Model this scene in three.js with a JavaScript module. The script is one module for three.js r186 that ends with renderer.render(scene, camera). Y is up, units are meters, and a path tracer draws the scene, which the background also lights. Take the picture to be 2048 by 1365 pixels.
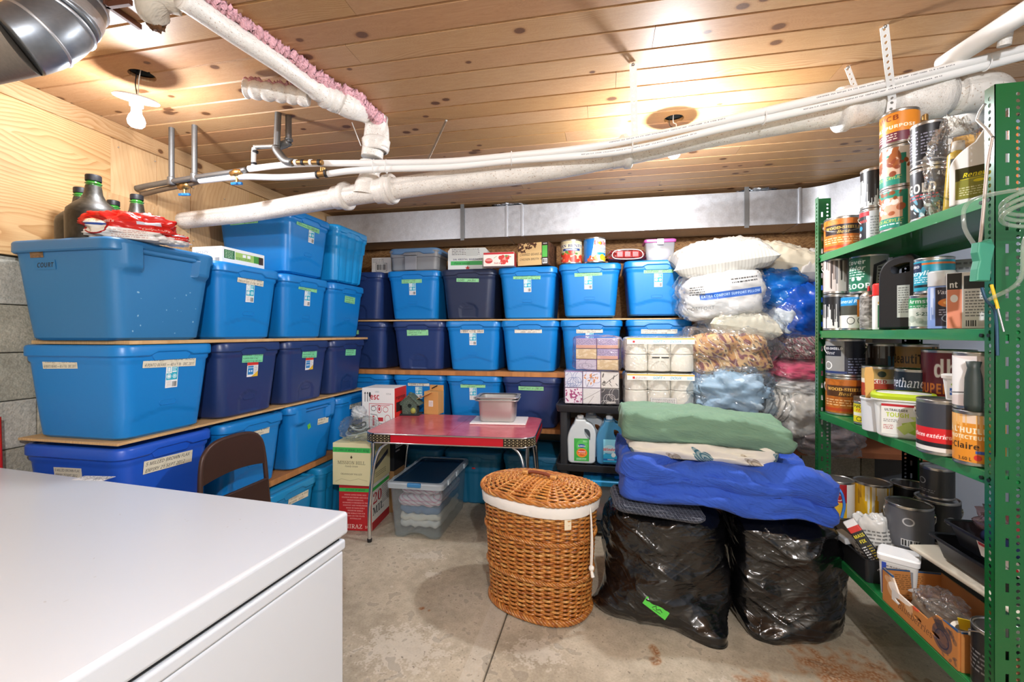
import * as THREE from 'three';
import { RoundedBoxGeometry } from 'three/addons/geometries/RoundedBoxGeometry.js';
import { mergeGeometries, mergeVertices, toCreasedNormals } from 'three/addons/utils/BufferGeometryUtils.js';
import { Brush, Evaluator, SUBTRACTION } from 'three-bvh-csg';
import { createNoise2D, createNoise3D } from 'simplex-noise';

// ---------- camera, lamps, exposure ----------
const scene = new THREE.Scene();
const F = 900, HOR = 668, CAMY = 1.43, YAW = 0.204;
const camera = new THREE.PerspectiveCamera(2 * Math.atan(682.5 / F) * 180 / Math.PI, 2048 / 1365, 0.05, 30);
camera.position.set(0, CAMY, 0);
camera.rotation.set(0, YAW, 0);
camera.setViewOffset(2048, 1365, 0, 682.5 - HOR, 2048, 1365);
scene.background = new THREE.Color(0x000000);
const renderer = new THREE.WebGLRenderer({ antialias: true });
renderer.toneMapping = THREE.LinearToneMapping;
renderer.toneMappingExposure = 1.13;
renderer.shadowMap.enabled = true;
const CEIL = 2.61, WL = -2.7, WB = -4.3, WR = 2.2, WF = 1.9;
const LAMPS = [ // bulb centres and candela
  { p: [-2.09, 2.405, -1.66], i: 2.0 },
  { p: [0.37, 2.43, -2.6], i: 6.4 },
  { p: [0.45, 2.4, 0.7], i: 17 },
];
for (const L of LAMPS) {
  const l = new THREE.PointLight(0xf6f9ff, L.i, 0, 2);
  l.position.set(...L.p); l.castShadow = true; l.shadow.radius = 2.2; l.shadow.mapSize.set(2048, 2048); l.shadow.bias = -0.002;
  l.name = 'bulb_light'; scene.add(l);
}

// ---------- helpers ----------
let sd = 12345;
const rnd = () => { sd = (sd + 0x6d2b79f5) | 0; let t = Math.imul(sd ^ (sd >>> 15), 1 | sd); t = (t + Math.imul(t ^ (t >>> 7), 61 | t)) ^ t; return ((t ^ (t >>> 14)) >>> 0) / 4294967296; };
const seeded = (s) => { let q = s * 7919 + 17; return () => { q = (q + 0x6d2b79f5) | 0; let t = Math.imul(q ^ (q >>> 15), 1 | q); t = (t + Math.imul(t ^ (t >>> 7), 61 | t)) ^ t; return ((t ^ (t >>> 14)) >>> 0) / 4294967296; }; };
const n2 = createNoise2D(seeded(3)), n3 = createNoise3D(seeded(5));
const lerp = (a, b, t) => a + (b - a) * t, clamp = (x, a = 0, b = 1) => Math.min(b, Math.max(a, x)), sst = (a, b, x) => { const t = clamp((x - a) / (b - a)); return t * t * (3 - 2 * t); };
const V = (x, y, z) => new THREE.Vector3(x, y, z);
const cY = Math.cos(YAW), sY = Math.sin(YAW);
const ray = (u, v) => { const cx = (u - 1024) / F; return [cx * cY - sY, (HOR - v) / F, -cx * sY - cY]; };
// photo pixel -> world point on the plane x / y / z = value, or at a depth
const onX = (u, v, X) => { const r = ray(u, v), t = X / r[0]; return V(X, CAMY + r[1] * t, r[2] * t); };
const onY = (u, v, Y) => { const r = ray(u, v), t = (Y - CAMY) / r[1]; return V(r[0] * t, Y, r[2] * t); };
const onZ = (u, v, Z) => { const r = ray(u, v), t = Z / r[2]; return V(r[0] * t, CAMY + r[1] * t, Z); };
const onD = (u, v, d) => { const r = ray(u, v); return V(r[0] * d, CAMY + r[1] * d, r[2] * d); };
const taken = new Map();
function numbered(n) { const k = taken.get(n) ?? 0; taken.set(n, k + 1); return k ? n + '_' + String(k).padStart(3, '0') : n; }
function tag(o, label, category, group) { o.userData.label = label; o.userData.category = category; if (group) o.userData.group = group; return o; }
function thing(name, label, category, pos = [0, 0, 0], turn = 0, group) {
  const o = new THREE.Group(); o.name = numbered(name); o.position.set(...(pos.isVector3 ? [pos.x, pos.y, pos.z] : pos)); o.rotation.y = turn; scene.add(o);
  return tag(o, label, category, group);
}
function part(name, geo, m, parent, pos, rot) {
  const o = new THREE.Mesh(geo, m); o.name = name; o.castShadow = o.receiveShadow = true;
  if (pos) o.position.set(...pos); if (rot) o.rotation.set(...rot);
  parent.add(o); return o;
}
function solo(name, geo, m, label, category, pos, rot, group) { const o = part(numbered(name), geo, m, scene, pos, rot); return tag(o, label, category, group); }
function struct(name, geo, m) { const o = geo ? new THREE.Mesh(geo, m) : new THREE.Group(); o.name = name; o.castShadow = o.receiveShadow = true; o.userData.kind = 'structure'; scene.add(o); return o; }
const mcache = new Map();
function M(color, rough = 0.6, metal = 0, extra) {
  const key = color + '|' + rough + '|' + metal + '|' + (extra ? Object.entries(extra).map(([k, v]) => k + (v?.uuid ?? v)).join() : '');
  if (!mcache.has(key)) mcache.set(key, new THREE.MeshPhysicalMaterial({ color, roughness: rough, metalness: metal, side: THREE.DoubleSide, ...extra }));
  return mcache.get(key);
}

const box = (w, h, d, r = 0.003, x = 0, y = 0, z = 0, s = 1) => new RoundedBoxGeometry(w, h, d, s, Math.min(r, w / 2.1, h / 2.1, d / 2.1)).translate(x, y, z);
const cyl = (r0, r1, h, n = 24, open = false) => new THREE.CylinderGeometry(r0, r1, h, n, 1, open);
const lathe = (pts, n = 32) => new THREE.LatheGeometry(pts.map(([r, y]) => new THREE.Vector2(Math.max(r, 1e-4), y)), n);
const tube = (pts, r, n = 8, seg, closed = false, tension = 0.5) => new THREE.TubeGeometry(new THREE.CatmullRomCurve3(pts.map((p) => p.isVector3 ? p : V(...p)), closed, 'catmullrom', tension), seg ?? Math.max(2, pts.length * 6), r, n, closed);
function rod(a, b, r, n = 12, r2) { // capped straight bar between two points
  const A = a.isVector3 ? a.clone() : V(...a), B = b.isVector3 ? b : V(...b), d = B.clone().sub(A), g = cyl(r2 ?? r, r, d.length(), n);
  g.applyQuaternion(new THREE.Quaternion().setFromUnitVectors(V(0, 1, 0), d.clone().normalize())); const m = A.add(B).multiplyScalar(0.5); return g.translate(m.x, m.y, m.z);
}
const merge = (...g) => mergeGeometries(g.flat().map((q) => { const c = q.index ? q.toNonIndexed() : q.clone(); for (const k of Object.keys(c.attributes)) if (!['position', 'normal', 'uv'].includes(k)) c.deleteAttribute(k); return c; }));
// loft through rings of equal point counts
function loft(rings, capA = true, capB = true, uvf) {
  const n = rings[0].length, P = [], I = [], U = [];
  rings.forEach((r, j) => r.forEach((p, i) => { P.push(...p); U.push(...(uvf ? uvf(p, i, j) : [i / n, j / rings.length])); }));
  for (let j = 0; j < rings.length - 1; j++) for (let i = 0; i < n; i++) { const a = j * n + i, b = j * n + (i + 1) % n; I.push(a, b, a + n, b, b + n, a + n); }
  const cap = (j, flip) => { const c = [0, 0, 0]; rings[j].forEach((p) => p.forEach((v, k) => c[k] += v / n)); const at = P.length / 3; P.push(...c); U.push(...(uvf ? uvf(c, 0, j) : [0.5, 0.5])); for (let i = 0; i < n; i++) { const a = j * n + i, b = j * n + (i + 1) % n; flip ? I.push(b, a, at) : I.push(a, b, at); } };
  if (capA) cap(0, true); if (capB) cap(rings.length - 1, false);
  const g = new THREE.BufferGeometry(); g.setAttribute('position', new THREE.Float32BufferAttribute(P, 3)); g.setAttribute('uv', new THREE.Float32BufferAttribute(U, 2)); g.setIndex(I); g.computeVertexNormals(); return g;
}
const crease = (g, a = 0.6) => toCreasedNormals(g, a);
// rounded rectangle ring, points run counter-clockwise seen from above reversed so that lofts face out
function rr(hw, hl, r, y, nc = 5, ns = 1, f) {
  const p = []; r = Math.min(r, hw * 0.98, hl * 0.98);
  const C = [[hw - r, hl - r, 0], [-hw + r, hl - r, 1], [-hw + r, -hl + r, 2], [hw - r, -hl + r, 3]];
  C.forEach(([cx, cz, q], k) => {
    for (let i = 0; i <= nc; i++) { const a = (q + i / nc) * Math.PI / 2; p.push([cx + r * Math.cos(a), y, cz + r * Math.sin(a)]); }
    const [nx, nz, nq] = C[(k + 1) % 4], e = (q + 1) * Math.PI / 2, ax = cx + r * Math.cos(e), az = cz + r * Math.sin(e), bx = nx + r * Math.cos(nq * Math.PI / 2), bz = nz + r * Math.sin(nq * Math.PI / 2);
    for (let i = 1; i < ns; i++) p.push([lerp(ax, bx, i / ns), y, lerp(az, bz, i / ns)]);
  });
  return p.reverse().map((q) => (f ? f(q) : q));
}
// drawn print: regions of two shared sheets
const SHEETS = [0, 1].map(() => { const c = document.createElement('canvas'); c.width = c.height = 2048; const t = new THREE.CanvasTexture(c); t.colorSpace = THREE.SRGBColorSpace; return { c, g: c.getContext('2d'), x: 0, y: 0, row: 0, t }; });
let sheet = 0;
const printMat = (k, rough, metal = 0, extra) => M(0xffffff, rough, metal, { map: SHEETS[k].t, ...extra });
function art(w, h, bg, ops = []) {
  let S = SHEETS[sheet];
  if (S.x + w + 4 > 2048) { S.x = 0; S.y += S.row + 4; S.row = 0; }
  if (S.y + h + 4 > 2048) { sheet++; S = SHEETS[sheet]; if (!S) throw new Error('print sheets full'); }
  const X = S.x + 2, Y = S.y + 2, g = S.g; S.x += w + 4; S.row = Math.max(S.row, h);
  g.save(); g.translate(X, Y); g.beginPath(); g.rect(-1, -1, w + 2, h + 2); g.clip();
  g.fillStyle = bg; g.fillRect(-2, -2, w + 4, h + 4);
  const R = seeded(w * 31 + h * 7 + ops.length);
  for (const [k, ...a] of ops) {
    if (k === 'r') { g.fillStyle = a[4]; g.fillRect(a[0], a[1], a[2], a[3]); }
    else if (k === 'o') { g.strokeStyle = a[4]; g.lineWidth = a[5] ?? 2; g.strokeRect(a[0], a[1], a[2], a[3]); }
    else if (k === 'e') { g.fillStyle = a[4]; g.beginPath(); g.ellipse(a[0], a[1], a[2], a[3], 0, 0, 7); g.fill(); }
    else if (k === 'c') { g.strokeStyle = a[4]; g.lineWidth = a[5] ?? 2; g.beginPath(); g.ellipse(a[0], a[1], a[2], a[3], 0, 0, 7); g.stroke(); }
    else if (k === 't') { g.fillStyle = a[4]; g.font = (a[5] ?? 'bold ') + a[3] + 'px ' + (a[6] ?? 'sans-serif'); g.textAlign = a[7] ?? 'center'; g.textBaseline = 'middle'; a[8] ? g.fillText(a[0], a[1], a[2], a[8]) : g.fillText(a[0], a[1], a[2]); }
    else if (k === 'l') { g.fillStyle = a[5]; for (let i = 0; i < a[3]; i++) { let x = a[0]; while (x < a[0] + a[2]) { const q = 3 + R() * 12; g.fillRect(x, a[1] + i * a[4], Math.min(q, a[0] + a[2] - x), Math.max(1, a[4] * 0.42)); x += q + 3; } } }
    else if (k === 'p') { g.fillStyle = a[0]; g.beginPath(); for (let i = 1; i < a.length; i += 2) g.lineTo(a[i], a[i + 1]); g.closePath(); g.fill(); }
    else if (k === 'b') { g.fillStyle = '#111'; for (let x = a[0]; x < a[0] + a[2];) { const q = 1 + R() * 3; g.fillRect(x, a[1], q, a[3]); x += q + 1 + R() * 3; } }
    else if (k === 's') { g.fillStyle = a[5]; for (let i = 0; i < a[4]; i++) { g.beginPath(); g.ellipse(a[0] + R() * a[2], a[1] + R() * a[3], (a[6] ?? 3) * (0.4 + R()), (a[7] ?? a[6] ?? 3) * (0.4 + R()), R() * 3, 0, 7); g.fill(); } }
    else if (k === 'w') { g.strokeStyle = a[0]; g.lineWidth = a[1]; g.lineCap = 'round'; g.beginPath(); for (let i = 2; i < a.length; i += 2) g.lineTo(a[i], a[i + 1]); g.stroke(); }
    else if (k === 'd') { g.fillStyle = a[5]; for (let i = 0; i < a[4]; i++) { const x = a[0] + R() * a[2], w2 = 2 + R() * 5; g.fillRect(x, a[1], w2, a[3] * (0.2 + R() * 0.8)); } }
  }
  g.restore();
  return { k: sheet, u0: X / 2048, u1: (X + w) / 2048, v0: 1 - (Y + h) / 2048, v1: 1 - Y / 2048, w, h };
}
function mapUV(g, A, fx, fy) { // uv from local position functions in 0..1
  const p = g.attributes.position, u = new Float32Array(p.count * 2);
  for (let i = 0; i < p.count; i++) { const x = p.getX(i), y = p.getY(i), z = p.getZ(i); u[2 * i] = lerp(A.u0, A.u1, clamp(fx(x, y, z))); u[2 * i + 1] = lerp(A.v0, A.v1, clamp(fy(x, y, z))); }
  g.setAttribute('uv', new THREE.BufferAttribute(u, 2)); return g;
}
// paper sheet of small thickness facing +z
function sheetGeo(A, w, h, t = 0.0012) { const g = new THREE.BoxGeometry(w, h, t, 1, 1, 1); return mapUV(g, A, (x) => x / w + 0.5, (x, y) => y / h + 0.5); }
const PAPER = (A, rough = 0.6) => printMat(A.k, rough);
// computed surface textures
function dataTex(w, h, f, srgb = true) {
  const d = new Uint8Array(w * h * 4), o = [0, 0, 0];
  for (let y = 0; y < h; y++) for (let x = 0; x < w; x++) { f(x, y, o); const i = (y * w + x) * 4; d[i] = clamp(o[0], 0, 255); d[i + 1] = clamp(o[1], 0, 255); d[i + 2] = clamp(o[2], 0, 255); d[i + 3] = 255; }
  const t = new THREE.DataTexture(d, w, h); t.magFilter = THREE.LinearFilter; t.minFilter = THREE.LinearMipmapLinearFilter; t.generateMipmaps = true; t.wrapS = t.wrapT = THREE.RepeatWrapping; if (srgb) t.colorSpace = THREE.SRGBColorSpace; t.needsUpdate = true; return t;
}
const rgb = (hex) => [(hex >> 16) & 255, (hex >> 8) & 255, hex & 255];
const mixc = (o, a, b, t) => { o[0] = lerp(a[0], b[0], t); o[1] = lerp(a[1], b[1], t); o[2] = lerp(a[2], b[2], t); };
function woodTex(seed, w, h, L, W, o) { // L x W metres; flat-sawn figure with knots
  const R = seeded(seed), knots = [], A = rgb(o.light), B = rgb(o.dark), K = rgb(o.knot ?? 0x5a341c), off = R() * 500, c0 = 0.3 + R() * 0.4, sp = o.spread ?? 26;
  for (let i = 0; i < (o.knots ?? 0); i++) knots.push([R() * L, W * (0.12 + R() * 0.76), (o.kr ?? 0.007) * (0.5 + R() * 1.3)]);
  return dataTex(w, h, (px, py, c) => {
    const u = px / w * L; let v = py / h * W, dark = 0, kn = 0;
    for (const [ku, kv, kr] of knots) { let dx = Math.abs(u - ku); dx = Math.min(dx, L - dx); const dv = v - kv, q = Math.exp(-(dx * dx) / (kr * kr * 14)) * kr * kr / (Math.abs(dv) + kr) * 1.1; const d = Math.hypot(dx * 0.75, dv) / kr; if (d < 1.6) { kn = Math.max(kn, 1 - sst(0.75, 1.15, d)); dark = Math.max(dark, 0.35 * (1 - sst(1, 1.6, d))); } v -= Math.sign(dv) * q; }
    const s = u / L * 6.28318, wx = Math.cos(s) * L * 0.16, wz = Math.sin(s) * L * 0.16;
    const warp = n3(wx * 1.2 + off, v * 3, wz * 1.2) * (o.warp ?? 0.035) + n3(wx * 4 + off, v * 9, wz * 4 + 9) * (o.warp ?? 0.035) * 0.2;
    const q = Math.abs(v - W * c0 + warp) / 0.14, ring = (Math.pow(q, 0.8) * sp + n3(wx * 2, v * 20, wz * 2 + off) * 0.35);
    const f = ring - Math.floor(ring); let g = Math.pow(f, 2.2) * (1 - sst(0.93, 1, f)) * (o.contrast ?? 0.6);
    g += n3(wx * 60, v * 900, wz * 60) * 0.06 + n3(wx * 9 + off, v * 60, wz * 9) * 0.09 + n3(wx * 0.8, v * 2 + off, wz * 0.8) * 0.12;
    mixc(c, A, B, clamp(g + dark + 0.12)); if (kn > 0) { const kk = kn * (0.72 + 0.25 * n3(u * 300, v * 300, seed)); c[0] = lerp(c[0], K[0], kk); c[1] = lerp(c[1], K[1], kk); c[2] = lerp(c[2], K[2], kk); }
  });
}
const wrT = dataTex(512, 512, (px, py, c) => { const x = px / 512 * 6, y = py / 512 * 6; let q = 0; for (let i = 0; i < 3; i++) { const a = 0.5 * i - 0.4, k = Math.cos(a), s = Math.sin(a); const r = 1 - Math.abs(n2((x * k + y * s) * 0.9 + i * 30, (y * k - x * s) * 4.5)); q += Math.pow(r, 5) * (0.8 - i * 0.15); } c[0] = c[1] = c[2] = 60 + q * 90 + n2(x * 8, y * 8) * 8; }, false);
const clearBag = (color = 0xffffff, rough = 0.08) => M(color, rough, 0, { transmission: 0.96, thickness: 0, ior: 1.6, bumpMap: wrT, bumpScale: 0.01 });
const uvMetres = (g, su, sv, ou = 0, ov = 0, ax = 'xz') => { const p = g.attributes.position, u = new Float32Array(p.count * 2), I = { x: 0, y: 1, z: 2 }; for (let i = 0; i < p.count; i++) { const q = [p.getX(i), p.getY(i), p.getZ(i)]; u[2 * i] = q[I[ax[0]]] * su + ou; u[2 * i + 1] = q[I[ax[1]]] * sv + ov; } g.setAttribute('uv', new THREE.BufferAttribute(u, 2)); return g; };
// ---------- the room ----------
{
  // floor: two cast slabs with a sawn joint over a base
  const fl = struct('floor');
  const X0 = WL - 0.1, Z0 = WB - 0.1, SX = WR - WL + 0.2, SZ = WF - WB + 0.2, JX = -0.49;
  const rust = [[1.0, -2.05, 0.30], [1.02, -1.8, 0.2], [0.62, -1.95, 0.13], [0.22, -2.12, 0.035], [0.22, -2.05, 0.03], [-0.93, -2.2, 0.022], [-0.89, -2.19, 0.012], [0.35, -1.75, 0.1], [1.02, -1.55, 0.18], [-0.55, -2.72, 0.16]];
  const pale = [[-1.15, -2.72, 0.09], [-1.08, -2.74, 0.08], [-1.18, -2.35, 0.02], [-1.0, -2.52, 0.05], [-0.6, -2.4, 0.02], [0.75, -1.75, 0.07], [-0.9, -1.9, 0.2], [-0.3, -2.0, 0.12], [0.5, -1.95, 0.08]];
  const cA = rgb(0xc6bba6), cB = rgb(0x9a8f7b), cP = rgb(0xd2ccbf), cR = rgb(0x8a5026), cD = rgb(0x5e564a);
  const ct = dataTex(2048, 2048, (px, py, c) => {
    const x = X0 + (px + 0.5) / 2048 * SX, z = Z0 + (py + 0.5) / 2048 * SZ;
    const a = n2(x * 1.1, z * 1.1), b = n2(x * 4 + 9, z * 4), d = n2(x * 15, z * 15 + 4), e = n2(x * 60, z * 60), f = n2(x * 190, z * 190);
    mixc(c, cA, cB, clamp(0.42 + a * 0.28 + b * 0.24 + d * 0.18 + e * 0.16 + f * 0.13));
    let p = 0, r = 0; for (const [sx, sz, sr] of pale) { const q = Math.hypot(x - sx, (z - sz) * 1.3) / sr + d * 0.5 + e * 0.35; p = Math.max(p, 1 - sst(0.7, 1.05, q)); }
    for (const [sx, sz, sr] of rust) { const q = Math.hypot((x - sx) * 1.2, z - sz) / sr + d * 0.45 + b * 0.35 + e * 0.2; r = Math.max(r, 1 - sst(0.35, 1.15, q)); }
    const st = Math.abs(x - JX + 0.055) < 0.045 ? 0.35 + 0.3 * e : 0;
    mixc(c, c, cP, clamp(p * 0.5 + Math.max(0, st))); mixc(c, c, cR, r * (0.55 + 0.4 * e));
    if (n2(x * 34 + 50, z * 34) > 0.86) mixc(c, c, cD, 0.55); if (b + d * 0.6 < -0.85) mixc(c, c, cD, 0.25);
  });
  const cb = dataTex(1024, 1024, (px, py, c) => { const x = px / 1024 * 3, z = py / 1024 * 3; c[0] = c[1] = c[2] = 128 + 50 * n2(x * 9, z * 9) + 40 * n2(x * 40, z * 40) + 30 * n2(x * 110, z * 110); }, false);
  cb.repeat.set(2, 2);
  const fm = M(0xffffff, 0.62, 0, { map: ct, bumpMap: cb, bumpScale: 0.0012 });
  const slab = (x0, x1) => { const g = box(x1 - x0, 0.1, SZ, 0.004, (x0 + x1) / 2, -0.05, (Z0 * 2 + SZ) / 2); return uvMetres(g, 1 / SX, 1 / SZ, -X0 / SX, -Z0 / SZ); };
  part('slab', slab(X0, JX - 0.003), fm, fl); part('slab', slab(JX + 0.003, X0 + SX), fm, fl);
  part('joint_filler', box(0.02, 0.06, SZ, 0.001, JX, -0.045, (Z0 * 2 + SZ) / 2), M(0x4a4238, 0.95), fl);

  // ceiling: tongue and groove pine boards
  const ce = struct('ceiling');
  part('subfloor', new THREE.BoxGeometry(SX, 0.05, SZ).translate(X0 + SX / 2, CEIL + 0.145, Z0 + SZ / 2), M(0x6b4a2c, 0.9), ce);
  const T = [0, 1, 2, 3, 4, 5].map((i) => woodTex(40 + i * 7, 2048, 96, 3, 0.14, { light: [0xdcb281, 0xd5a878, 0xdfb98a, 0xd2a273, 0xdbb085, 0xd8ac74][i], dark: [0xb27c48, 0xab7544, 0xb88550, 0xa36c3e, 0xb17d4a, 0xb07a40][i], knots: [4, 7, 3, 5, 8, 3][i], kr: 0.0125, contrast: [0.6, 0.45, 0.65, 0.4, 0.55, 0.6][i], spread: [17, 30, 14, 34, 22, 18][i], warp: [0.035, 0.02, 0.05, 0.015, 0.03, 0.04][i] }));
  const TM = T.map((t) => M(0xe2e2e4, 0.5, 0, { map: t, clearcoat: 0.1, clearcoatRoughness: 0.4 }));
  const ev = new Evaluator(); ev.useGroups = false;
  const holes = [[-2.07, -1.67], [LAMPS[1].p[0], LAMPS[1].p[2]]];
  const PW = 0.14, prof = new THREE.Shape([[-0.0682, 0.018], [-0.0682, 0.006], [-0.0635, 0], [0.0635, 0], [0.0682, 0.006], [0.0682, 0.018]].map(([a, b]) => new THREE.Vector2(a, b)));
  for (let k = 0, z = WB + 0.05; z < WF; k++, z += PW) {
    const cut = [WL + 0.02]; let x = WL + 0.4 + ((k * 1.37) % 2.6); while (x < WR - 0.3) { cut.push(x); x += 2.3 + ((k * 0.71) % 0.9); } cut.push(WR - 0.02);
    for (let i = 0; i + 1 < cut.length; i++) {
      const L = cut[i + 1] - cut[i] - 0.0015; let g = new THREE.ExtrudeGeometry(prof, { depth: L, bevelEnabled: false, steps: 1 });
      g.rotateY(Math.PI / 2); g.translate(cut[i], CEIL, z); // extrude along +x
      const q = (k * 3 + i * 2 + (k >> 2)) % 6;
      for (const [hx, hz] of holes) if (Math.abs(hz - z) < 0.07 + 0.055 && hx > cut[i] && hx < cut[i + 1]) {
        const A = new Brush(g.toNonIndexed ? g : g), B = new Brush(cyl(0.052, 0.052, 0.1, 28).translate(hx, CEIL, hz)); A.updateMatrixWorld(); B.updateMatrixWorld();
        g = ev.evaluate(A, B, SUBTRACTION).geometry;
      }
      uvMetres(g, 1 / 3, 1 / 0.14, rnd() * 7, -(z - 0.07) / 0.14);
      part('plank', g, TM[q], ce);
    }
  }

  // left wall: painted block below, plywood above
  const wl = struct('wall_left');
  const BT = 1.79;
  part('backing', new THREE.BoxGeometry(0.12, CEIL + 0.2, SZ).translate(WL - 0.115, CEIL / 2, Z0 + SZ / 2), M(0xb0aa9a, 0.9), wl);
  const bt = dataTex(512, 512, (px, py, c) => { const x = px / 512 * 1.2, y = py / 512 * 1.2, q = n2(x * 6, y * 6) * 13 + n2(x * 40, y * 40) * 13 + n2(x * 120, y * 120) * 12; c[0] = 190 + q; c[1] = 187 + q; c[2] = 174 + q; });
  const bb = dataTex(512, 512, (px, py, c) => { const x = px / 512 * 1.2, y = py / 512 * 1.2; c[0] = c[1] = c[2] = 128 + n2(x * 30, y * 30) * 40 + n2(x * 90, y * 90) * 50; }, false);
  const bm = [0xffffff, 0xf2efe6, 0xe8e6dd].map((c) => M(c, 0.9, 0, { map: bt, bumpMap: bb, bumpScale: 0.004 }));
  const BH = 0.2237, BL = 0.45;
  const bg = [0, 1, 2].map((i) => uvMetres(box(0.05, BH - 0.004, BL - 0.004, 0.004), 1 / 1.2, 1 / 1.2, i * 0.31, i * 0.17, 'zy'));
  for (let r = 0; r < 8; r++) for (let k = 0; k < 9; k++) { const z = WF - 0.2 - (k + (r % 2 ? 0.5 : 0)) * BL; if (z < -2.6) continue; part('concrete_block', bg[(r + k) % 3], bm[(r * 2 + k) % 3], wl, [WL - 0.028, (r + 0.5) * BH, z]); }
  const ply = [0, 1, 2].map((i) => { const R = seeded(90 + i), o = R() * 99, A = rgb([0xe0b984, 0xe3bd8c, 0xdbb280][i]), B = rgb([0xa8743c, 0xc18e56, 0xb07d48][i]); return dataTex(1024, 1024, (px, py, c) => { const x = px / 1024 * 1.2, y = py / 1024 * 1.2, q = n2(x * 1.1 + o, y * [2.2, 1.2, 1.6][i] + o) * [4.5, 2.4, 3][i] + y * 38 + n2(x * 5 + o, y * 14) * 0.22, f = q - Math.floor(q); mixc(c, A, B, clamp(Math.pow(f, 2.6) * (1 - sst(0.94, 1, f)) * [0.6, 0.3, 0.36][i] + n2(x * 7, y * 150) * 0.08 + n2(x * 2, y * 3 + o) * 0.13 + 0.16)); }); });
  const pm = ply.map((t) => M(0xeeeef0, 0.6, 0, { map: t }));
  const panel = (z0, z1, y0, y1, k, th, turn) => { const g = box(th, y1 - y0, z1 - z0, 0.002, WL + th / 2 - 0.003, (y0 + y1) / 2, (z0 + z1) / 2); uvMetres(g, 1 / 1.2, 1 / 1.2, rnd(), rnd(), turn ? 'yz' : 'zy'); part('plywood_panel', g, pm[k], wl); };
  const PT = CEIL - 0.088;
  panel(-1.99, 0.3, BT + 0.004, PT, 0, 0.022); panel(0.302, WF, BT + 0.004, PT, 0, 0.022);
  panel(-2.26, -1.993, 2.213, PT, 1, 0.012, true); panel(-2.26, -1.95, BT + 0.002, 2.21, 2, 0.026, true);
  panel(-2.486, -2.262, 2.04, PT, 1, 0.014, true); panel(-2.486, -2.262, 1.4, 2.037, 2, 0.012, true); panel(-2.986, -2.488, 2.0, PT, 2, 0.016, true); panel(-2.986, -2.488, 1.4, 1.997, 2, 0.016, true);
  panel(-3.6, -2.989, 1.4, PT, 0, 0.014, true); panel(WB, -3.603, 1.4, PT, 1, 0.014, true); panel(-3.6, -2.7, 0.02, 1.397, 2, 0.01, true); panel(WB, -3.603, 0.02, 1.397, 2, 0.01, true);
  const tr = struct('trim_1', uvMetres(box(0.03, 0.088, WF - WB, 0.003, WL + 0.012, CEIL - 0.044, (WF + WB) / 2), 1 / 3, 1 / 0.14, 0, 0, 'zy'), TM[2]);
  const nailG = new THREE.SphereGeometry(0.004, 8, 5); const nailM = M(0xc9c4ba, 0.35, 0.8);
  for (const [z, y] of [[-1.98, 2.19], [-2.1, 2.19], [-2.23, 2.19], [-1.98, 2.05], [-2.23, 2.05], [-2.28, 2.1], [-2.46, 2.1], [-2.28, 2.02], [-2.46, 2.02], [-2.5, 2.05], [-2.75, 2.05], [-2.5, 2.4], [-2.75, 2.4], [-2.03, 2.48], [-2.24, 2.48]]) part('nail_head', nailG, nailM, wl, [WL + 0.02, y, z]);

  // back wall: strand board above, painted below
  const wb = struct('wall_back');
  part('backing', new THREE.BoxGeometry(SX, CEIL + 0.2, 0.1).translate(X0 + SX / 2, CEIL / 2, WB - 0.07), M(0x8c887c, 0.9), wb);
  const ot = dataTex(1024, 512, (px, py, c) => { const x = px / 1024 * 2, y = py / 512; let best = 0; for (let i = 0; i < 3; i++) { const an = n2(Math.floor(x * 9 + i * 0.4) * 3.1, Math.floor(y * 22 + i * 0.3) * 5.7 + i) * 1.2; const s = Math.sin(an), k = Math.cos(an); best += n2((x * k + y * s) * 14 + i * 40, (y * k - x * s) * 60 + i * 20) * (0.5 - i * 0.1); } mixc(c, rgb(0xb98a55), rgb(0x6f4723), clamp(0.4 + best * 0.55)); });
  part('strand_board', uvMetres(box(SX, 1.25, 0.012, 0.001, X0 + SX / 2, 2.06, WB - 0.012), 0.5, 1, 0, 0, 'xy'), M(0xffffff, 0.7, 0, { map: ot }), wb);
  for (let r = 0; r < 6; r++) for (let k = 0; k < 4; k++) part('concrete_block', uvMetres(box(BL - 0.008, BH - 0.008, 0.05, 0.005), 1 / 1.2, 1 / 1.2, r * 0.3, k * 0.2, 'xy'), bm[(r + k) % 3], wb, [0.75 + (k + (r % 2 ? 0.5 : 0)) * BL, (r + 0.5) * BH, WB - 0.01]);
  struct('wall_right', new THREE.BoxGeometry(0.12, CEIL + 0.2, SZ).translate(WR + 0.06, CEIL / 2, Z0 + SZ / 2), M(0x8f99a6, 0.85));
  struct('wall_front', new THREE.BoxGeometry(SX, CEIL + 0.2, 0.12).translate(X0 + SX / 2, CEIL / 2, WF + 0.06), M(0xcfc8ba, 0.85));
}
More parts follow.
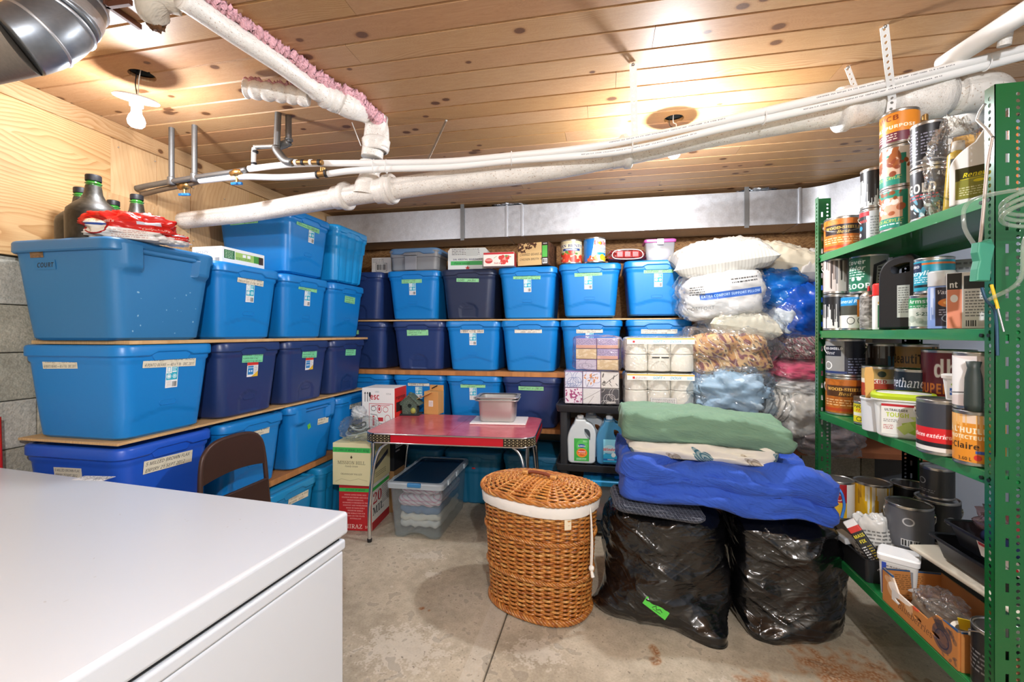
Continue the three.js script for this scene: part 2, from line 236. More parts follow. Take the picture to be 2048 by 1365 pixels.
// ---------- storage bins ----------
const hand = (w, h, bg, lines, size, col = '#2a2a2a') => art(w, h, bg, [['s', 0, 0, w, h, 6, 'rgba(120,110,80,0.10)', 14], ...lines.map((t, i) => ['t', t, w * 0.03, h * (i + 0.55) / lines.length, size ?? h / lines.length * 0.72, col, 'italic ', 'sans-serif', 'left', w * 0.94])]);
const CREAM = '#e6dfc8', GREEN = '#8fdc9c';
const A_STICK = art(100, 170, '#f1f4f4', [['r', 4, 4, 92, 104, '#2fb3cf'], ['r', 4, 4, 44, 52, '#f4f8f8'], ['o', 14, 8, 22, 38, '#2fb3cf', 3], ['r', 52, 12, 36, 8, '#cfeef5'], ['r', 52, 26, 30, 6, '#cfeef5'], ['r', 52, 38, 36, 10, '#f2fbfd'], ['e', 26, 80, 19, 19, '#f2fafa'], ['c', 26, 80, 13, 13, '#2fb3cf', 3], ['e', 73, 80, 17, 17, '#d5f0f6'], ['c', 73, 80, 10, 10, '#2fb3cf', 3], ['l', 8, 114, 40, 6, 8, '#c9b9b4'], ['b', 54, 122, 38, 40]]);
const A_STICKN = art(100, 110, '#f4f4f2', [['r', 0, 0, 100, 26, '#d6312b'], ['r', 6, 30, 52, 64, '#2c86c9'], ['t', 'CONTENANT', 32, 44, 9, '#fff'], ['e', 22, 68, 7, 7, '#e8f3fa'], ['e', 42, 68, 7, 7, '#e8f3fa'], ['l', 64, 32, 30, 7, 8, '#999'], ['p', '#efc22f', 40, 110, 100, 70, 100, 110]]);
const binGeo = new Map();
function binShape(kind) {
  if (binGeo.has(kind)) return binGeo.get(kind);
  const S = { roughneck: { W: 0.25, L: 0.295, H: 0.43 }, navy: { W: 0.25, L: 0.295, H: 0.43 }, old: { W: 0.272, L: 0.30, H: 0.445 }, ribbed: { W: 0.25, L: 0.295, H: 0.44 }, grey: { W: 0.235, L: 0.16, H: 0.2 } }[kind];
  const { W, L, H } = S, bw = kind === 'grey' ? 0.9 : kind === 'old' ? 0.77 : 0.8, bl = 0.84, top = H - 0.022, nR = 40, rings = [];
  const at = (y) => { const t = y / H; return [lerp(W * bw, W - 0.012, Math.pow(t, 0.9)), lerp(L * bl, L - 0.012, Math.pow(t, 0.9))]; };
  const off = (x, y, hw) => { // relief on the end faces
    const q = x / hw; let o = 0;
    if (kind === 'roughneck') { const wv = H * (0.235 + 0.045 * Math.cos(q * 3.0)); o -= 0.005 * (1 - sst(wv - 0.006, wv + 0.002, y)); }
    if (kind === 'navy') { const ax = Math.abs(x) / 0.075, ay = (y - 0.02) / 0.115; const inA = ay > 0 && (ay < 0.55 ? ax < 1 : Math.hypot(ax, (ay - 0.55) / 0.45) < 1); if (inA) o -= 0.006; }
    if (kind === 'old') { const band = sst(0.30, 0.325, y); o += 0.03 * band * (Math.abs(q) < 0.98 ? (Math.abs(q) > 0.52 ? 1 : sst(0.40, 0.418, y)) : 1) * (1 - sst(0.96, 0.99, Math.abs(q))); if (Math.abs(q) > 0.93) o *= 0.4; }
    if (kind === 'ribbed') { const a = Math.abs(q); if ((a > 0.16 && a < 0.3) || (a > 0.62 && a < 0.74)) o -= 0.007; }
    return o;
  };
  for (let j = 0; j <= nR; j++) {
    const y = j === 0 ? 0 : 0.012 + (top - 0.012) * (j - 1) / (nR - 1); let [hw, hl] = at(y); if (j === 0) { hw -= 0.012; hl -= 0.012; }
    if (y > H * 0.83 && kind !== 'old') { hw += 0.005; hl += 0.005; }
    if (kind === 'ribbed' || kind === 'grey') { if (y > H * 0.6) { hw += 0.006; hl += 0.006; } }
    rings.push(rr(hw, hl, kind === 'grey' ? 0.03 : 0.055, y, 5, 22, ([x, yy, z]) => { const fl = clamp((Math.abs(z) - (hl - 0.012)) / 0.012); return [x, yy, z + Math.sign(z) * fl * off(x, yy, hw)]; }));
  }
  const body = crease(loft(rings, true, false), 0.7);
  const lidP = [[-0.018, top - 0.03], [-0.006, top - 0.032], [0, top - 0.026], [0, top + 0.01], [-0.004, H - 0.004], [-0.012, H], [-0.024, H], [-0.032, H - 0.007], [-0.06, H - 0.008], [-0.068, H - 0.003], [-0.2, H - 0.003]];
  const dip = ([x, y, z]) => (y < top && Math.abs(z) > L - 0.03 && Math.abs(x) < 0.1 ? [x, y + 0.017, z] : [x, y, z]);
  const lid = crease(loft(lidP.map(([o, y]) => rr(W + o, L + o, Math.max(0.01, 0.066 + o), y, 6, 10, kind === 'old' ? null : dip)), false, true), 0.7);
  // grip under the lid on each end
  const hs = new THREE.Shape(); const gy = kind === 'old' ? 0.398 : top - 0.028; hs.moveTo(-0.105, gy + 0.012); hs.lineTo(-0.082, gy - 0.022); hs.lineTo(0.082, gy - 0.022); hs.lineTo(0.105, gy + 0.012);
  const grip = new THREE.ExtrudeGeometry(hs, { depth: 0.02, bevelEnabled: true, bevelSize: 0.003, bevelThickness: 0.003, bevelSegments: 2 }).translate(0, 0, L - 0.03);
  const lp = []; for (let i = 0; i < 28; i++) { const a = i / 28 * 6.2832, c = Math.cos(a), s = Math.sin(a); lp.push(V(Math.sign(c) * 0.03 + c * 0.013, s * 0.012, 0)); }
  const ey = kind === 'navy' ? 0.1 : 0.15, emblem = tube(lp, 0.0016, 5, 56, true).translate(0, ey, at(ey)[1] + (kind === 'navy' ? -0.0055 : 0.0005));
  const r = { S, at, off, body, lid, grip, emblem }; binGeo.set(kind, r); return r;
}
function faceSpot(B, x, y, side) { // position and tilt of a paper on the end (+z) or on the side face
  const i = side ? 0 : 1, a = B.at(y)[i], b = B.at(y + 0.02)[i], tilt = Math.atan2(b - a, 0.02);
  return { d: a + 0.0022, tilt };
}
function bin(kind, col, lidCol, pos, turn, label, papers = [], group, rough = 0.34) {
  const B = binShape(kind), o = thing('storage_bin', label, 'storage bin', pos, turn, group), m = M(col, rough, 0, { clearcoat: 0.15, clearcoatRoughness: 0.3 }), ml = M(lidCol, rough, 0, { clearcoat: 0.15, clearcoatRoughness: 0.3 });
  const b = part('body', B.body, m, o); part('lid', B.lid, ml, o);
  if (kind !== 'grey' && kind !== 'old') part('handle', B.grip, m, o);
  if (kind === 'roughneck' || kind === 'navy') part('emblem', B.emblem, M(col, 0.5), b);
  for (const [A, x, y, w, h, roll = 0, side = 0, nm = 'paper_label'] of papers) {
    const s = faceSpot(B, x, y, side), g = sheetGeo(A, w, h);
    g.rotateZ(roll); g.rotateX(s.tilt); if (side) { g.rotateY(side * Math.PI / 2); g.translate(side * s.d, y, x); } else g.translate(x, y, s.d + 0.0035 * (y > B.S.H * 0.83) + 0.001 * (nm === 'label_tape'));
    part(nm, g, PAPER(A), o);
  }
  return o;
}
const BLUE = 0x1182d0, BLUE2 = 0x1182d0, NAVY = 0x243a6e, TURQ = 0x0e86c4, STEEL = 0x2b78b0;
const st = (x = 0, y = 0.285) => [A_STICK, x, y, 0.062, 0.105, 0, 0, 'product_sticker'];
const stn = (x = 0.02, y = 0.275) => [A_STICKN, x, y, 0.085, 0.09, 0, 0, 'product_sticker'];
const lab = (A, x, y, w, h, roll = 0) => [A, x, y, w, h, roll, 0, 'label_tape'];
// left row: ends face the room (+x); local +x of the bin is world -z, so side = 1 would face away and side = -1 faces the camera
{
  const XL = -2.345, E = Math.PI / 2, G1 = 'bins stacked along the plywood wall';
  const a = (n) => hand(300, 54, CREAM, n);
  const aB1 = a(['1 CHICKPEA ——— 12.5 lb   SEALED', '4 PINTO BEANS — 40 x 1 lb   DEC 2011']), aA2 = a(['2 PINTO BEANS  25 lb   SEALED', '2 ROLLED OATS  21 x 1kg   DEC 2011']), aC1 = hand(300, 72, CREAM, ['5 MILLED BROWN FLAX', 'EXPIRY 21 SEPT 2012']), aC2 = a(['5 ROLLED OATS  11-1 kg  SEALED', 'BEST BEFORE     DEC 2011']), aC3 = a(['6 NAVY BEANS   10 kg', 'SEALED NOV 2011']);
  const g1 = (l) => hand(260, 40, GREEN, l), gA3 = g1(['2 POT BARLEY — 10 lb  SEALED MAY 2011', '6 MIXED BEANS — 10 kg']), gA4 = hand(240, 90, GREEN, ['1 SPLIT PEAS 22 kg', '1 SOUP MIX — 20 kg', '1 KIDNEY BEANS 10 kg  DEC 11']), gT1 = g1(['1 PASTA ———— 10 kg  |  SEALED  MAY 12']), gB2 = hand(260, 84, '#7fe0a8', ['4 CORN MEAL — 20 kg SEALED', '4 GREEN PEAS 12 kg', '2 LENTILS 11 kg  DEC 2011']), gB3 = hand(260, 84, '#7fe0a8', ['1 RICE — 40 kg SEALED', '6 BLACK BEANS  12 kg', '3 WHEAT 10 kg  DEC 2011']), gB4 = hand(240, 76, '#7fe0a8', ['1 SUGAR 20 kg SEALED', '4 BROWN RICE 10 kg', '2 SALT  DEC 2011']);
  const court = art(150, 60, '#2b78b0', []); SHEETS[court.k].g.fillStyle = '#17222c';
  // row 1 from the ceiling down: T, A, B, C, D
  bin('roughneck', BLUE2, BLUE2, [XL, 1.846, -2.86], E, 'blue bin with two green tape strips on top of the stack under the drain pipe', [lab(gT1, -0.02, 0.343, 0.25, 0.032, -0.05), st(0.02, 0.29), [gT1, -0.06, 0.345, 0.22, 0.03, 0.03, -1, 'label_tape']], G1);
  bin('ribbed', 0x1798dc, 0x1798dc, [XL + 0.02, 1.846, -3.38], E, 'turquoise blue bin with vertical ribs and no tape on top of the stack', [], G1);
  const A1 = bin('old', STEEL, STEEL, [XL + 0.01, 1.40, -1.78], E, 'large dull blue bin with marker writing and brown tape carrying the dark jugs', [[art(90, 60, '#8a6a4a', [['s', 0, 0, 90, 60, 14, 'rgba(70,50,30,0.2)', 12]]), -0.13, 0.385, 0.075, 0.035, 0, -1, 'brown_tape']], G1, 0.42);
  { // handwritten word on the side
    const A = art(200, 70, '#2b78b0', [['t', 'COURT', 100, 36, 48, '#0c141c', 'bold italic ']]), B = binShape('old'), s = faceSpot(B, -0.09, 0.335, 1), g = sheetGeo(A, 0.12, 0.042, 0.0006); g.rotateX(s.tilt); g.rotateY(-Math.PI / 2); g.translate(-s.d, 0.335, -0.09); part('marker_writing', g, PAPER(A, 0.42), A1);
    const sp = new THREE.CircleGeometry(1, 7); for (let i = 0; i < 15; i++) { const y = 0.03 + rnd() * 0.22, x = (rnd() - 0.5) * 0.38, q = faceSpot(B, x, y, 0), r = 0.0015 + rnd() * 0.003; const c = part('paint_speck', sp, M(0x8fbcd8, 0.6), A1, [x * 0.9, y, q.d - 0.0005], [-q.tilt * -1, 0, rnd() * 3]); c.scale.set(r, r * (0.7 + rnd()), 1); }
  }
  bin('roughneck', BLUE2, BLUE2, [XL, 1.40, -2.31], E, 'blue bin with cream handwritten label carrying the white and green carton', [lab(aA2, 0, 0.345, 0.2, 0.042, -0.04), st(0, 0.27)], G1);
  bin('roughneck', BLUE2, BLUE2, [XL, 1.40, -2.835], E, 'blue bin with light green label above its white sticker, directly under the topmost taped bin', [lab(gA3, 0, 0.35, 0.2, 0.032, -0.05), st(0, 0.28)], G1);
  bin('roughneck', BLUE2, BLUE2, [XL, 1.40, -3.355], E, 'blue bin with a three-line green label and no sticker, under the ribbed turquoise bin', [lab(gA4, 0.02, 0.31, 0.15, 0.055, -0.04)], G1);
  bin('roughneck', BLUE, BLUE, [XL, 0.95, -1.805], E, 'blue bin with long cream labels on two faces under the marker-labelled bin', [lab(aB1, 0.0, 0.345, 0.27, 0.052, -0.03), st(0.01, 0.27), [aB1, -0.06, 0.345, 0.2, 0.045, 0.02, -1, 'label_tape']], G1);
  bin('navy', NAVY, NAVY, [XL, 0.95, -2.325], E, 'navy bin with green label and red sticker beside the cream-labelled blue bin', [lab(gB2, 0, 0.335, 0.16, 0.052, -0.03), stn(0.005, 0.268)], G1);
  bin('navy', NAVY, NAVY, [XL, 0.95, -2.845], E, 'navy bin with green label and red sticker between two other navy bins', [lab(gB3, 0.01, 0.335, 0.16, 0.052, -0.03), stn(0.015, 0.268)], G1);
  bin('navy', NAVY, NAVY, [XL, 0.95, -3.365], E, 'navy bin with green label and no sticker at the inner end of the navy row', [lab(gB4, 0.02, 0.325, 0.15, 0.05, -0.03)], G1);
  const C1 = bin('roughneck', 0x1e58ca, 0x1e58ca, [XL - 0.02, 0.49, -1.82], E, 'violet-blue bin with milled flax labels behind the brown folding chair', [lab(aC1, -0.005, 0.315, 0.25, 0.06, -0.03), [aC1, -0.02, 0.31, 0.16, 0.045, 0.02, -1, 'label_tape']], G1);
  bin('roughneck', BLUE, BLUE2, [XL, 0.49, -2.35], E, 'blue bin with cream label and white sticker behind the chair back', [lab(aC2, 0, 0.345, 0.22, 0.045, -0.04), st(0.01, 0.27)], G1);
  bin('old', BLUE, BLUE2, [XL, 0.49, -2.91], E, 'blue bin with a cream label and a small bright green square on the plank row', [lab(aC3, 0.1, 0.29, 0.13, 0.045, -0.03), [art(40, 40, '#7ad23c', [['t', '5', 20, 22, 22, '#3a7a20']]), -0.06, 0.28, 0.03, 0.035, 0.4, 0, 'green_sticker']], G1);
  bin('roughneck', BLUE, BLUE2, [XL, 0.49, -3.44], E, 'blue bin with cream label beside the boxed coffee carton on the red table', [lab(aC3, 0.02, 0.335, 0.18, 0.045, -0.04), st(0.03, 0.26)], G1);
  bin('roughneck', 0x178bc4, 0x178bc4, [XL + 0.05, 0, -2.62], E, 'turquoise bin on the floor under the plank behind the freezer', [lab(aC2, 0.05, 0.33, 0.2, 0.045, -0.04)], G1);
  bin('ribbed', 0x178bc4, 0x178bc4, [XL + 0.03, 0, -3.18], E, 'turquoise bin on the floor beside the cream wine carton', [], G1);
  // boards under the rows
  const wm = M(0xffffff, 0.6, 0, { map: woodTex(301, 1024, 128, 1.5, 0.3, { light: 0xe2bd88, dark: 0xb98850, knots: 2, spread: 14, contrast: 0.4 }) }), wm2 = M(0xffffff, 0.6, 0, { map: woodTex(302, 1024, 128, 1.5, 0.3, { light: 0xc8894e, dark: 0x8f5527, knots: 4, spread: 16, contrast: 0.5 }) });
  const shelf = (x0, x1, y, z0, z1, th, m, lb, nm = 'shelf_board', ax = 'zx') => solo(nm, uvMetres(box(x1 - x0, th, z1 - z0, 0.002), 1 / 1.5, 1 / 0.3, rnd(), rnd(), ax), m, lb, 'board', [(x0 + x1) / 2, y - th / 2, (z0 + z1) / 2]);
  shelf(-2.62, -2.05, 1.399, -3.63, -1.6, 0.017, wm, 'thin tan board between the upper blue bins and the navy bins by the plywood wall');
  shelf(-2.66, -2.085, 0.949, -3.66, -1.575, 0.012, wm, 'thin tan board under the row of navy bins by the plywood wall');
  shelf(-2.66, -2.09, 0.489, -3.66, -1.7, 0.038, wm2, 'reddish-brown plank above the floor bins by the plywood wall');
  // supports at the wall
  const posts = M(0x8a5c34, 0.7);
  for (const [z, l] of [[-1.75, 'short timber post below the violet-blue bin at the block wall'], [-2.9, 'short timber post at the wall between the turquoise floor bins']]) solo('shelf_post', box(0.06, 0.449, 0.06, 0.003), posts, l, 'post', [-2.66, 0.2255, z]);
  // back stack: ends face the camera (+z)
  const ZB = -3.985, G2 = 'bins stacked along the back wall';
  const X = (k) => -1.665 + 0.514 * k;
  const gl = (l, w = 250) => hand(w, 20 * l.length + 12, '#97dfa0', l), cl = (l) => hand(250, 20 * l.length + 14, '#e9e2d2', l);
  const y1 = 1.555, y2 = 1.11, y3 = 0.641;
  bin('navy', NAVY, NAVY, [X(-1) - 0.02, y1, ZB], 0, 'dark blue bin in the back corner beneath the small white carton', [], G2);
  bin('roughneck', BLUE, BLUE, [X(0), y1, ZB], 0, 'blue bin under the grey tote with a wide green label above its sticker', [lab(gl(['3 POWD. MILK  11 kg   SEALED', '1 TEA BAGS — 12 kg', '2 COFFEE      DEC 10']), -0.005, 0.345, 0.19, 0.048, 0.02), st(0.0, 0.27)], G2);
  bin('navy', 0x26324f, 0x26324f, [X(1) - 0.005, y1, ZB], 0, 'blackish navy bin with one slim green label in the top row by the back wall', [lab(gl(['CLOVES      JAN 2012']), 0, 0.335, 0.2, 0.03, -0.04)], G2, 0.42);
  bin('roughneck', BLUE2, BLUE2, [X(2), y1, ZB + 0.02], 0, 'blue bin with slim green label under the coffee carton', [lab(gl(['2 MILK CHOCOLATE — SEALED 2012', '  BEST BEFORE  APRIL 18 kg']), 0.0, 0.345, 0.23, 0.034, -0.03), st(0.005, 0.275)], G2);
  bin('roughneck', BLUE2, BLUE2, [X(3), y1 + 0.012, ZB + 0.03], 0, 'blue bin with slim green label under the two tall cans', [lab(gl(['2 MEAL POWDER 4 lb  — SEALED 21', '   OATS        NOV 18 2012']), -0.01, 0.345, 0.22, 0.034, 0.03), st(-0.01, 0.275)], G2);
  bin('roughneck', BLUE2, BLUE2, [X(4) + 0.005, y1 + 0.018, ZB + 0.05], 0, 'blue bin with slim green label under the clear box with pink lid', [lab(gl(['2 SOUP BASE      OCT 2012']), 0.01, 0.345, 0.22, 0.03, 0.01), st(0.01, 0.275)], G2);
  bin('navy', NAVY, NAVY, [X(-1) + 0.01, y2, ZB - 0.01], 0, 'navy bin in the back corner on the thick plank', [lab(gl(['1 FLOUR   22 kg', '2 YEAST  5 kg']), -0.08, 0.34, 0.12, 0.05)], G2);
  bin('navy', NAVY, NAVY, [X(0) + 0.05, y2, ZB], 0, 'navy bin with two-line green label on the thick plank', [lab(gl(['1 LENTILS — 22 kg   SEALED', '1 GREEN PEAS  12 kg', '         DEC 2011']), 0, 0.33, 0.2, 0.052, 0.02)], G2);
  bin('roughneck', BLUE2, BLUE2, [X(1) + 0.035, y2, ZB], 0, 'blue bin with cream label and sticker on the thick plank beside the navy bin', [lab(cl(['2 WHEAT — 11 kg   SEALED']), 0, 0.345, 0.21, 0.038, 0), st(0.005, 0.275)], G2);
  bin('roughneck', BLUE2, BLUE2, [X(2) + 0.02, y2, ZB + 0.01], 0, 'blue bin with cream label and no sticker in the middle of the thick plank', [lab(cl(['4 BLACK BEANS 22 kg —  SEALED', '         OATS    DEC 2011']), -0.01, 0.345, 0.23, 0.038, 0)], G2);
  bin('roughneck', BLUE2, BLUE2, [X(3) + 0.01, y2, ZB + 0.03], 0, 'blue bin behind the wrapped tissue boxes', [lab(cl(['2 PINTO — 11 kg   SEALED', '4 RICE       DEC 2011']), -0.01, 0.345, 0.21, 0.038, 0.02), st(-0.01, 0.275)], G2);
  bin('roughneck', BLUE2, BLUE2, [X(4) + 0.02, y2, ZB + 0.05], 0, 'blue bin behind the toilet paper packs', [lab(cl(['1 RICE — 22 kg  1 SUGAR 10 kg SEALED', '2 ROLLED OATS ———— JAN 2012', '1 SPLIT PEAS — 10 kg']), 0.0, 0.345, 0.27, 0.05, 0)], G2);
  bin('roughneck', BLUE, BLUE, [X(-1) + 0.05, y3, ZB], 0, 'blue bin under the thick plank behind the boxed coffee carton', [], G2);
  bin('roughneck', BLUE, BLUE2, [X(0) + 0.06, y3, ZB], 0, 'blue bin under the thick plank behind the birdhouses', [st(0.0, 0.27), lab(cl(['2 CORN — 11 kg']), 0, 0.345, 0.2, 0.03)], G2);
  bin('roughneck', BLUE2, BLUE2, [X(1) + 0.045, y3, ZB + 0.01], 0, 'blue bin with green label under the thick plank, left of the steel pans', [lab(gl(['2 WHITE SUGAR — SEALED 10 kg', '            DEC 2011']), 0.0, 0.345, 0.22, 0.034, 0.02), st(0.0, 0.275)], G2);
  bin('navy', NAVY, NAVY, [X(2) + 0.035, y3, ZB + 0.02], 0, 'navy bin with slim green label under the thick plank behind the steel pans', [lab(gl(['TOMATO SAUCE 24 x  JUNE 2011']), 0.0, 0.335, 0.21, 0.032, 0)], G2);
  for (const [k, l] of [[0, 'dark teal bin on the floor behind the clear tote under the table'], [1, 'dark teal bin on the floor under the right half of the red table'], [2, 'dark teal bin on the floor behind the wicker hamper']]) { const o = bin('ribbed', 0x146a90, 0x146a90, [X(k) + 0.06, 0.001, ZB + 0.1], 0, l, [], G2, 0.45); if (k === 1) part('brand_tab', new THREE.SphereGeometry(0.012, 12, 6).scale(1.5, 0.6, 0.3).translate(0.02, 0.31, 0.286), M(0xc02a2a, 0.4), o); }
  shelf(-2.3, 0.72, 1.553, -4.25, -3.69, 0.012, wm, 'thin tan board under the top row of bins by the back wall', 'shelf_board', 'xz');
  shelf(-2.3, 0.74, 1.109, -4.25, -3.68, 0.038, wm2, 'thick orange-brown plank carrying the middle row of bins by the back wall', 'shelf_plank', 'xz');
  shelf(-2.3, 0.74, 0.64, -4.25, -3.7, 0.038, wm2, 'reddish plank low behind the red table carrying back wall bins', 'shelf_plank', 'xz');
  for (const [x, l] of [[-0.15, 'upright timber post behind the black plastic shelf'], [0.7, 'upright timber post behind the heaped bedding']]) solo('shelf_post', box(0.08, 1.07, 0.04, 0.003), posts, l, 'post', [x - 0.03, 0.536, -4.275]);
}
// ---------- lamps, pipes and ducts under the ceiling ----------
const paintTex = dataTex(512, 512, (px, py, c) => { const x = px / 64, y = py / 64, q = n2(x, y) * 7 + n2(x * 5, y * 5) * 6; let s = n2(x * 9 + 40, y * 9) > 0.78 ? 1 : 0; c[0] = 232 + q - s * 60; c[1] = 227 + q - s * 80; c[2] = 219 + q - s * 95; });
const paintBump = dataTex(256, 256, (px, py, c) => { const x = px / 32, y = py / 32; c[0] = c[1] = c[2] = 128 + n2(x * 2, y * 2) * 60 + n2(x * 9, y * 9) * 40; }, false);
const WHITEP = M(0xffffff, 0.42, 0, { map: paintTex, bumpMap: paintBump, bumpScale: 0.002, clearcoat: 0.3, clearcoatRoughness: 0.3 });
const galvTex = dataTex(512, 512, (px, py, c) => { const x = px / 40, y = py / 40, q = n2(x, y) * 4 + n2(x * 4, y * 4) * 5 + (n2(Math.floor(x * 3) * 7, Math.floor(y * 3) * 5) * 4); c[0] = 196 + q; c[1] = 198 + q; c[2] = 202 + q; });
const galvR = dataTex(256, 256, (px, py, c) => { const x = px / 20, y = py / 20; c[0] = c[2] = 0; c[1] = 112 + n2(x, y) * 12 + n2(x * 5, y * 5) * 14; }, false);
const GALV = M(0xffffff, 1, 0.8, { map: galvTex, roughnessMap: galvR });
const GALVP = M(0xa9a8a4, 0.45, 0.75, { map: galvTex }), BRASS = M(0xb08a55, 0.35, 0.9), STEELM = M(0xb5b3ae, 0.35, 0.9), BLACKR = M(0x15161a, 0.5);
function lamp(L, tilt, label, wires = true) {
  const o = thing('ceiling_lamp', label, 'lamp', L.p, 0, 'bare bulb lamps hanging from the plank ceiling');
  const w = V(...tilt.slice(0, 3)), up = CEIL - L.p[1], por = M(0xf4f3ef, 0.35);
  const inner = new THREE.Group(); inner.name = 'lampholder'; inner.rotation.set(w.x, 0, w.z); o.add(inner);
  part('disc', lathe([[0, 0.105], [0.03, 0.104], [0.078, 0.096], [0.085, 0.09], [0.084, 0.086], [0.06, 0.09], [0.032, 0.086], [0.026, 0.07], [0.025, 0.055], [0.018, 0.053], [0, 0.053]], 48), por, inner);
  part('socket', lathe([[0.0, 0.06], [0.02, 0.06], [0.02, 0.03], [0.016, 0.028]], 24), M(0xdedcd6, 0.4), inner);
  part('bulb', lathe([[0.017, 0.045], [0.019, 0.03], [0.029, 0.012], [0.034, -0.006], [0.031, -0.022], [0.02, -0.034], [0, -0.038]], 32), new THREE.MeshStandardMaterial({ color: 0xffffff, emissive: 0xffffff, emissiveIntensity: 9, roughness: 0.4 }), inner);
  const bx = tilt[3] ?? 0, bz = tilt[4] ?? 0;
  part('junction_box', crease(lathe([[0.0, up + 0.09], [0.056, up + 0.09], [0.056, up + 0.024], [0.053, up + 0.024], [0.053, up + 0.085], [0, up + 0.085]], 8), 0.3).translate(bx, 0, bz), M(0x5c6468, 0.5, 0.7), o);
  part('wire', tube([[bx - 0.02, up + 0.06, bz], [bx - 0.025, up - 0.03, bz + 0.01], [0.0, 0.13, 0.0], [0.005, 0.1, 0]], 0.0022, 6, 24), BLACKR, o);
  part('wire', tube([[bx + 0.0, up + 0.06, bz], [bx - 0.005, up - 0.02, bz + 0.01], [0.012, 0.15, 0.0], [0.008, 0.1, 0]], 0.0022, 6, 24), M(0xe8e4d8, 0.5), o);
}
lamp(LAMPS[0], [0.12, 0, -0.16, 0.02, -0.01], 'lit bare bulb on a white disc holder dangling by wires above the bottles');
lamp(LAMPS[1], [0.05, 0, 0.06, 0, 0], 'lit bare bulb dangling behind the white drain pipe');
lamp(LAMPS[2], [0.0, 0, 0.0, 0, 0], 'lit bare bulb above the open floor by the chest freezer');
// main drain pipe
const pz = (list, z) => list.map(([u, v, zz]) => onZ(u, v, zz ?? z));
function pipe(pts, r, n = 20, seg = 60, r1) { const c = new THREE.CatmullRomCurve3(pts, false, 'catmullrom', 0.5), rings = []; const fr = c.computeFrenetFrames(seg, false);
  for (let i = 0; i <= seg; i++) { const p = c.getPointAt(i / seg), T = fr.tangents[i], A = Math.abs(T.y) > 0.9 ? V(1, 0, 0) : V(0, 1, 0), N = new THREE.Vector3().crossVectors(T, A).normalize(), B = new THREE.Vector3().crossVectors(T, N), rad = typeof r === 'function' ? r(i / seg) : r; const ring = []; for (let k = 0; k < n; k++) { const a = k / n * 6.28318; ring.push([p.x + rad * (N.x * Math.cos(a) + B.x * Math.sin(a)), p.y + rad * (N.y * Math.cos(a) + B.y * Math.sin(a)), p.z + rad * (N.z * Math.cos(a) + B.z * Math.sin(a))]); } rings.push(ring); }
  const len = c.getLength(); return loft(rings, true, true, (p, i, j) => [i / n * 0.5, j / seg * len]); }
function hub(p, dir, prof, n = 28) { const g = lathe(prof, n); g.applyQuaternion(new THREE.Quaternion().setFromUnitVectors(V(0, 1, 0), dir.clone().normalize())); return g.translate(p.x, p.y, p.z); }
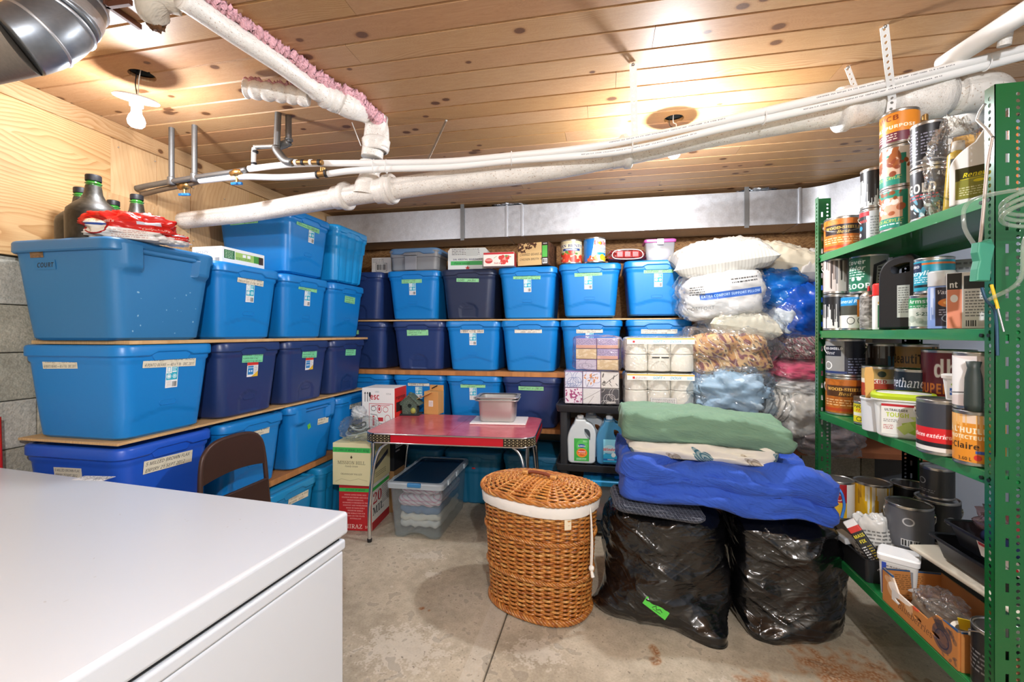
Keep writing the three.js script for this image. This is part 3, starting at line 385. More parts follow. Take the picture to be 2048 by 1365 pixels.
{
  const ZP = -2.25, o = thing('drain_pipe', 'thick white painted cast iron drain pipe running across under the ceiling', 'pipe');
  const P = [...pz([[362, 442, -2.43], [500, 426, -2.38], [640, 402, -2.3], [735, 386, ZP], [900, 362, ZP], [1080, 340, ZP], [1240, 308, ZP], [1450, 262, ZP], [1700, 218, ZP], [1800, 203, ZP], [1925, 188, ZP]])];
  P[0].x = WL + 0.005;
  part('pipe', pipe(P, (t) => 0.052 + 0.012 * t, 24, 90), WHITEP, o);
  const dir = (a, b) => P[b].clone().sub(P[a]);
  const HB = (r) => [[r, -0.05], [r + 0.01, -0.045], [r + 0.012, 0.0], [r + 0.022, 0.012], [r + 0.024, 0.035], [r + 0.014, 0.045], [r + 0.002, 0.05]];
  part('hub', hub(onZ(685, 394, -2.28), dir(2, 3), HB(0.054)), WHITEP, o); part('hub', hub(onZ(768, 381, ZP), dir(3, 4), HB(0.056)), WHITEP, o); part('hub', hub(onZ(783, 378, ZP), dir(3, 4), [[0.05, -0.02], [0.078, -0.015], [0.08, 0.01], [0.07, 0.022], [0.05, 0.025]]), WHITEP, o);
  part('hub', hub(onZ(1242, 306, ZP), dir(6, 7), HB(0.058)), WHITEP, o);
  part('hub', hub(onZ(1715, 214, ZP), dir(7, 8).negate(), [[0.06, -0.11], [0.075, -0.1], [0.079, -0.06], [0.071, -0.045], [0.083, -0.03], [0.085, 0.03], [0.095, 0.045], [0.094, 0.075], [0.075, 0.085], [0.06, 0.09]]), WHITEP, o);
  part('hub', hub(onZ(1850, 197, ZP), dir(8, 9), [[0.06, -0.12], [0.08, -0.09], [0.092, -0.02], [0.1, 0.02], [0.1, 0.05], [0.085, 0.06], [0.083, 0.08], [0.06, 0.09]]), WHITEP, o);
  const e = onZ(1915, 190, ZP); part('elbow', pipe([e.clone().add(V(-0.02, 0, 0)), e.clone().add(V(0.08, 0.01, -0.01)), e.clone().add(V(0.17, 0.012, -0.08)), e.clone().add(V(0.2, 0.015, -0.2)), e.clone().add(V(0.2, 0.02, -0.5))], 0.082, 24, 24), WHITEP, o);
  // tee boss and vertical stub
  const tb = onZ(735, 384, ZP), tt = onZ(751, 262, ZP); part('tee', hub(tb, tt.clone().sub(tb), [[0.075, -0.02], [0.07, 0.04], [0.055, 0.075], [0.05, 0.11], [0.058, 0.12], [0.06, 0.16]]), WHITEP, o);
  // the branch that comes down from the ceiling, kept as a thing of its own below
  const br = thing('branch_drain', 'white wrapped drain branch with pink insulation dropping into the thick drain pipe', 'pipe');
  part('drop', pipe([tb.clone().lerp(tt, 0.55), tt.clone(), onZ(755, 232, ZP)], 0.057, 24, 20), WHITEP, br);
  part('hub', hub(onZ(752, 293, ZP), V(0.02, 1, 0), [[0.056, -0.03], [0.066, -0.025], [0.072, 0.01], [0.075, 0.03], [0.066, 0.04], [0.056, 0.042]]), WHITEP, br);
  part('elbow', pipe([onZ(758, 300, ZP), onZ(755, 250, ZP), onZ(735, 226, -2.22), onY(700, 214, 2.535), onY(680, 203, 2.54)], 0.055, 24, 24), WHITEP, br);
  const B = [onY(700, 213, 2.535), onY(660, 196, 2.54), onY(620, 172, 2.54), onY(560, 128, 2.545), onY(470, 68, 2.55), onY(362, -6, 2.55)];
  part('pipe', pipe(B, (t) => t < 0.25 ? 0.045 : 0.037, 20, 50), WHITEP, br);
  for (let i = 0; i < 5; i++) { const a = B[0].clone().lerp(B[1], i / 3.2), d = B[1].clone().sub(B[0]); part('wrap', hub(a, d.applyAxisAngle(V(0, 1, 0), 0.25 * Math.sin(i * 3)), [[0.04, -0.03], [0.052 + 0.004 * (i % 2), -0.026], [0.056, 0.0], [0.05, 0.022], [0.04, 0.026]], 20), WHITEP, br); }
  // pink glass wool laid on top
  const wool = M(0xe8b0b8, 1, 0, { sheen: 0.6, sheenRoughness: 0.9, sheenColor: new THREE.Color(0xffd0d8), bumpMap: paintBump, bumpScale: 0.02 });
  const wp = [onZ(765, 216, ZP - 0.02).setY(2.585), ...B.map((q) => q.clone().add(V(0.035, 0.04, 0)))]; wp.forEach((q) => { q.y = Math.min(q.y, 2.592); });
  const wg = pipe(wp, (t) => 0.032 + 0.01 * n2(t * 40, 3) - 0.016 * t, 14, 160); { const p = wg.attributes.position; for (let i = 0; i < p.count; i++) { const q = V(p.getX(i), p.getY(i), p.getZ(i)), s = n3(q.x * 70, q.y * 70, q.z * 70) * 0.009; p.setXYZ(i, q.x + s, Math.min(CEIL - 0.003, q.y + s), q.z + s); } wg.computeVertexNormals(); } part('insulation', wg, wool, br);
  // ragged wrapped stub beside it
  const ws = thing('wrapped_pipe', 'short stub pipe in ragged white wrapping with pink fluff under the ceiling', 'pipe'); const S = [onY(618, 196, 2.52), onY(570, 188, 2.53), onY(530, 183, 2.53), onY(493, 178, 2.54)];
  part('pipe', pipe(S, (t) => 0.034 + 0.008 * Math.abs(Math.sin(t * 17)), 18, 60), WHITEP, ws); part('insulation', pipe(S.map((q) => q.clone().add(V(-0.01, 0.03, 0.0))), (t) => 0.022 + 0.012 * n2(t * 19, 7), 12, 60), wool, ws);
  // white plaster elbow and its broken end
  const pe = thing('plaster_elbow', 'plaster-covered pipe elbow with a broken brown end at the white branch pipe', 'pipe'); const E = [onD(352, -8, 1.58), onD(318, -10, 1.56), onD(305, 12, 1.57), onD(309, 34, 1.6)];
  const eg = pipe(E, (t) => 0.058 - 0.012 * t, 20, 30); part('covering', eg, M(0xc9c0b0, 0.9, 0, { bumpMap: paintBump, bumpScale: 0.006 }), pe);
  const bg = new THREE.IcosahedronGeometry(0.028, 3); { const p = bg.attributes.position; for (let i = 0; i < p.count; i++) { const q = V(p.getX(i), p.getY(i), p.getZ(i)); q.multiplyScalar(1 + n3(q.x * 90, q.y * 90, q.z * 90) * 0.25); p.setXYZ(i, q.x, q.y, q.z); } bg.computeVertexNormals(); } part('broken_end', bg, M(0x5a3a1e, 0.95), pe, onD(312, 47, 1.6).toArray());
  // pex water lines
  const pexM = M(0xf2f1ee, 0.4), pexPts = [[498, 338], [600, 328], [780, 326], [900, 323], [1020, 312], [1130, 301], [1240, 284], [1450, 240], [1700, 183], [1870, 142], [2075, 91]], low = [[400, 362], [480, 354], [560, 355], [640, 350], [700, 342], [780, 338], [900, 334], [1020, 322], [1240, 303], [1450, 256], [1700, 201], [1870, 158], [2075, 104]];
  const pr = (s) => art(1200, 22, '#f2f1ee', [['t', s, 600, 11, 15, '#33353a', 'bold ', 'sans-serif', 'center', 1180]]);
  for (const [pts, z, lb, txt] of [[pexPts, -2.13, 'upper white plastic water line with printed lettering strapped in front of the drain pipe', 'CERTIFIED  PEX  NSF-pw  3/4  CTS  SDR9  ASTM F876/F877  100PSI AT 180F   F1807 F2080   CL-R  C/DW  B137.5'], [low, -2.14, 'lower white plastic water line beneath its twin along the drain pipe', 'NSF-pw U.P. CODE  COLD/HOT 160PSI AT 73F  100PSI AT 180F   CSA B137.5   MADE IN CANADA   05 12']]) {
    const w = thing('water_pipe', lb, 'pipe'), c = pz(pts, z); part('pipe', pipe(c, 0.0165, 14, 90), pexM, w);
    const A = pr(txt), i0 = 7, cc = new THREE.CatmullRomCurve3(c), rings = []; // printing hugging the pipe
    for (const [f0, f1] of [[0.5, 0.72], [0.74, 0.96]]) { const seg = 24, P2 = [], U = [], I = []; for (let i = 0; i <= seg; i++) { const q = cc.getPointAt(lerp(f0, f1, i / seg)); for (let k = 0; k < 4; k++) { const a = lerp(-0.3, 0.32, k / 3); P2.push(q.x, q.y + 0.0169 * Math.sin(a), q.z + 0.0169 * Math.cos(a)); U.push(lerp(A.u0, A.u1, i / seg), lerp(A.v0, A.v1, k / 3)); } } for (let i = 0; i < seg; i++) for (let k = 0; k < 3; k++) { const a = i * 4 + k; I.push(a, a + 4, a + 1, a + 4, a + 5, a + 1); } const g = new THREE.BufferGeometry(); g.setAttribute('position', new THREE.Float32BufferAttribute(P2, 3)); g.setAttribute('uv', new THREE.Float32BufferAttribute(U, 2)); g.setIndex(I); g.computeVertexNormals(); part('print', g, PAPER(A, 0.4), w); }
  }
  const tie = (u, v, h, l) => { const c = onZ(u, v, -2.135), pts = []; for (let i = 0; i < 20; i++) { const a = i / 20 * 6.283; pts.push(V(c.x + 0.004 * Math.cos(a), c.y + Math.sin(a) * h, c.z + Math.cos(a) * 0.024)); } solo('cable_tie', tube(pts, 0.0025, 5, 40, true), pexM, l, 'tie', null, null, 'ties on the white water lines'); };
  tie(748, 333, 0.034, 'white tie under the vertical drain, of the close pair nearer the copper tee'); tie(773, 333, 0.034, 'white tie under the vertical drain, of the close pair farther from the copper tee'); tie(1023, 317, 0.032, 'single white tie on the water lines between vertical drain and long strap'); tie(1263, 291, 0.032, 'white tie on the water lines beside the long perforated strap'); tie(1527, 234, 0.032, 'white tie on the water lines between the ceiling bulb and slanting strap'); tie(1972, 125, 0.032, 'white tie on the water lines above the green shelving post');
  // galvanised supply pipes
  const g1 = thing('supply_pipe', 'dull galvanised supply pipe with blue valve leading into the upper water line', 'pipe'), gp = pz([[245, 379], [300, 371], [388, 356], [470, 344], [492, 340]], -2.13); gp[0].x = WL + 0.02;
  part('pipe', pipe(gp, 0.0155, 14, 40), GALVP, g1);
  const valve = (par, u, v, u2, v2, z) => { const a = onZ(u, v, z), b = onZ(u2, v2, z); part('valve_body', merge(hub(a, V(1, 0.1, 0), [[0, -0.035], [0.019, -0.035], [0.02, -0.012], [0.024, -0.01], [0.024, 0.01], [0.02, 0.012], [0.019, 0.035], [0, 0.035]], 8), rod(a, b, 0.008)), BRASS, par);
    const hs = []; for (let i = 0; i < 40; i++) { const q = i / 40 * 6.283, r = 0.024 + 0.004 * Math.cos(5 * q); hs.push(new THREE.Vector2(r * Math.cos(q), r * Math.sin(q))); } part('valve_handle', new THREE.ExtrudeGeometry(new THREE.Shape(hs), { depth: 0.008, bevelSize: 0.003, bevelThickness: 0.003, bevelSegments: 2 }).rotateX(Math.PI / 2 + 0.25).translate(b.x, b.y, b.z), M(0x1878c4, 0.35), par); };
  valve(g1, 474, 346, 474, 366, -2.13);
  const el = (p, r = 0.021) => new THREE.SphereGeometry(r, 16, 12).translate(p.x, p.y, p.z);
  for (const [u, v, w, h] of [[343, 363, 340, 257], [389, 356, 389, 238]]) { const a = onZ(u, v, -2.13), b = V(a.x, CEIL, a.z); part('riser', merge(rod(a, b, 0.0145), hub(a, V(0, 1, 0), [[0, -0.02], [0.02, -0.02], [0.021, 0.02], [0.016, 0.025]], 14)), GALVP, g1); }
  const g2 = thing('supply_pipe', 'rusty galvanised supply pipe with blue valve under the other supply pipe', 'pipe'), gq = pz([[262, 391], [330, 378], [376, 369], [402, 362]], -2.16); gq[0].x = WL + 0.02; part('pipe', pipe(gq, 0.0145, 12, 30), M(0x83725f, 0.6, 0.6), g2); valve(g2, 369, 372, 369, 388, -2.16);
  const g3 = thing('riser_fitting', 'galvanised riser elbowing into black-banded fittings at the upper water line', 'pipe'), q0 = onZ(553, 300, -2.1), q1 = onZ(570, 321, -2.1), q2 = onZ(585, 325, -2.1), q3 = onZ(645, 325, -2.1);
  part('riser', merge(rod(V(q0.x + 0.01, CEIL, q0.z), q0, 0.0165), pipe([q0.clone().add(V(0, 0.02, 0)), q0, q1, q2], 0.021, 14, 16)), GALVP, g3); part('coupling', rod(q2, q3, 0.013), BRASS, g3);
  for (const t of [0.12, 0.35, 0.62, 0.9]) part('crimp_ring', rod(q2.clone().lerp(q3, t - 0.04), q2.clone().lerp(q3, t + 0.04), 0.0155), t === 0.35 || t === 0.9 ? M(0x2a2a2c, 0.5, 0.4) : pexM, g3);
  const g4 = thing('riser_fitting', 'galvanised riser elbowing into a short white plastic drop above the supply valve', 'pipe'), r0 = onZ(577, 285, -2.14), r1 = onZ(560, 292, -2.14), r2 = onZ(512, 294, -2.14), r3 = onZ(507, 334, -2.13);
  part('riser', merge(rod(V(r0.x, CEIL, r0.z), r0, 0.016), pipe([r0.clone().add(V(0, 0.02, 0)), r0, r1], 0.0205, 14, 12)), GALVP, g4); part('nipple', rod(r1, r2, 0.012), STEELM, g4); part('drop', pipe([r2, r2.clone().add(V(-0.012, -0.012, 0)), r3], 0.0125, 12, 16), pexM, g4);
  for (const t of [0.25, 0.85]) { const a = r2.clone().lerp(r3, t); part('crimp_ring', rod(a.clone().add(V(0, 0.006, 0)), a.clone().add(V(0, -0.006, 0)), 0.015), M(0x2a2a2c, 0.5, 0.4), g4); }
  const g5 = thing('pipe_tee', 'copper tee with black crimp rings on the lower water line', 'fitting'); const ta = onZ(634, 350, -2.13), tb2 = onZ(654, 347, -2.13); part('tee_body', merge(rod(ta, tb2, 0.019), rod(onZ(645, 348, -2.13), onZ(646, 336, -2.13), 0.015)), BRASS, g5); part('crimp_ring', rod(ta, ta.clone().lerp(tb2, 0.18), 0.0205), M(0x222224, 0.5), g5); part('crimp_ring', rod(tb2.clone().lerp(ta, 0.18), tb2, 0.0205), M(0x222224, 0.5), g5);
  // hanger straps: flat perforated bands
  const band = (pts, w, th, holes, m, name, label) => { const o2 = thing(name, label, 'strap', pts[0]); const L = []; for (let i = 0; i + 1 < pts.length; i++) { const a = pts[i].clone().sub(pts[0]), b = pts[i + 1].clone().sub(pts[0]), d = b.clone().sub(a), len = d.length(); const s = new THREE.Shape([[-w / 2, 0], [w / 2, 0], [w / 2, len], [-w / 2, len]].map(([x, y]) => new THREE.Vector2(x, y))); if (holes) for (let y = 0.012; y < len - 0.008; y += holes) { const h = new THREE.Path(); h.absarc(0, y, w * 0.2, 0, Math.PI * 2, true); s.holes.push(h); } const g = new THREE.ExtrudeGeometry(s, { depth: th, bevelEnabled: false, curveSegments: 5 }); const Y = d.clone().normalize(), Z0 = V(-0.2, 0, 1).normalize(), Xv = new THREE.Vector3().crossVectors(Y, Z0).normalize(), Zv = new THREE.Vector3().crossVectors(Xv, Y); g.applyMatrix4(new THREE.Matrix4().makeBasis(Xv, Y, Zv)); g.translate(a.x, a.y, a.z); L.push(g); } part('band', merge(L), m, o2); part('screw', new THREE.SphereGeometry(0.007, 10, 6).translate(0, -0.006, 0.006), STEELM, o2); return o2; };
  const top = (u, v) => onY(u, v, CEIL - 0.003);
  band([top(1266, 128), onZ(1270, 290, -2.175)], 0.03, 0.002, 0.028, pexM, 'hanger_strap', 'long white perforated strap holding the drain pipe in front of the bulb');
  band([top(1768, 52), onZ(1784, 200, -2.165), onZ(1780, 235, -2.168)], 0.03, 0.002, 0.026, pexM, 'hanger_strap', 'white perforated strap holding the drain pipe above the green shelving');
  band([top(1694, 134), onZ(1712, 180, -2.3)], 0.022, 0.002, 0.024, pexM, 'hanger_strap', 'short slanting white perforated strap behind the water lines');
  band([top(893, 240), onZ(855, 322, -2.22)], 0.014, 0.0015, 0, STEELM, 'hanger_strap', 'thin bare metal strap slanting up from the water lines');
  solo('hanger_wire', rod(onZ(704, 245, -2.2), onZ(722, 292, -2.19), 0.0022, 6), pexM, 'thin white wire beside the vertical drain hub', 'wire');
  // thick white pipe rising to the right
  const wr = thing('rising_pipe', 'plain white plastic pipe slanting up above the green shelving', 'pipe'); const W0 = onZ(1885, 130, -2.2), W1 = onY(2075, 8, 2.56); part('pipe', pipe([W0, W0.clone().lerp(W1, 0.5), W1], 0.036, 20, 10), M(0xeceae5, 0.45), wr);
  part('stub', rod(onZ(2008, 92, -2.02), V(onZ(2008, 92, -2.02).x, CEIL, -2.0), 0.02), WHITEP, wr);
  const bv = thing('tap_valve', 'small water tap with blue handle behind the paint cans under the drain pipe', 'valve', onZ(1818, 245, -2.2)); part('valve_body', merge(rod([0, 0, 0], [0.07, 0, -0.02], 0.012), rod([0.07, 0, -0.02], [0.07, 0.1, -0.02], 0.011)), BRASS, bv); { const hs = []; for (let i = 0; i < 30; i++) { const q = i / 30 * 6.283, r = 0.03 + 0.008 * Math.cos(3 * q); hs.push(new THREE.Vector2(r * Math.cos(q), r * Math.sin(q))); } part('valve_handle', new THREE.ExtrudeGeometry(new THREE.Shape(hs), { depth: 0.01, bevelSize: 0.003, bevelThickness: 0.003, bevelSegments: 2 }).rotateY(-0.5).translate(-0.005, 0, 0.0), M(0x1878c4, 0.35), bv); }
}
{ // sheet metal duct along the back wall
  const o = thing('air_duct', 'rectangular galvanised air duct along the back wall under the ceiling', 'duct'), y0 = 2.3, y1 = 2.575, zf = -3.93, zb = -4.27;
  const sec = (x, zF, zB, xB = x) => [[x, y0, zF], [x, y1, zF], [xB, y1, zB], [xB, y0, zB]];
  const ductPart = (rings, nm) => { const g = crease(loft(rings, true, true, (p) => [p[0] + p[2] * 0.6, p[1] + p[2]]), 0.3); part(nm, g, GALV, o); };
  ductPart([sec(-2.66, zf, zb), sec(-0.86, zf, zb)], 'section'); ductPart([sec(-0.858, zf + 0.004, zb), sec(-0.72, zf + 0.004, zb)], 'section'); ductPart([sec(-0.718, zf, zb), sec(1.5, zf, zb)], 'section');
  const rings = []; for (let i = 0; i <= 10; i++) { const a = i / 10 * Math.PI / 4, r1 = 0.25, r2 = 0.59; rings.push([[1.5 + Math.sin(a) * r1, y0, zf + r1 * (1 - Math.cos(a))], [1.5 + Math.sin(a) * r1, y1, zf + r1 * (1 - Math.cos(a))], [1.5 + Math.sin(a) * r2, y1, zb + (r2) * (1 - Math.cos(a)) ], [1.5 + Math.sin(a) * r2, y0, zb + r2 * (1 - Math.cos(a))]]); }
  ductPart(rings, 'elbow'); const l = rings[10]; ductPart([l, l.map(([x, y, z]) => [x + 0.22, y, z + 0.22])], 'section');
  for (const x of [-0.86, -0.72, 1.5]) part('seam_cleat', box(0.02, y1 - y0 + 0.012, 0.35, 0.003, x, (y0 + y1) / 2, (zf + zb) / 2 + 0.008), GALV, o);
  for (const [u, nm] of [[925, 'flat metal strap over the air duct left of its seam'], [1493, 'flat metal strap over the air duct near its bend']]) { const p = onZ(u, 430, zf + 0.006); solo('duct_strap', box(0.035, CEIL - y0 + 0.02, 0.003, 0.001), GALVP, nm, 'strap', [p.x, (CEIL + y0) / 2 - 0.01, zf + 0.012]); }
  for (const [x, w, lb] of [[-0.86, 0.32, 'crumpled foil tape lump on the air duct by its seam'], [1.2, 0.3, 'crumpled foil tape lump on the air duct near its bend']]) { const g = new THREE.SphereGeometry(1, 40, 16), p = g.attributes.position; for (let i = 0; i < p.count; i++) { const q = V(p.getX(i), p.getY(i), p.getZ(i)); const s = 1 + 0.3 * n3(q.x * 5, q.y * 5, q.z * 5 + x); p.setXYZ(i, q.x * w / 2 * s, q.y * 0.016 * s, q.z * 0.1 * s); } g.computeVertexNormals(); solo('foil_tape', g, M(0xc7ccd2, 0.18, 1), lb, 'foil', [x, 2.588, zf - 0.08]); }
}
{ // flue elbow, top left
  const o = thing('flue_pipe', 'galvanised metal flue pipe with a jointed elbow by the plywood wall', 'pipe');
  const c = [onD(-70, 105, 1.42), onD(40, 82, 1.46), onD(85, 60, 1.5), onD(110, 32, 1.53), onD(118, -30, 1.56)];
  const axis = [onD(-90, 108, 1.41), onD(35, 84, 1.46)];
  part('straight', rod(axis[0], axis[1], 0.098, 40), M(0xa89a88, 0.55, 0.5, { map: galvTex }), o);
  const pts = [onD(28, 86, 1.455), onD(78, 70, 1.49), onD(118, 42, 1.53), onD(140, 5, 1.56), onD(150, -60, 1.6)];
  part('elbow', pipe(pts, 0.1, 40, 30), M(0xb4b8bb, 0.36, 0.75, { map: galvTex }), o);
  for (const i of [1, 2, 3]) part('seam_ring', hub(pts[i], pts[i + 1].clone().sub(pts[i - 1]), [[0.099, -0.006], [0.105, 0], [0.099, 0.006]], 40), GALV, o);
  part('strap', hub(pts[2].clone().lerp(pts[3], 0.5), pts[3].clone().sub(pts[2]), [[0.101, -0.02], [0.104, -0.02], [0.104, 0.02], [0.101, 0.02]], 40), GALV, o);
  // dark wooden strips and hole around the flue
  const w1 = [onY(205, 2, CEIL - 0.012), onY(281, 55, CEIL - 0.012)], w2 = [onY(190, 14, CEIL - 0.012), onY(262, 4, CEIL - 0.012)];
  for (const [[a, b], lb] of [[w1, 'thin dark wooden strip on the ceiling beside the plaster elbow'], [w2, 'thin dark wooden strip on the ceiling meeting a longer one']]) { const d = b.clone().sub(a); const g = box(d.length(), 0.02, 0.016, 0.002); g.rotateY(-Math.atan2(d.z, d.x)); solo('ceiling_strip', g, M(0x5b3320, 0.7), lb, 'strip', a.lerp(b, 0.5).toArray()); }
  solo('red_pole', rod([-2.56, 0.014, -1.47], [-2.64, 1.06, -1.49], 0.014, 14), M(0xd6281c, 0.35), 'red metal pole leaning by the block wall behind the freezer', 'pole');
}
// ---------- freezer, table and what stands around it ----------
{
  const FH = 0.87, C = onY(698, 1022, FH), o = thing('chest_freezer', 'white chest freezer with closed lid in front of the bins', 'freezer', [C.x, 0, C.z], -0.075);
  const w = M(0xd2d7dd, 0.32, 0, { clearcoat: 0.4, clearcoatRoughness: 0.2 }), L = 1.78, D = 0.78;
  part('lid', box(L, 0.072, D, 0.012, -L / 2, FH - 0.036, D / 2, 4), w, o);
  part('gasket', box(L - 0.04, 0.014, D - 0.04, 0.002, -L / 2, FH - 0.079, D / 2), M(0x2a2b2d, 0.7), o);
  part('rim', box(L - 0.012, 0.032, D - 0.012, 0.008, -L / 2, FH - 0.102, D / 2, 3), w, o);
  part('body', box(L - 0.02, FH - 0.118 - 0.02, D - 0.02, 0.012, -L / 2, (FH - 0.118 + 0.02) / 2, D / 2, 3), w, o);
  part('base', box(L - 0.08, 0.03, D - 0.08, 0.002, -L / 2, 0.015, D / 2), M(0x33353a, 0.7), o);
  const A = art(180, 60, '#e9e9e9', [['s', 0, 4, 180, 50, 60, 'rgba(120,122,124,0.35)', 26, 2.5], ['s', 60, 10, 110, 40, 40, 'rgba(70,70,72,0.35)', 18, 1.6]]);
  const t = onY(188, 957, FH + 0.001).sub(V(C.x, 0, C.z)).applyAxisAngle(V(0, 1, 0), 0.075); part('tape_residue', sheetGeo(A, 0.13, 0.05, 0.0008).rotateX(-Math.PI / 2).rotateY(0.2), PAPER(A, 0.5), o, [t.x, FH + 0.0008, t.z]);
  const sg = new THREE.CircleGeometry(1, 6).rotateX(-Math.PI / 2); for (const [u, v] of [[20, 1030], [160, 1052], [188, 1118], [190, 1155], [370, 1040], [375, 1043], [455, 1055], [480, 1040], [492, 1058], [525, 1066], [552, 1046], [556, 1066], [90, 1205], [132, 1203], [600, 1032], [240, 1030]]) { const q = onY(u, v, FH).sub(V(C.x, 0, C.z)).applyAxisAngle(V(0, 1, 0), 0.075), s = part('scuff', sg, M(0xc2c4c6, 0.5), o, [q.x, FH + 0.0006, q.z], [0, rnd() * 3, 0]); s.scale.set(0.002 + rnd() * 0.005, 1, 0.0015 + rnd() * 0.001); }
}
{ // folded steel chair leaning on the bins
  const o = thing('folding_chair', 'folded brown steel folding chair leaning against the blue bins', 'chair', [-1.86, 0, -2.02], Math.PI / 2);
  const m = M(0x4a332b, 0.4, 0.25), q = new THREE.Group(); q.name = 'chair_frame'; q.rotation.x = -0.06; o.add(q);
  const zs = 0, U = [[-0.215, 0.012, 0], [-0.215, 0.55, zs], [-0.2, 0.78, zs], [-0.165, 0.855, zs], [-0.1, 0.885, zs], [0, 0.892, zs], [0.1, 0.885, zs], [0.165, 0.855, zs], [0.2, 0.78, zs], [0.215, 0.55, zs], [0.215, 0.012, 0]];
  part('tube_frame', tube(U, 0.0125, 12, 90), m, q);
  const bs = new THREE.Shape(); bs.moveTo(-0.2, 0.70); bs.quadraticCurveTo(0, 0.745, 0.2, 0.70); bs.lineTo(0.2, 0.78); bs.quadraticCurveTo(0.19, 0.87, 0.1, 0.885); bs.quadraticCurveTo(0, 0.9, -0.1, 0.885); bs.quadraticCurveTo(-0.19, 0.87, -0.2, 0.78);
  part('backrest', new THREE.ExtrudeGeometry(bs, { depth: 0.012, bevelSize: 0.005, bevelThickness: 0.004, bevelSegments: 3, curveSegments: 20 }).translate(0, 0, -0.006), M(0x3f2a22, 0.38, 0.15), q);
  part('seat', box(0.38, 0.4, 0.02, 0.02, 0, 0.42, 0.03, 3), M(0x3f2a22, 0.38, 0.15), q);
  for (const s of [-1, 1]) { part('rear_leg', tube([[s * 0.19, 0.012, 0.05], [s * 0.19, 0.3, 0.04], [s * 0.19, 0.6, 0.02]], 0.011, 10, 12), m, q); part('foot_cap', cyl(0.015, 0.015, 0.022, 14), BLACKR, q, [s * 0.215, 0.016, 0]); }
  part('crossbar', rod([-0.19, 0.16, 0.045], [0.19, 0.16, 0.045], 0.009), m, q);
}
const chrome = M(0xd6d8da, 0.16, 1);
const TBL = { x: -1.055, z: -3.2, t: 0.06, y: 0.755 };
const onTable = (u, v, dy = 0) => onY(u, v, TBL.y + dy).toArray();
{
  const o = thing('dinette_table', 'red laminate dinette table with chrome legs and edging', 'table', [TBL.x, 0, TBL.z], TBL.t), hw = 0.585, hl = 0.37, r = 0.1, y = TBL.y;
  const rt = dataTex(512, 512, (px, py, c) => { const x = px / 512 * 1.2, z = py / 512 * 1.2, q = n2(x * 3, z * 3) * 0.5 + n2(x * 9, z * 9) * 0.35 + n2(x * 30, z * 30) * 0.25; mixc(c, rgb(0xbc3a48), rgb(0xdd8088), clamp(0.4 + q * 0.5)); });
  const tm = M(0xffffff, 0.28, 0, { map: rt, clearcoat: 0.5, clearcoatRoughness: 0.2 });
  for (const s of [-1, 1]) { const S = new THREE.Shape(), e = 0.0012; S.moveTo(s * e, -hl); S.lineTo(s * (hw - r), -hl); S.absarc(s * (hw - r), -hl + r, r, -Math.PI / 2, s > 0 ? 0 : -Math.PI, s < 0); S.lineTo(s * hw, hl - r); S.absarc(s * (hw - r), hl - r, r, s > 0 ? 0 : Math.PI, Math.PI / 2, s < 0); S.lineTo(s * e, hl); const g = new THREE.ExtrudeGeometry(S, { depth: 0.02, bevelEnabled: false, curveSegments: 12 }); g.rotateX(Math.PI / 2); g.translate(0, y, 0); part('tabletop_leaf', uvMetres(g, 1 / 1.2, 1 / 1.2, 0.5, 0.5), tm, o); }
  const ring = (off, yy) => rr(hw + off, hl + off, r + off, yy, 10, 1);
  part('apron', loft([ring(0.002, y - 0.062), ring(0.004, y - 0.04), ring(0.002, y - 0.004)], false, false), M(0xc81426, 0.3), o);
  const edge = (yy, rad) => tube(ring(0.003, yy).map((p) => V(...p)), rad, 8, 140, true, 0.2); part('chrome_edge', edge(y - 0.004, 0.0055), chrome, o); part('chrome_edge', edge(y - 0.063, 0.005), chrome, o);
  part('frame', box(1.04, 0.05, 0.62, 0.004, 0, y - 0.046, 0), M(0x5a5c60, 0.4, 0.6), o);
  const P = art(220, 64, '#2c2416', [...Array(10 * 3)].map((_, i) => { const x = (i % 10) * 22 + 11, z = Math.floor(i / 10) * 21 + 11; return ['p', '#d8c9a0', x, z - 8, x + 2, z - 2, x + 8, z, x + 2, z + 2, x, z + 8, x - 2, z + 2, x - 8, z, x - 2, z - 2]; }).concat([...Array(9 * 2)].map((_, i) => ['e', (i % 9) * 22 + 22, Math.floor(i / 9) * 21 + 21.5, 2.5, 2.5, '#d8c9a0'])));
  for (const s of [-1, 1]) { const path = []; for (let i = 0; i <= 6; i++) path.push([lerp(hw - 0.2, hw - r, i / 6), hl]); for (let i = 1; i <= 10; i++) { const a = Math.PI / 2 * (1 - i / 10); path.push([hw - r + r * Math.cos(a), hl - r + r * Math.sin(a)]); } if (s < 0) path.reverse(); const Ps = [], U = [], I = []; path.forEach(([x, z], i) => { const nx = x > hw - r ? (x - hw + r) / r : 0, nz = x > hw - r ? (z - hl + r) / r : 1; for (const k of [0, 1]) { Ps.push(s * (x + nx * 0.0052), y - 0.059 + k * 0.052, z + nz * 0.0052); U.push(lerp(P.u0, P.u1, i / (path.length - 1)), k ? P.v1 : P.v0); } }); for (let i = 0; i + 1 < path.length; i++) { const a = i * 2; I.push(a, a + 2, a + 1, a + 2, a + 3, a + 1); } const g = new THREE.BufferGeometry(); g.setAttribute('position', new THREE.Float32BufferAttribute(Ps, 3)); g.setAttribute('uv', new THREE.Float32BufferAttribute(U, 2)); g.setIndex(I); g.computeVertexNormals(); const cp = part('corner_panel', g, PAPER(P, 0.3), o); cp.userData.label = 'black and gold patterned corner panel'; }
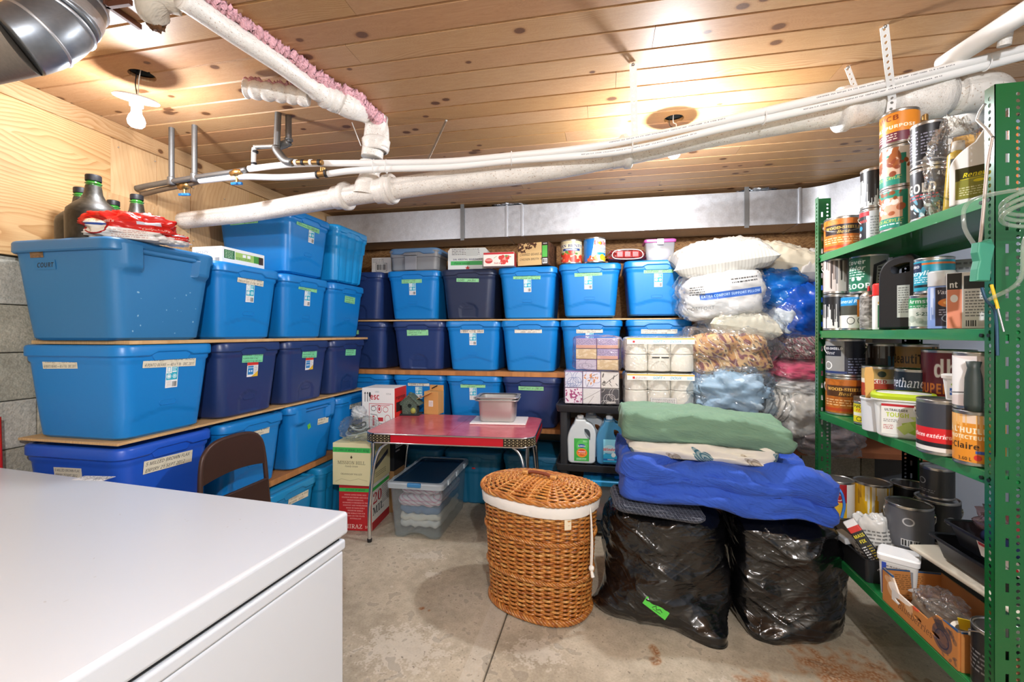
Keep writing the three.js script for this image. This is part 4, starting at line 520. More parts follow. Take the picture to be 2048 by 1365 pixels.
  for (const sx of [-1, 1]) for (const sz of [-1, 1]) { const x = sx * 0.535, z = sz * 0.315, f = V(sx * 0.55, 0.012, sz * 0.34); part('leg', merge(tube([V(x, y - 0.06, z), V(x + sx * 0.005, 0.5, z), V(x + sx * 0.02, 0.25, z + sz * 0.015), f], 0.0125, 10, 30), tube([V(x - sx * 0.13, y - 0.06, z - sz * 0.02), V(x - sx * 0.05, y - 0.12, z - sz * 0.005), V(x - sx * 0.012, 0.5, z + 0.022), V(x + sx * 0.016, 0.25, z + 0.02)], 0.011, 10, 30)), chrome, o); part('foot', cyl(0.017, 0.015, 0.022, 16), BLACKR, o, [f.x, 0.011, f.z]); }
}
// a carton: six printed or plain faces
function carton(label, pos, turn, w, h, d, col, faces = {}, extra = {}) {
  const o = thing(extra.name ?? 'carton', label, extra.cat ?? 'box', pos, turn, extra.group); part('body', box(w, h, d, 0.003, 0, h / 2, 0), M(col, extra.rough ?? 0.65), o);
  const put = (A, W, H, f) => { const g = sheetGeo(A, W - 0.004, H - 0.004, 0.0012); f(g); part('printed_face', g, PAPER(A, extra.rough ?? 0.6), o); };
  if (faces.f) put(faces.f, w, h, (g) => g.translate(0, h / 2, d / 2 + 0.0004)); if (faces.l) put(faces.l, d, h, (g) => g.rotateY(-Math.PI / 2).translate(-w / 2 - 0.0004, h / 2, 0)); if (faces.r) put(faces.r, d, h, (g) => g.rotateY(Math.PI / 2).translate(w / 2 + 0.0004, h / 2, 0)); if (faces.t) put(faces.t, w, d, (g) => g.rotateX(-Math.PI / 2).translate(0, h + 0.0004, 0));
  return o;
}
const txt = (t, x, y, s, c, f, fam, al, mw) => ['t', t, x, y, s, c, f, fam, al, mw];
{
  // wine cartons, black carton, coffee machine carton
  const shiraz = art(240, 330, '#c02024', [['r', 0, 24, 240, 26, '#3dbb52'], txt('20 CANS OF BEANS', 118, 37, 17, '#123', 'italic '), ...['WHITE SAVED WINE NICE', 'STATION SOUTHERN AND LOCAL', 'INDIAN CHARCOAL', 'HUMANELY FINISHED IN THE', 'CONTENT AND WORLDWIDE', 'MADE IN NAPA SOILS', 'PREMIUM SHIRAZ', 'FIRM SHIRAZ FOR OUR', 'CARDS ON THE PLATE', 'AUSTRALIAN'].map((t, i) => txt(t, 120, 72 + i * 19, 13, '#f1cfc4', '', 'serif', 'center', 200)), txt('SHIRAZ', 95, 300, 42, '#f6e9da', '', 'serif'), txt('10', 205, 302, 26, '#f6e9da', '', 'serif')]);
  const shirazS = art(240, 330, '#e9e6de', [['r', 0, 24, 240, 26, '#3dbb52'], txt('20', 70, 110, 110, '#b5242c', 'bold ', 'serif'), txt('MIL', 80, 200, 76, '#30343a', 'bold ', 'serif'), ['r', 0, 270, 240, 60, '#b5242c'], ['l', 130, 60, 100, 10, 14, '#777']]);
  const dL = onY(712, 1060, 0); carton('red wine carton with white shiraz lettering standing on the floor left of the table', [-1.79, 0, -3.13], 0.1, 0.25, 0.335, 0.33, 0xb0a890, { f: shiraz, r: shirazS }, { name: 'wine_carton' });
  const mh = art(260, 260, '#e8dfae', [['r', 0, 26, 260, 30, '#3dbb52'], txt('22 CANS OF BEANS  5/11  50 kg', 130, 42, 17, '#123', 'italic ', 'sans-serif', 'center', 240), ['p', '#5a4a30', 130, 74, 138, 88, 130, 96, 122, 88], txt('MISSION HILL', 130, 120, 28, '#6b6040', '', 'serif'), txt('Family Estate', 130, 142, 14, '#6b6040', 'italic ', 'serif'), txt('OKANAGAN VALLEY', 130, 190, 15, '#6b6040', '', 'serif'), ['w', 'rgba(150,140,90,0.6)', 2, 20, 240, 60, 222, 120, 232, 180, 218, 240, 230]]);
  const mhS = art(260, 260, '#d9cf9c', [['r', 0, 26, 60, 30, '#3dbb52'], ['p', '#3a3c48', 60, 150, 230, 90, 230, 120, 60, 180], ['l', 60, 200, 140, 3, 12, '#8a8260']]);
  carton('cream wine carton with green tape resting on the red wine carton', [-1.8, 0.336, -3.11], 0.06, 0.29, 0.305, 0.34, 0xded5a4, { f: mh, r: mhS }, { name: 'wine_carton' });
  const blk = art(200, 200, '#16171b', [['r', 20, 60, 110, 34, '#d8d8d4'], ['l', 24, 66, 100, 3, 9, '#333'], ['b', 20, 120, 120, 30], ['r', 20, 104, 60, 8, '#bbb'], txt('FRAGILE', 80, 30, 22, '#888')]);
  carton('plain brown carton on the floor behind the red wine carton', [-1.83, 0, -3.45], 0.0, 0.36, 0.33, 0.25, 0x9a7448);
  carton('black carton with white print behind the cream wine carton', [-1.83, 0.331, -3.45], 0.0, 0.36, 0.328, 0.25, 0x17181c, { f: blk, r: blk });
  const esc = art(280, 250, '#f0eeea', [txt('URBO', 130, 22, 14, '#9aa', ''), txt('esc', 110, 52, 52, '#c22a34', 'bold '), txt('1575 W', 230, 34, 13, '#888', ''), ['p', '#16171b', 18, 34, 26, 22, 34, 34], ['r', 23, 34, 5, 50, '#16171b'], ['p', '#16171b', 40, 34, 48, 22, 56, 34], ['r', 45, 34, 5, 50, '#16171b'], ['e', 68, 40, 9, 16, '#16171b'], ['r', 66, 50, 4, 30, '#16171b'], ['o', 62, 96, 206, 146, '#c22a34', 3], ['c', 150, 130, 18, 22, '#c22a34', 4], ['e', 150, 128, 8, 12, '#c22a34'], ['c', 205, 130, 22, 16, '#c22a34', 3], ['c', 100, 126, 20, 14, '#333', 3], ['r', 92, 170, 16, 62, '#c22a34'], ['r', 140, 180, 44, 24, '#c22a34'], ['c', 222, 190, 24, 26, '#c22a34', 3], ['w', '#333', 3, 75, 160, 130, 166, 150, 215, 200, 222, 250, 216], ['w', '#c22a34', 3, 80, 110, 130, 104, 180, 108, 240, 104]]);
  const escS = art(160, 250, '#d0261f', [['t', 'espresso', 80, 60, 30, '#2a1414', 'bold '], ['r', 20, 90, 110, 60, '#2a1616']]);
  carton('white and red coffee machine carton beside the birdhouses behind the table', [-1.8, 0.661, -3.46], 0.04, 0.28, 0.33, 0.24, 0xefece8, { f: esc, r: escS }, { name: 'appliance_carton' });
  // birdhouses
  const gb = thing('green_birdhouse', 'mossy green birdhouse ornament with a round hole on the red table', 'birdhouse', onTable(823, 829), 0.1);
  const sg = new THREE.Shape([[-0.055, 0.01], [-0.06, 0.085], [-0.085, 0.085], [0, 0.165], [0.085, 0.085], [0.06, 0.085], [0.055, 0.01]].map(([a, b]) => new THREE.Vector2(a, b))), hh = new THREE.Path(); hh.absarc(0.005, 0.08, 0.017, 0, Math.PI * 2, true); sg.holes.push(hh);
  const rough = (g, f, a) => { const q = mergeVertices(g, 1e-4), p = q.attributes.position; for (let i = 0; i < p.count; i++) { const v = V(p.getX(i), p.getY(i), p.getZ(i)), s = n3(v.x * f, v.y * f, v.z * f) * a; p.setXYZ(i, v.x + s, v.y + s * 0.6, v.z + s); } q.computeVertexNormals(); return q; };
  const mossT = dataTex(128, 128, (px, py, c) => { const q = n2(px / 9, py / 9) * 0.5 + n2(px / 3, py / 3) * 0.5; mixc(c, rgb(0x6f8574), rgb(0x2e3c34), clamp(0.5 + q * 0.7)); }), moss = M(0xffffff, 0.85, 0, { map: mossT });
  part('front', uvMetres(new THREE.ExtrudeGeometry(sg, { depth: 0.02, bevelSize: 0.004, bevelThickness: 0.004, curveSegments: 8 }), 6, 6, 0, 0, 'xy').translate(0, 0, 0.04), moss, gb); part('house', uvMetres(box(0.11, 0.1, 0.09, 0.006, 0, 0.055, 0), 6, 6, 0, 0, 'xy'), M(0x2d3733, 0.9), gb);
  for (const s of [-1, 1]) for (let k = 0; k < 3; k++) part('roof_slat', uvMetres(box(0.125, 0.012, 0.045, 0.004), 6, 6, k, 0, 'xz').rotateZ(-s * 0.75).translate(s * 0.045, 0.128, -0.03 + k * 0.04), moss, gb);
  part('base', box(0.17, 0.014, 0.13, 0.004, 0, 0.007, 0.01), M(0x24292a, 0.8), gb); part('perch_bird', new THREE.SphereGeometry(0.022, 14, 10).scale(1, 1.15, 0.8).translate(0.035, 0.04, 0.065), M(0x9aa04a, 0.7), gb); part('roof_knob', new THREE.IcosahedronGeometry(0.02, 1).translate(0, 0.17, 0.02), moss, gb);
  const cb = thing('cardboard_birdhouse', 'tan cardboard house-shaped box with a flap roof on the red table', 'box', onTable(868, 827), -0.1), card = M(0xcf9a58, 0.75);
  part('body', box(0.13, 0.19, 0.11, 0.002, 0.0, 0.095, 0), card, cb); part('roof_flap', box(0.14, 0.004, 0.12, 0.001).rotateZ(0.42).rotateY(0.1).translate(-0.055, 0.155, 0.05), M(0xd8a866, 0.75), cb); part('back_flap', box(0.13, 0.05, 0.003, 0.001, 0.0, 0.21, -0.05), card, cb); part('label', sheetGeo(art(50, 60, '#e9e2da', [['l', 6, 10, 38, 5, 9, '#a99']]), 0.04, 0.05).translate(0.0, 0.09, 0.0562), PAPER({ k: sheet }), cb); part('clip', rod([-0.02, 0.21, 0.0], [0.03, 0.235, 0.0], 0.005, 8), BLACKR, cb);
  // board and steel pans
  const pw = onTable(1000, 843); solo('cutting_board', box(0.42, 0.012, 0.3, 0.006, 0, 0.006, 0, 3), M(0xe9e4e2, 0.4), 'white cutting board under the steel pans on the red table', 'board', [pw[0], TBL.y + 0.0005, pw[2]], [0, 0.1, 0]);
  const ss = M(0xbfbdba, 0.42, 0.7), pan = (y, lb) => { const q = thing('steel_pan', lb, 'pan', [pw[0] - 0.01, y, pw[2] + 0.01], 0.1, 'nested steel pans on the table'); part('bowl', crease(loft([rr(0.125, 0.095, 0.03, 0.002, 5), rr(0.132, 0.102, 0.035, 0.012, 5), rr(0.14, 0.11, 0.03, 0.16, 5), rr(0.137, 0.107, 0.03, 0.16, 5), rr(0.128, 0.098, 0.03, 0.014, 5)], true, true), 0.8), ss, q); part('rim', crease(loft([rr(0.138, 0.108, 0.03, 0.158, 5), rr(0.163, 0.133, 0.035, 0.16, 5), rr(0.166, 0.136, 0.037, 0.164, 5), rr(0.163, 0.133, 0.035, 0.168, 5), rr(0.14, 0.11, 0.03, 0.166, 5)], false, false), 0.5), ss, q); return q; };
  pan(TBL.y + 0.013, 'lower of two nested deep steel pans on the white board'); pan(TBL.y + 0.034, 'upper of two nested deep steel pans on the white board');
  // bag of bits on the cream carton
  const cb2 = thing('clear_bag', 'tied clear plastic bag of wires on the cream wine carton', 'bag', [-1.8, 0.642, -3.06], 0.3);
  part('bag', blob(0.135, 0.09, 0.12, 11, { y0: 0.085, amp: 0.16, freq: 6, n: 56, flat: 0.001 }), clearBag(0xf2f6f6, 0.08), cb2); part('knot', blob(0.05, 0.045, 0.05, 12, { y0: 0.2, amp: 0.35, freq: 20, n: 30 }), M(0xe8ecec, 0.3, 0, { transmission: 0.5, thickness: 0 }), cb2);
  for (let i = 0; i < 4; i++) { const pts = []; for (let k = 0; k < 24; k++) { const a = k / 24 * 6.283; pts.push(V(Math.cos(a) * (0.09 - i * 0.014), 0.05 + i * 0.02 + 0.012 * Math.sin(a * 2 + i), Math.sin(a) * (0.07 - i * 0.01))); } part('coiled_wire', tube(pts, 0.006, 6, 60, true), i % 2 ? M(0x3c4a48, 0.5) : M(0x9aa4a2, 0.4), cb2); }
}
function blob(a, b, c, seed, { y0 = 0, amp = 0.15, freq = 4, n = 60, flat = null, p = 2.6, ridge = 0.6, squash, uv } = {}) { // crumpled closed form
  const g = new THREE.SphereGeometry(1, n, Math.round(n * 0.7)), q = mergeVertices((g.deleteAttribute('normal'), g.deleteAttribute('uv'), g), 1e-5), P = q.attributes.position, U = [];
  for (let i = 0; i < P.count; i++) {
    let x = P.getX(i), y = P.getY(i), z = P.getZ(i); const l = Math.pow(Math.pow(Math.abs(x), p) + Math.pow(Math.abs(y), p) + Math.pow(Math.abs(z), p), 1 / p); x /= l; y /= l; z /= l;
    const s1 = n3(x * freq * 0.35 + seed * 9, y * freq * 0.35, z * freq * 0.35), r1 = 1 - Math.abs(n3(x * freq + seed * 3, y * freq, z * freq)), r2 = 1 - Math.abs(n3(x * freq * 2.3, y * freq * 2.3 + seed * 5, z * freq * 2.3));
    const d = 1 + amp * (s1 * 0.7 + ridge * (r1 * r1 - 0.5) * 0.5 + ridge * (r2 * r2 - 0.5) * 0.25);
    let X = x * a * d, Y = y * b * d + y0, Z = z * c * d; if (squash) [X, Y, Z] = squash(X, Y, Z); if (flat !== null) Y = Math.max(Y, flat);
    P.setXYZ(i, X, Y, Z); U.push(X * 1.0 + 0.5 * Y, Z + Y);
  }
  q.setAttribute('uv', new THREE.Float32BufferAttribute(U, 2)); q.computeVertexNormals(); return q;
}
{ // clear tote under the table with folded cloths
  const o = thing('clear_tote', 'clear plastic tote with dark blue lid on the floor under the table', 'storage bin', [-1.3, 0, -3.24], 0.03), cm = M(0xf3f8fa, 0.16, 0, { transmission: 0.93, thickness: 0, ior: 1.4 });
  const ring = (hw, hl, y, lift = 0) => rr(hw, hl, 0.03, y, 5, 14, ([x, yy, z]) => [x, yy + lift * Math.max(0, 1 - Math.pow(x / (hw * 0.55), 2)), z]);
  part('body', crease(loft([ring(0.165, 0.295, 0.002, 0.035), ring(0.17, 0.3, 0.012, 0.03), ring(0.19, 0.325, 0.37), ring(0.187, 0.322, 0.37), ring(0.166, 0.296, 0.014, 0.03)], true, true), 0.6), cm, o);
  part('lid_frame', crease(loft([ring(0.192, 0.327, 0.352), ring(0.205, 0.34, 0.355), ring(0.207, 0.342, 0.385), ring(0.2, 0.335, 0.395), ring(0.18, 0.31, 0.396), ring(0.176, 0.306, 0.388)], false, false), 0.5), M(0xe3eff6, 0.3, 0, { transmission: 0.5, thickness: 0 }), o);
  part('lid_panel', crease(loft([ring(0.182, 0.312, 0.384), ring(0.178, 0.308, 0.392), ring(0.15, 0.27, 0.392), ring(0.145, 0.265, 0.386), ring(0.05, 0.1, 0.386)], false, true), 0.5), M(0x163a56, 0.35), o);
  for (const s of [-1, 1]) part('latch', box(0.1, 0.03, 0.025, 0.008, 0, 0.383, s * 0.337, 2), M(0x3f86bd, 0.35), o); for (const s of [-1, 1]) for (const z of [-0.2, 0.0, 0.2]) part('clip', box(0.015, 0.035, 0.05, 0.004, s * 0.204, 0.375, z), M(0xd5e4ec, 0.35), o);
  const plaid = dataTex(128, 128, (px, py, c) => { const a = (px % 32) < 10, b = (py % 32) < 10; mixc(c, rgb(0xd9cdd0), rgb(0xc46a86), (a ? 0.45 : 0) + (b ? 0.45 : 0)); if ((px % 64) < 4) mixc(c, c, rgb(0x7a8794), 0.8); });
  const fold = (y, h, col, lb, map, w = 0.15, zf = 0.265) => { const g = loft([...Array(9)].map((_, i) => { const t = i / 8 * Math.PI, yy = h / 2 - h / 2 * Math.cos(t), e = Math.sin(t) * h * 0.4; return rr(w - 0.02 + e, zf - 0.03 + e, 0.04, y + yy, 5, 12, ([x, q, z]) => [x, q + 0.012 * n2(x * 14, z * 9 + y * 30), z]); }), true, true, (p) => [p[0] * 5 + p[1] * 9, p[2] * 5 + p[1] * 9]); solo('folded_cloth', g, M(map ? 0xffffff : col, 0.9, 0, map ? { map } : undefined), lb, 'cloth', [-1.3, 0, -3.24], [0, 0.03, 0], 'folded cloths in the clear tote'); };
  fold(0.055, 0.05, 0xcdc8c0, 'pale grey cloth at the bottom of the clear tote'); fold(0.1, 0.05, 0xd9d0c0, 'beige cloth folded in the clear tote', null, 0.15); fold(0.15, 0.055, 0x4b7396, 'blue cloth folded in the middle of the clear tote'); fold(0.205, 0.075, 0xd5c3c8, 'pink plaid cloth folded in the clear tote', plaid); fold(0.282, 0.06, 0xb0637c, 'rose plaid cloth folded on top in the clear tote', plaid, 0.14, 0.25);
}
{ // wicker hamper
  const o = thing('wicker_hamper', 'oval honey-brown wicker laundry hamper with lid and white liner', 'hamper', [-0.345, 0, -2.4], -0.36), HH = 0.6;
  const wt = dataTex(256, 64, (px, py, c) => { const q = n2(px / 7, 1) * 0.3 + n2(px / 30, py / 5) * 0.4 + n2(px / 60, 5) * 0.4; mixc(c, rgb(0xe6ad62), rgb(0x93561f), clamp(0.45 + q * 0.75)); });
  const wm = [0xffffff, 0xf0d8c0, 0xffeed8, 0xe0c0a0].map((c) => M(c, 0.32, 0, { map: wt, clearcoat: 0.4, clearcoatRoughness: 0.25 }));
  const sz = (t) => [lerp(0.262, 0.298, t), lerp(0.188, 0.222, t)], N = 36;
  const pt = (th, t, e) => { const [a, b] = sz(t), c = Math.cos(th), s = Math.sin(th), k = 1 / Math.pow(Math.pow(Math.abs(c), 2.4) + Math.pow(Math.abs(s), 2.4), 1 / 2.4); return V((a * k + e) * c, t * HH, (b * k + e) * s); };
  const rows = 52; for (let j = 0; j < rows; j++) { const t = 0.035 + 0.9 * j / (rows - 1), pts = []; const K = N * 4; for (let i = 0; i < K; i++) { const th = i / K * 6.28318; pts.push(pt(th, t, 0.0075 * Math.cos(N / 2 * th + (j % 2) * Math.PI))); } const g = new THREE.TubeGeometry(new THREE.CatmullRomCurve3(pts, true), N * 5, 0.0069, 5, true); const u = g.attributes.uv; for (let i = 0; i < u.count; i++) u.setXY(i, u.getX(i) * 12 + j * 0.37, u.getY(i) * 0.3 + j * 0.21); part('weave_strand', g, wm[(j * 3 + (j >> 2)) % 4], o); }
  for (let i = 0; i < N; i++) { const th = (i + 0.5) / N * 6.28318; part('stake', rod(pt(th, 0.01, 0), pt(th, 0.99, 0), 0.0045, 6), wm[i % 4], o); }
  for (const t of [0.36, 0.685]) for (const q of [0, 1, 2]) { const pts = []; for (let i = 0; i < 160; i++) { const th = i / 160 * 6.28318, a = th * 34 + q * 2.094; const p = pt(th, t, 0.012 + 0.005 * Math.cos(a)); p.y += 0.006 * Math.sin(a); pts.push(p); } part('band', tube(pts, 0.0058, 5, 320, true), wm[q], o); }
  for (const q of [0, 1, 2, 3]) { const pts = []; for (let i = 0; i < 160; i++) { const th = i / 160 * 6.28318, a = th * 22 + q * 1.571; const p = pt(th, 0.03, 0.01 + 0.009 * Math.cos(a)); p.y = 0.02 + 0.01 * Math.sin(a); pts.push(p); } part('base_braid', tube(pts, 0.007, 6, 320, true), wm[q], o); }
  part('bottom', loft([[...Array(40)].map((_, i) => pt(-i / 40 * 6.283, 0.02, -0.004).toArray()), [...Array(40)].map((_, i) => pt(-i / 40 * 6.283, 0.04, -0.004).toArray())], true, true), M(0x8a5524, 0.7), o);
  const lin = []; for (const [t, e] of [[0.90, 0.016], [0.91, 0.022], [0.95, 0.024], [0.985, 0.022], [1.005, 0.014], [1.01, 0.0], [1.0, -0.008], [0.6, -0.012]]) lin.push([...Array(120)].map((_, i) => { const th = -i / 120 * 6.283; return pt(th, t - 0.02 * sst(0.4, 1, -Math.cos(th)) * (t < 0.94), e + 0.0025 * n2(th * 14, t * 20)).toArray(); })); part('liner', loft(lin, false, false), M(0xf1ede6, 0.85), o);
  // lid
  const ld = new THREE.Group(); ld.name = 'lid'; ld.position.y = HH + 0.012; o.add(ld); const lp = (th, r, e = 0) => { const c = Math.cos(th), s = Math.sin(th); return V(Math.sign(c) * 0.082 * Math.min(1, Math.abs(c) * 3) + c * r * 1.03, 0.042 * (1 - Math.pow(r / 0.235, 2)) + e, s * r); };
  for (let k = 1; k <= 19; k++) { const r = k * 0.0121, pts = []; for (let i = 0; i < 112; i++) { const th = i / 112 * 6.28318; pts.push(lp(th, r, 0.0045 * Math.cos(14 * th + k % 2 * Math.PI))); } const g = tube(pts, 0.0063, 5, 168, true), u = g.attributes.uv; for (let i = 0; i < u.count; i++) u.setXY(i, u.getX(i) * 9 + k * 0.31, u.getY(i) * 0.3); part('lid_strand', g, wm[k % 4], ld); }
  for (let i = 0; i < 28; i++) { const th = (i + 0.5) / 28 * 6.28318; part('lid_rib', tube([lp(th, 0.015, 0), lp(th, 0.12, 0.002), lp(th, 0.225, 0.001)], 0.005, 5, 12), M(0xffffff, 0.35, 0, { map: wt }), ld); }
  for (let i = 0; i < 7; i++) { const x = -0.075 + i * 0.025; part('lid_slat', tube([[x, 0.004, -0.2], [x, 0.038, -0.09], [x, 0.046, 0], [x, 0.038, 0.09], [x, 0.004, 0.2]], 0.007, 6, 24).scale(1, 1, 1), wm[2], ld); }
  for (const q of [0, 1, 2]) { const pts = []; for (let i = 0; i < 140; i++) { const th = i / 140 * 6.28318, a = th * 20 + q * 2.094; pts.push(lp(th, 0.236 + 0.006 * Math.cos(a), 0.006 * Math.sin(a))); } part('lid_braid', tube(pts, 0.0068, 6, 280, true), wm[q], ld); }
  part('handle', tube([[-0.1, 0.046, 0], [-0.07, 0.063, 0.0], [0, 0.07, 0.0], [0.07, 0.063, 0.0], [0.1, 0.046, 0]], 0.009, 8, 30).scale(1, 1, 1.3), M(0x7a3a20, 0.4), ld); for (const s of [-1, 1]) part('handle_binding', hub(V(s * 0.085, 0.055, 0), V(1, 0, 0), [[0.008, -0.02], [0.017, -0.016], [0.018, 0.016], [0.008, 0.02]], 12), wm[0], ld);
  const cd = pt(0.25, 0.97, 0.026), cord = M(0xf0ece4, 0.8); part('drawcord', merge(tube([cd, V(cd.x + 0.006, 0.45, cd.z + 0.004), V(cd.x + 0.004, 0.3, cd.z + 0.006)], 0.004, 6, 20), tube([cd, V(cd.x + 0.014, 0.42, cd.z + 0.01), V(cd.x + 0.012, 0.31, cd.z + 0.012)], 0.0035, 6, 20), new THREE.SphereGeometry(0.014, 10, 8).translate(cd.x + 0.008, 0.29, cd.z + 0.008), rod([cd.x + 0.006, 0.285, cd.z + 0.006], [cd.x + 0.016, 0.25, cd.z + 0.01], 0.006, 8, 0.01)), cord, o);
  const tg = pt(0.72, 0.86, 0.012); const tm = part('fabric_tag', box(0.035, 0.055, 0.002, 0.001), M(0xe9dcc0, 0.8), o, tg.toArray()); tm.rotation.y = 0.8;
}
// ---------- soft goods, plastic shelf, groceries ----------
function pillowGeo(w, h, d, seed, wr = 0.012, n = 44) {
  const P = [], U = [], I = [], top = [];
  const pos = (i, j, s) => { const u = i / n * 2 - 1, v = j / n * 2 - 1, au = Math.abs(u), av = Math.abs(v); const k = Math.pow((1 - Math.pow(au, 5)) * (1 - Math.pow(av, 5)), 0.55); const x = w / 2 * u * (1 - 0.1 * (1 - v * v * v * v)), z = d / 2 * v * (1 - 0.1 * (1 - u * u * u * u)); const e = k * (1 - 0.25 * (au + av) / 2); const r = 1 - Math.abs(n3(u * 2.2 + seed, v * 2.2, seed * 3)); return [x, s * h / 2 * e + (wr * (r * r - 0.5) + wr * 0.8 * n3(u * 5, v * 5, seed + s)) * Math.min(1, k * 2), z]; };
  for (const s of [1, -1]) { const b = P.length / 3; for (let j = 0; j <= n; j++) for (let i = 0; i <= n; i++) { P.push(...pos(i, j, s)); U.push(i / n * w, j / n * d); } for (let j = 0; j < n; j++) for (let i = 0; i < n; i++) { const a = b + j * (n + 1) + i; s > 0 ? I.push(a, a + n + 1, a + 1, a + 1, a + n + 1, a + n + 2) : I.push(a, a + 1, a + n + 1, a + 1, a + n + 2, a + n + 1); } }
  const g = new THREE.BufferGeometry(); g.setAttribute('position', new THREE.Float32BufferAttribute(P, 3)); g.setAttribute('uv', new THREE.Float32BufferAttribute(U, 2)); g.setIndex(I); g.computeVertexNormals(); return g;
}
const stripeTex = (a, b, period, width) => dataTex(128, 16, (px, py, c) => { mixc(c, rgb(a), rgb(b), (px % period) < width ? 1 : 0); });
const tick = stripeTex(0xe9e6de, 0xd3cfc6, 8, 2); tick.repeat.set(3, 1);
const weaveB = dataTex(128, 128, (px, py, c) => { c[0] = c[1] = c[2] = 128 + 60 * Math.sin(px * 0.785) * Math.sin(py * 0.785) + n2(px / 9, py / 9) * 30; }, false); weaveB.repeat.set(9, 9);
const cloth = (col, extra) => M(col, 0.92, 0, { sheen: 0.25, sheenRoughness: 0.6, sheenColor: new THREE.Color(0xffffff), ...extra });
function soft(name, label, cat, u, v, z, wpx, hpx, dz, seed, mat, o = {}) { // centre pixel on a z plane, size in photo pixels there
  const c = onZ(u, v, z), k = z / ray(u, v)[2] / F, w = wpx * k, h = hpx * k, t = thing(name, label, cat, [c.x, c.y - h / 2, c.z], o.turn ?? 0, o.group);
  const q = [o.tx ?? 0.15, 0, o.roll ?? 0];
  if (o.fill !== false) part(o.part ?? 'cushion', o.blob ? blob(w / 2 * (o.wrap ? 0.86 : 1), h / 2 * (o.wrap ? 0.86 : 1), dz / 2 * (o.wrap ? 0.88 : 1), seed, { amp: o.amp ?? 0.16, freq: o.freq ?? 4, n: 60, p: o.p ?? 3 }) : pillowGeo(w * (o.wrap ? 0.93 : 1), h * (o.wrap ? 0.9 : 1), dz, seed, o.wr ?? 0.014), mat, t, [0, h / 2, 0], q);
  if (o.wrap) part('plastic_bag', blob(w / 2 * 1.05, h / 2 * 1.06, dz / 2 * 1.03, seed + 3, { amp: o.wamp ?? 0.16, freq: 5, n: 84, p: 3.2, ridge: 0.6 }), o.wrap === true ? clearBag(0xf6f8f9, 0.1) : o.wrap, t, [0, h / 2, 0], q);
  return t;
}
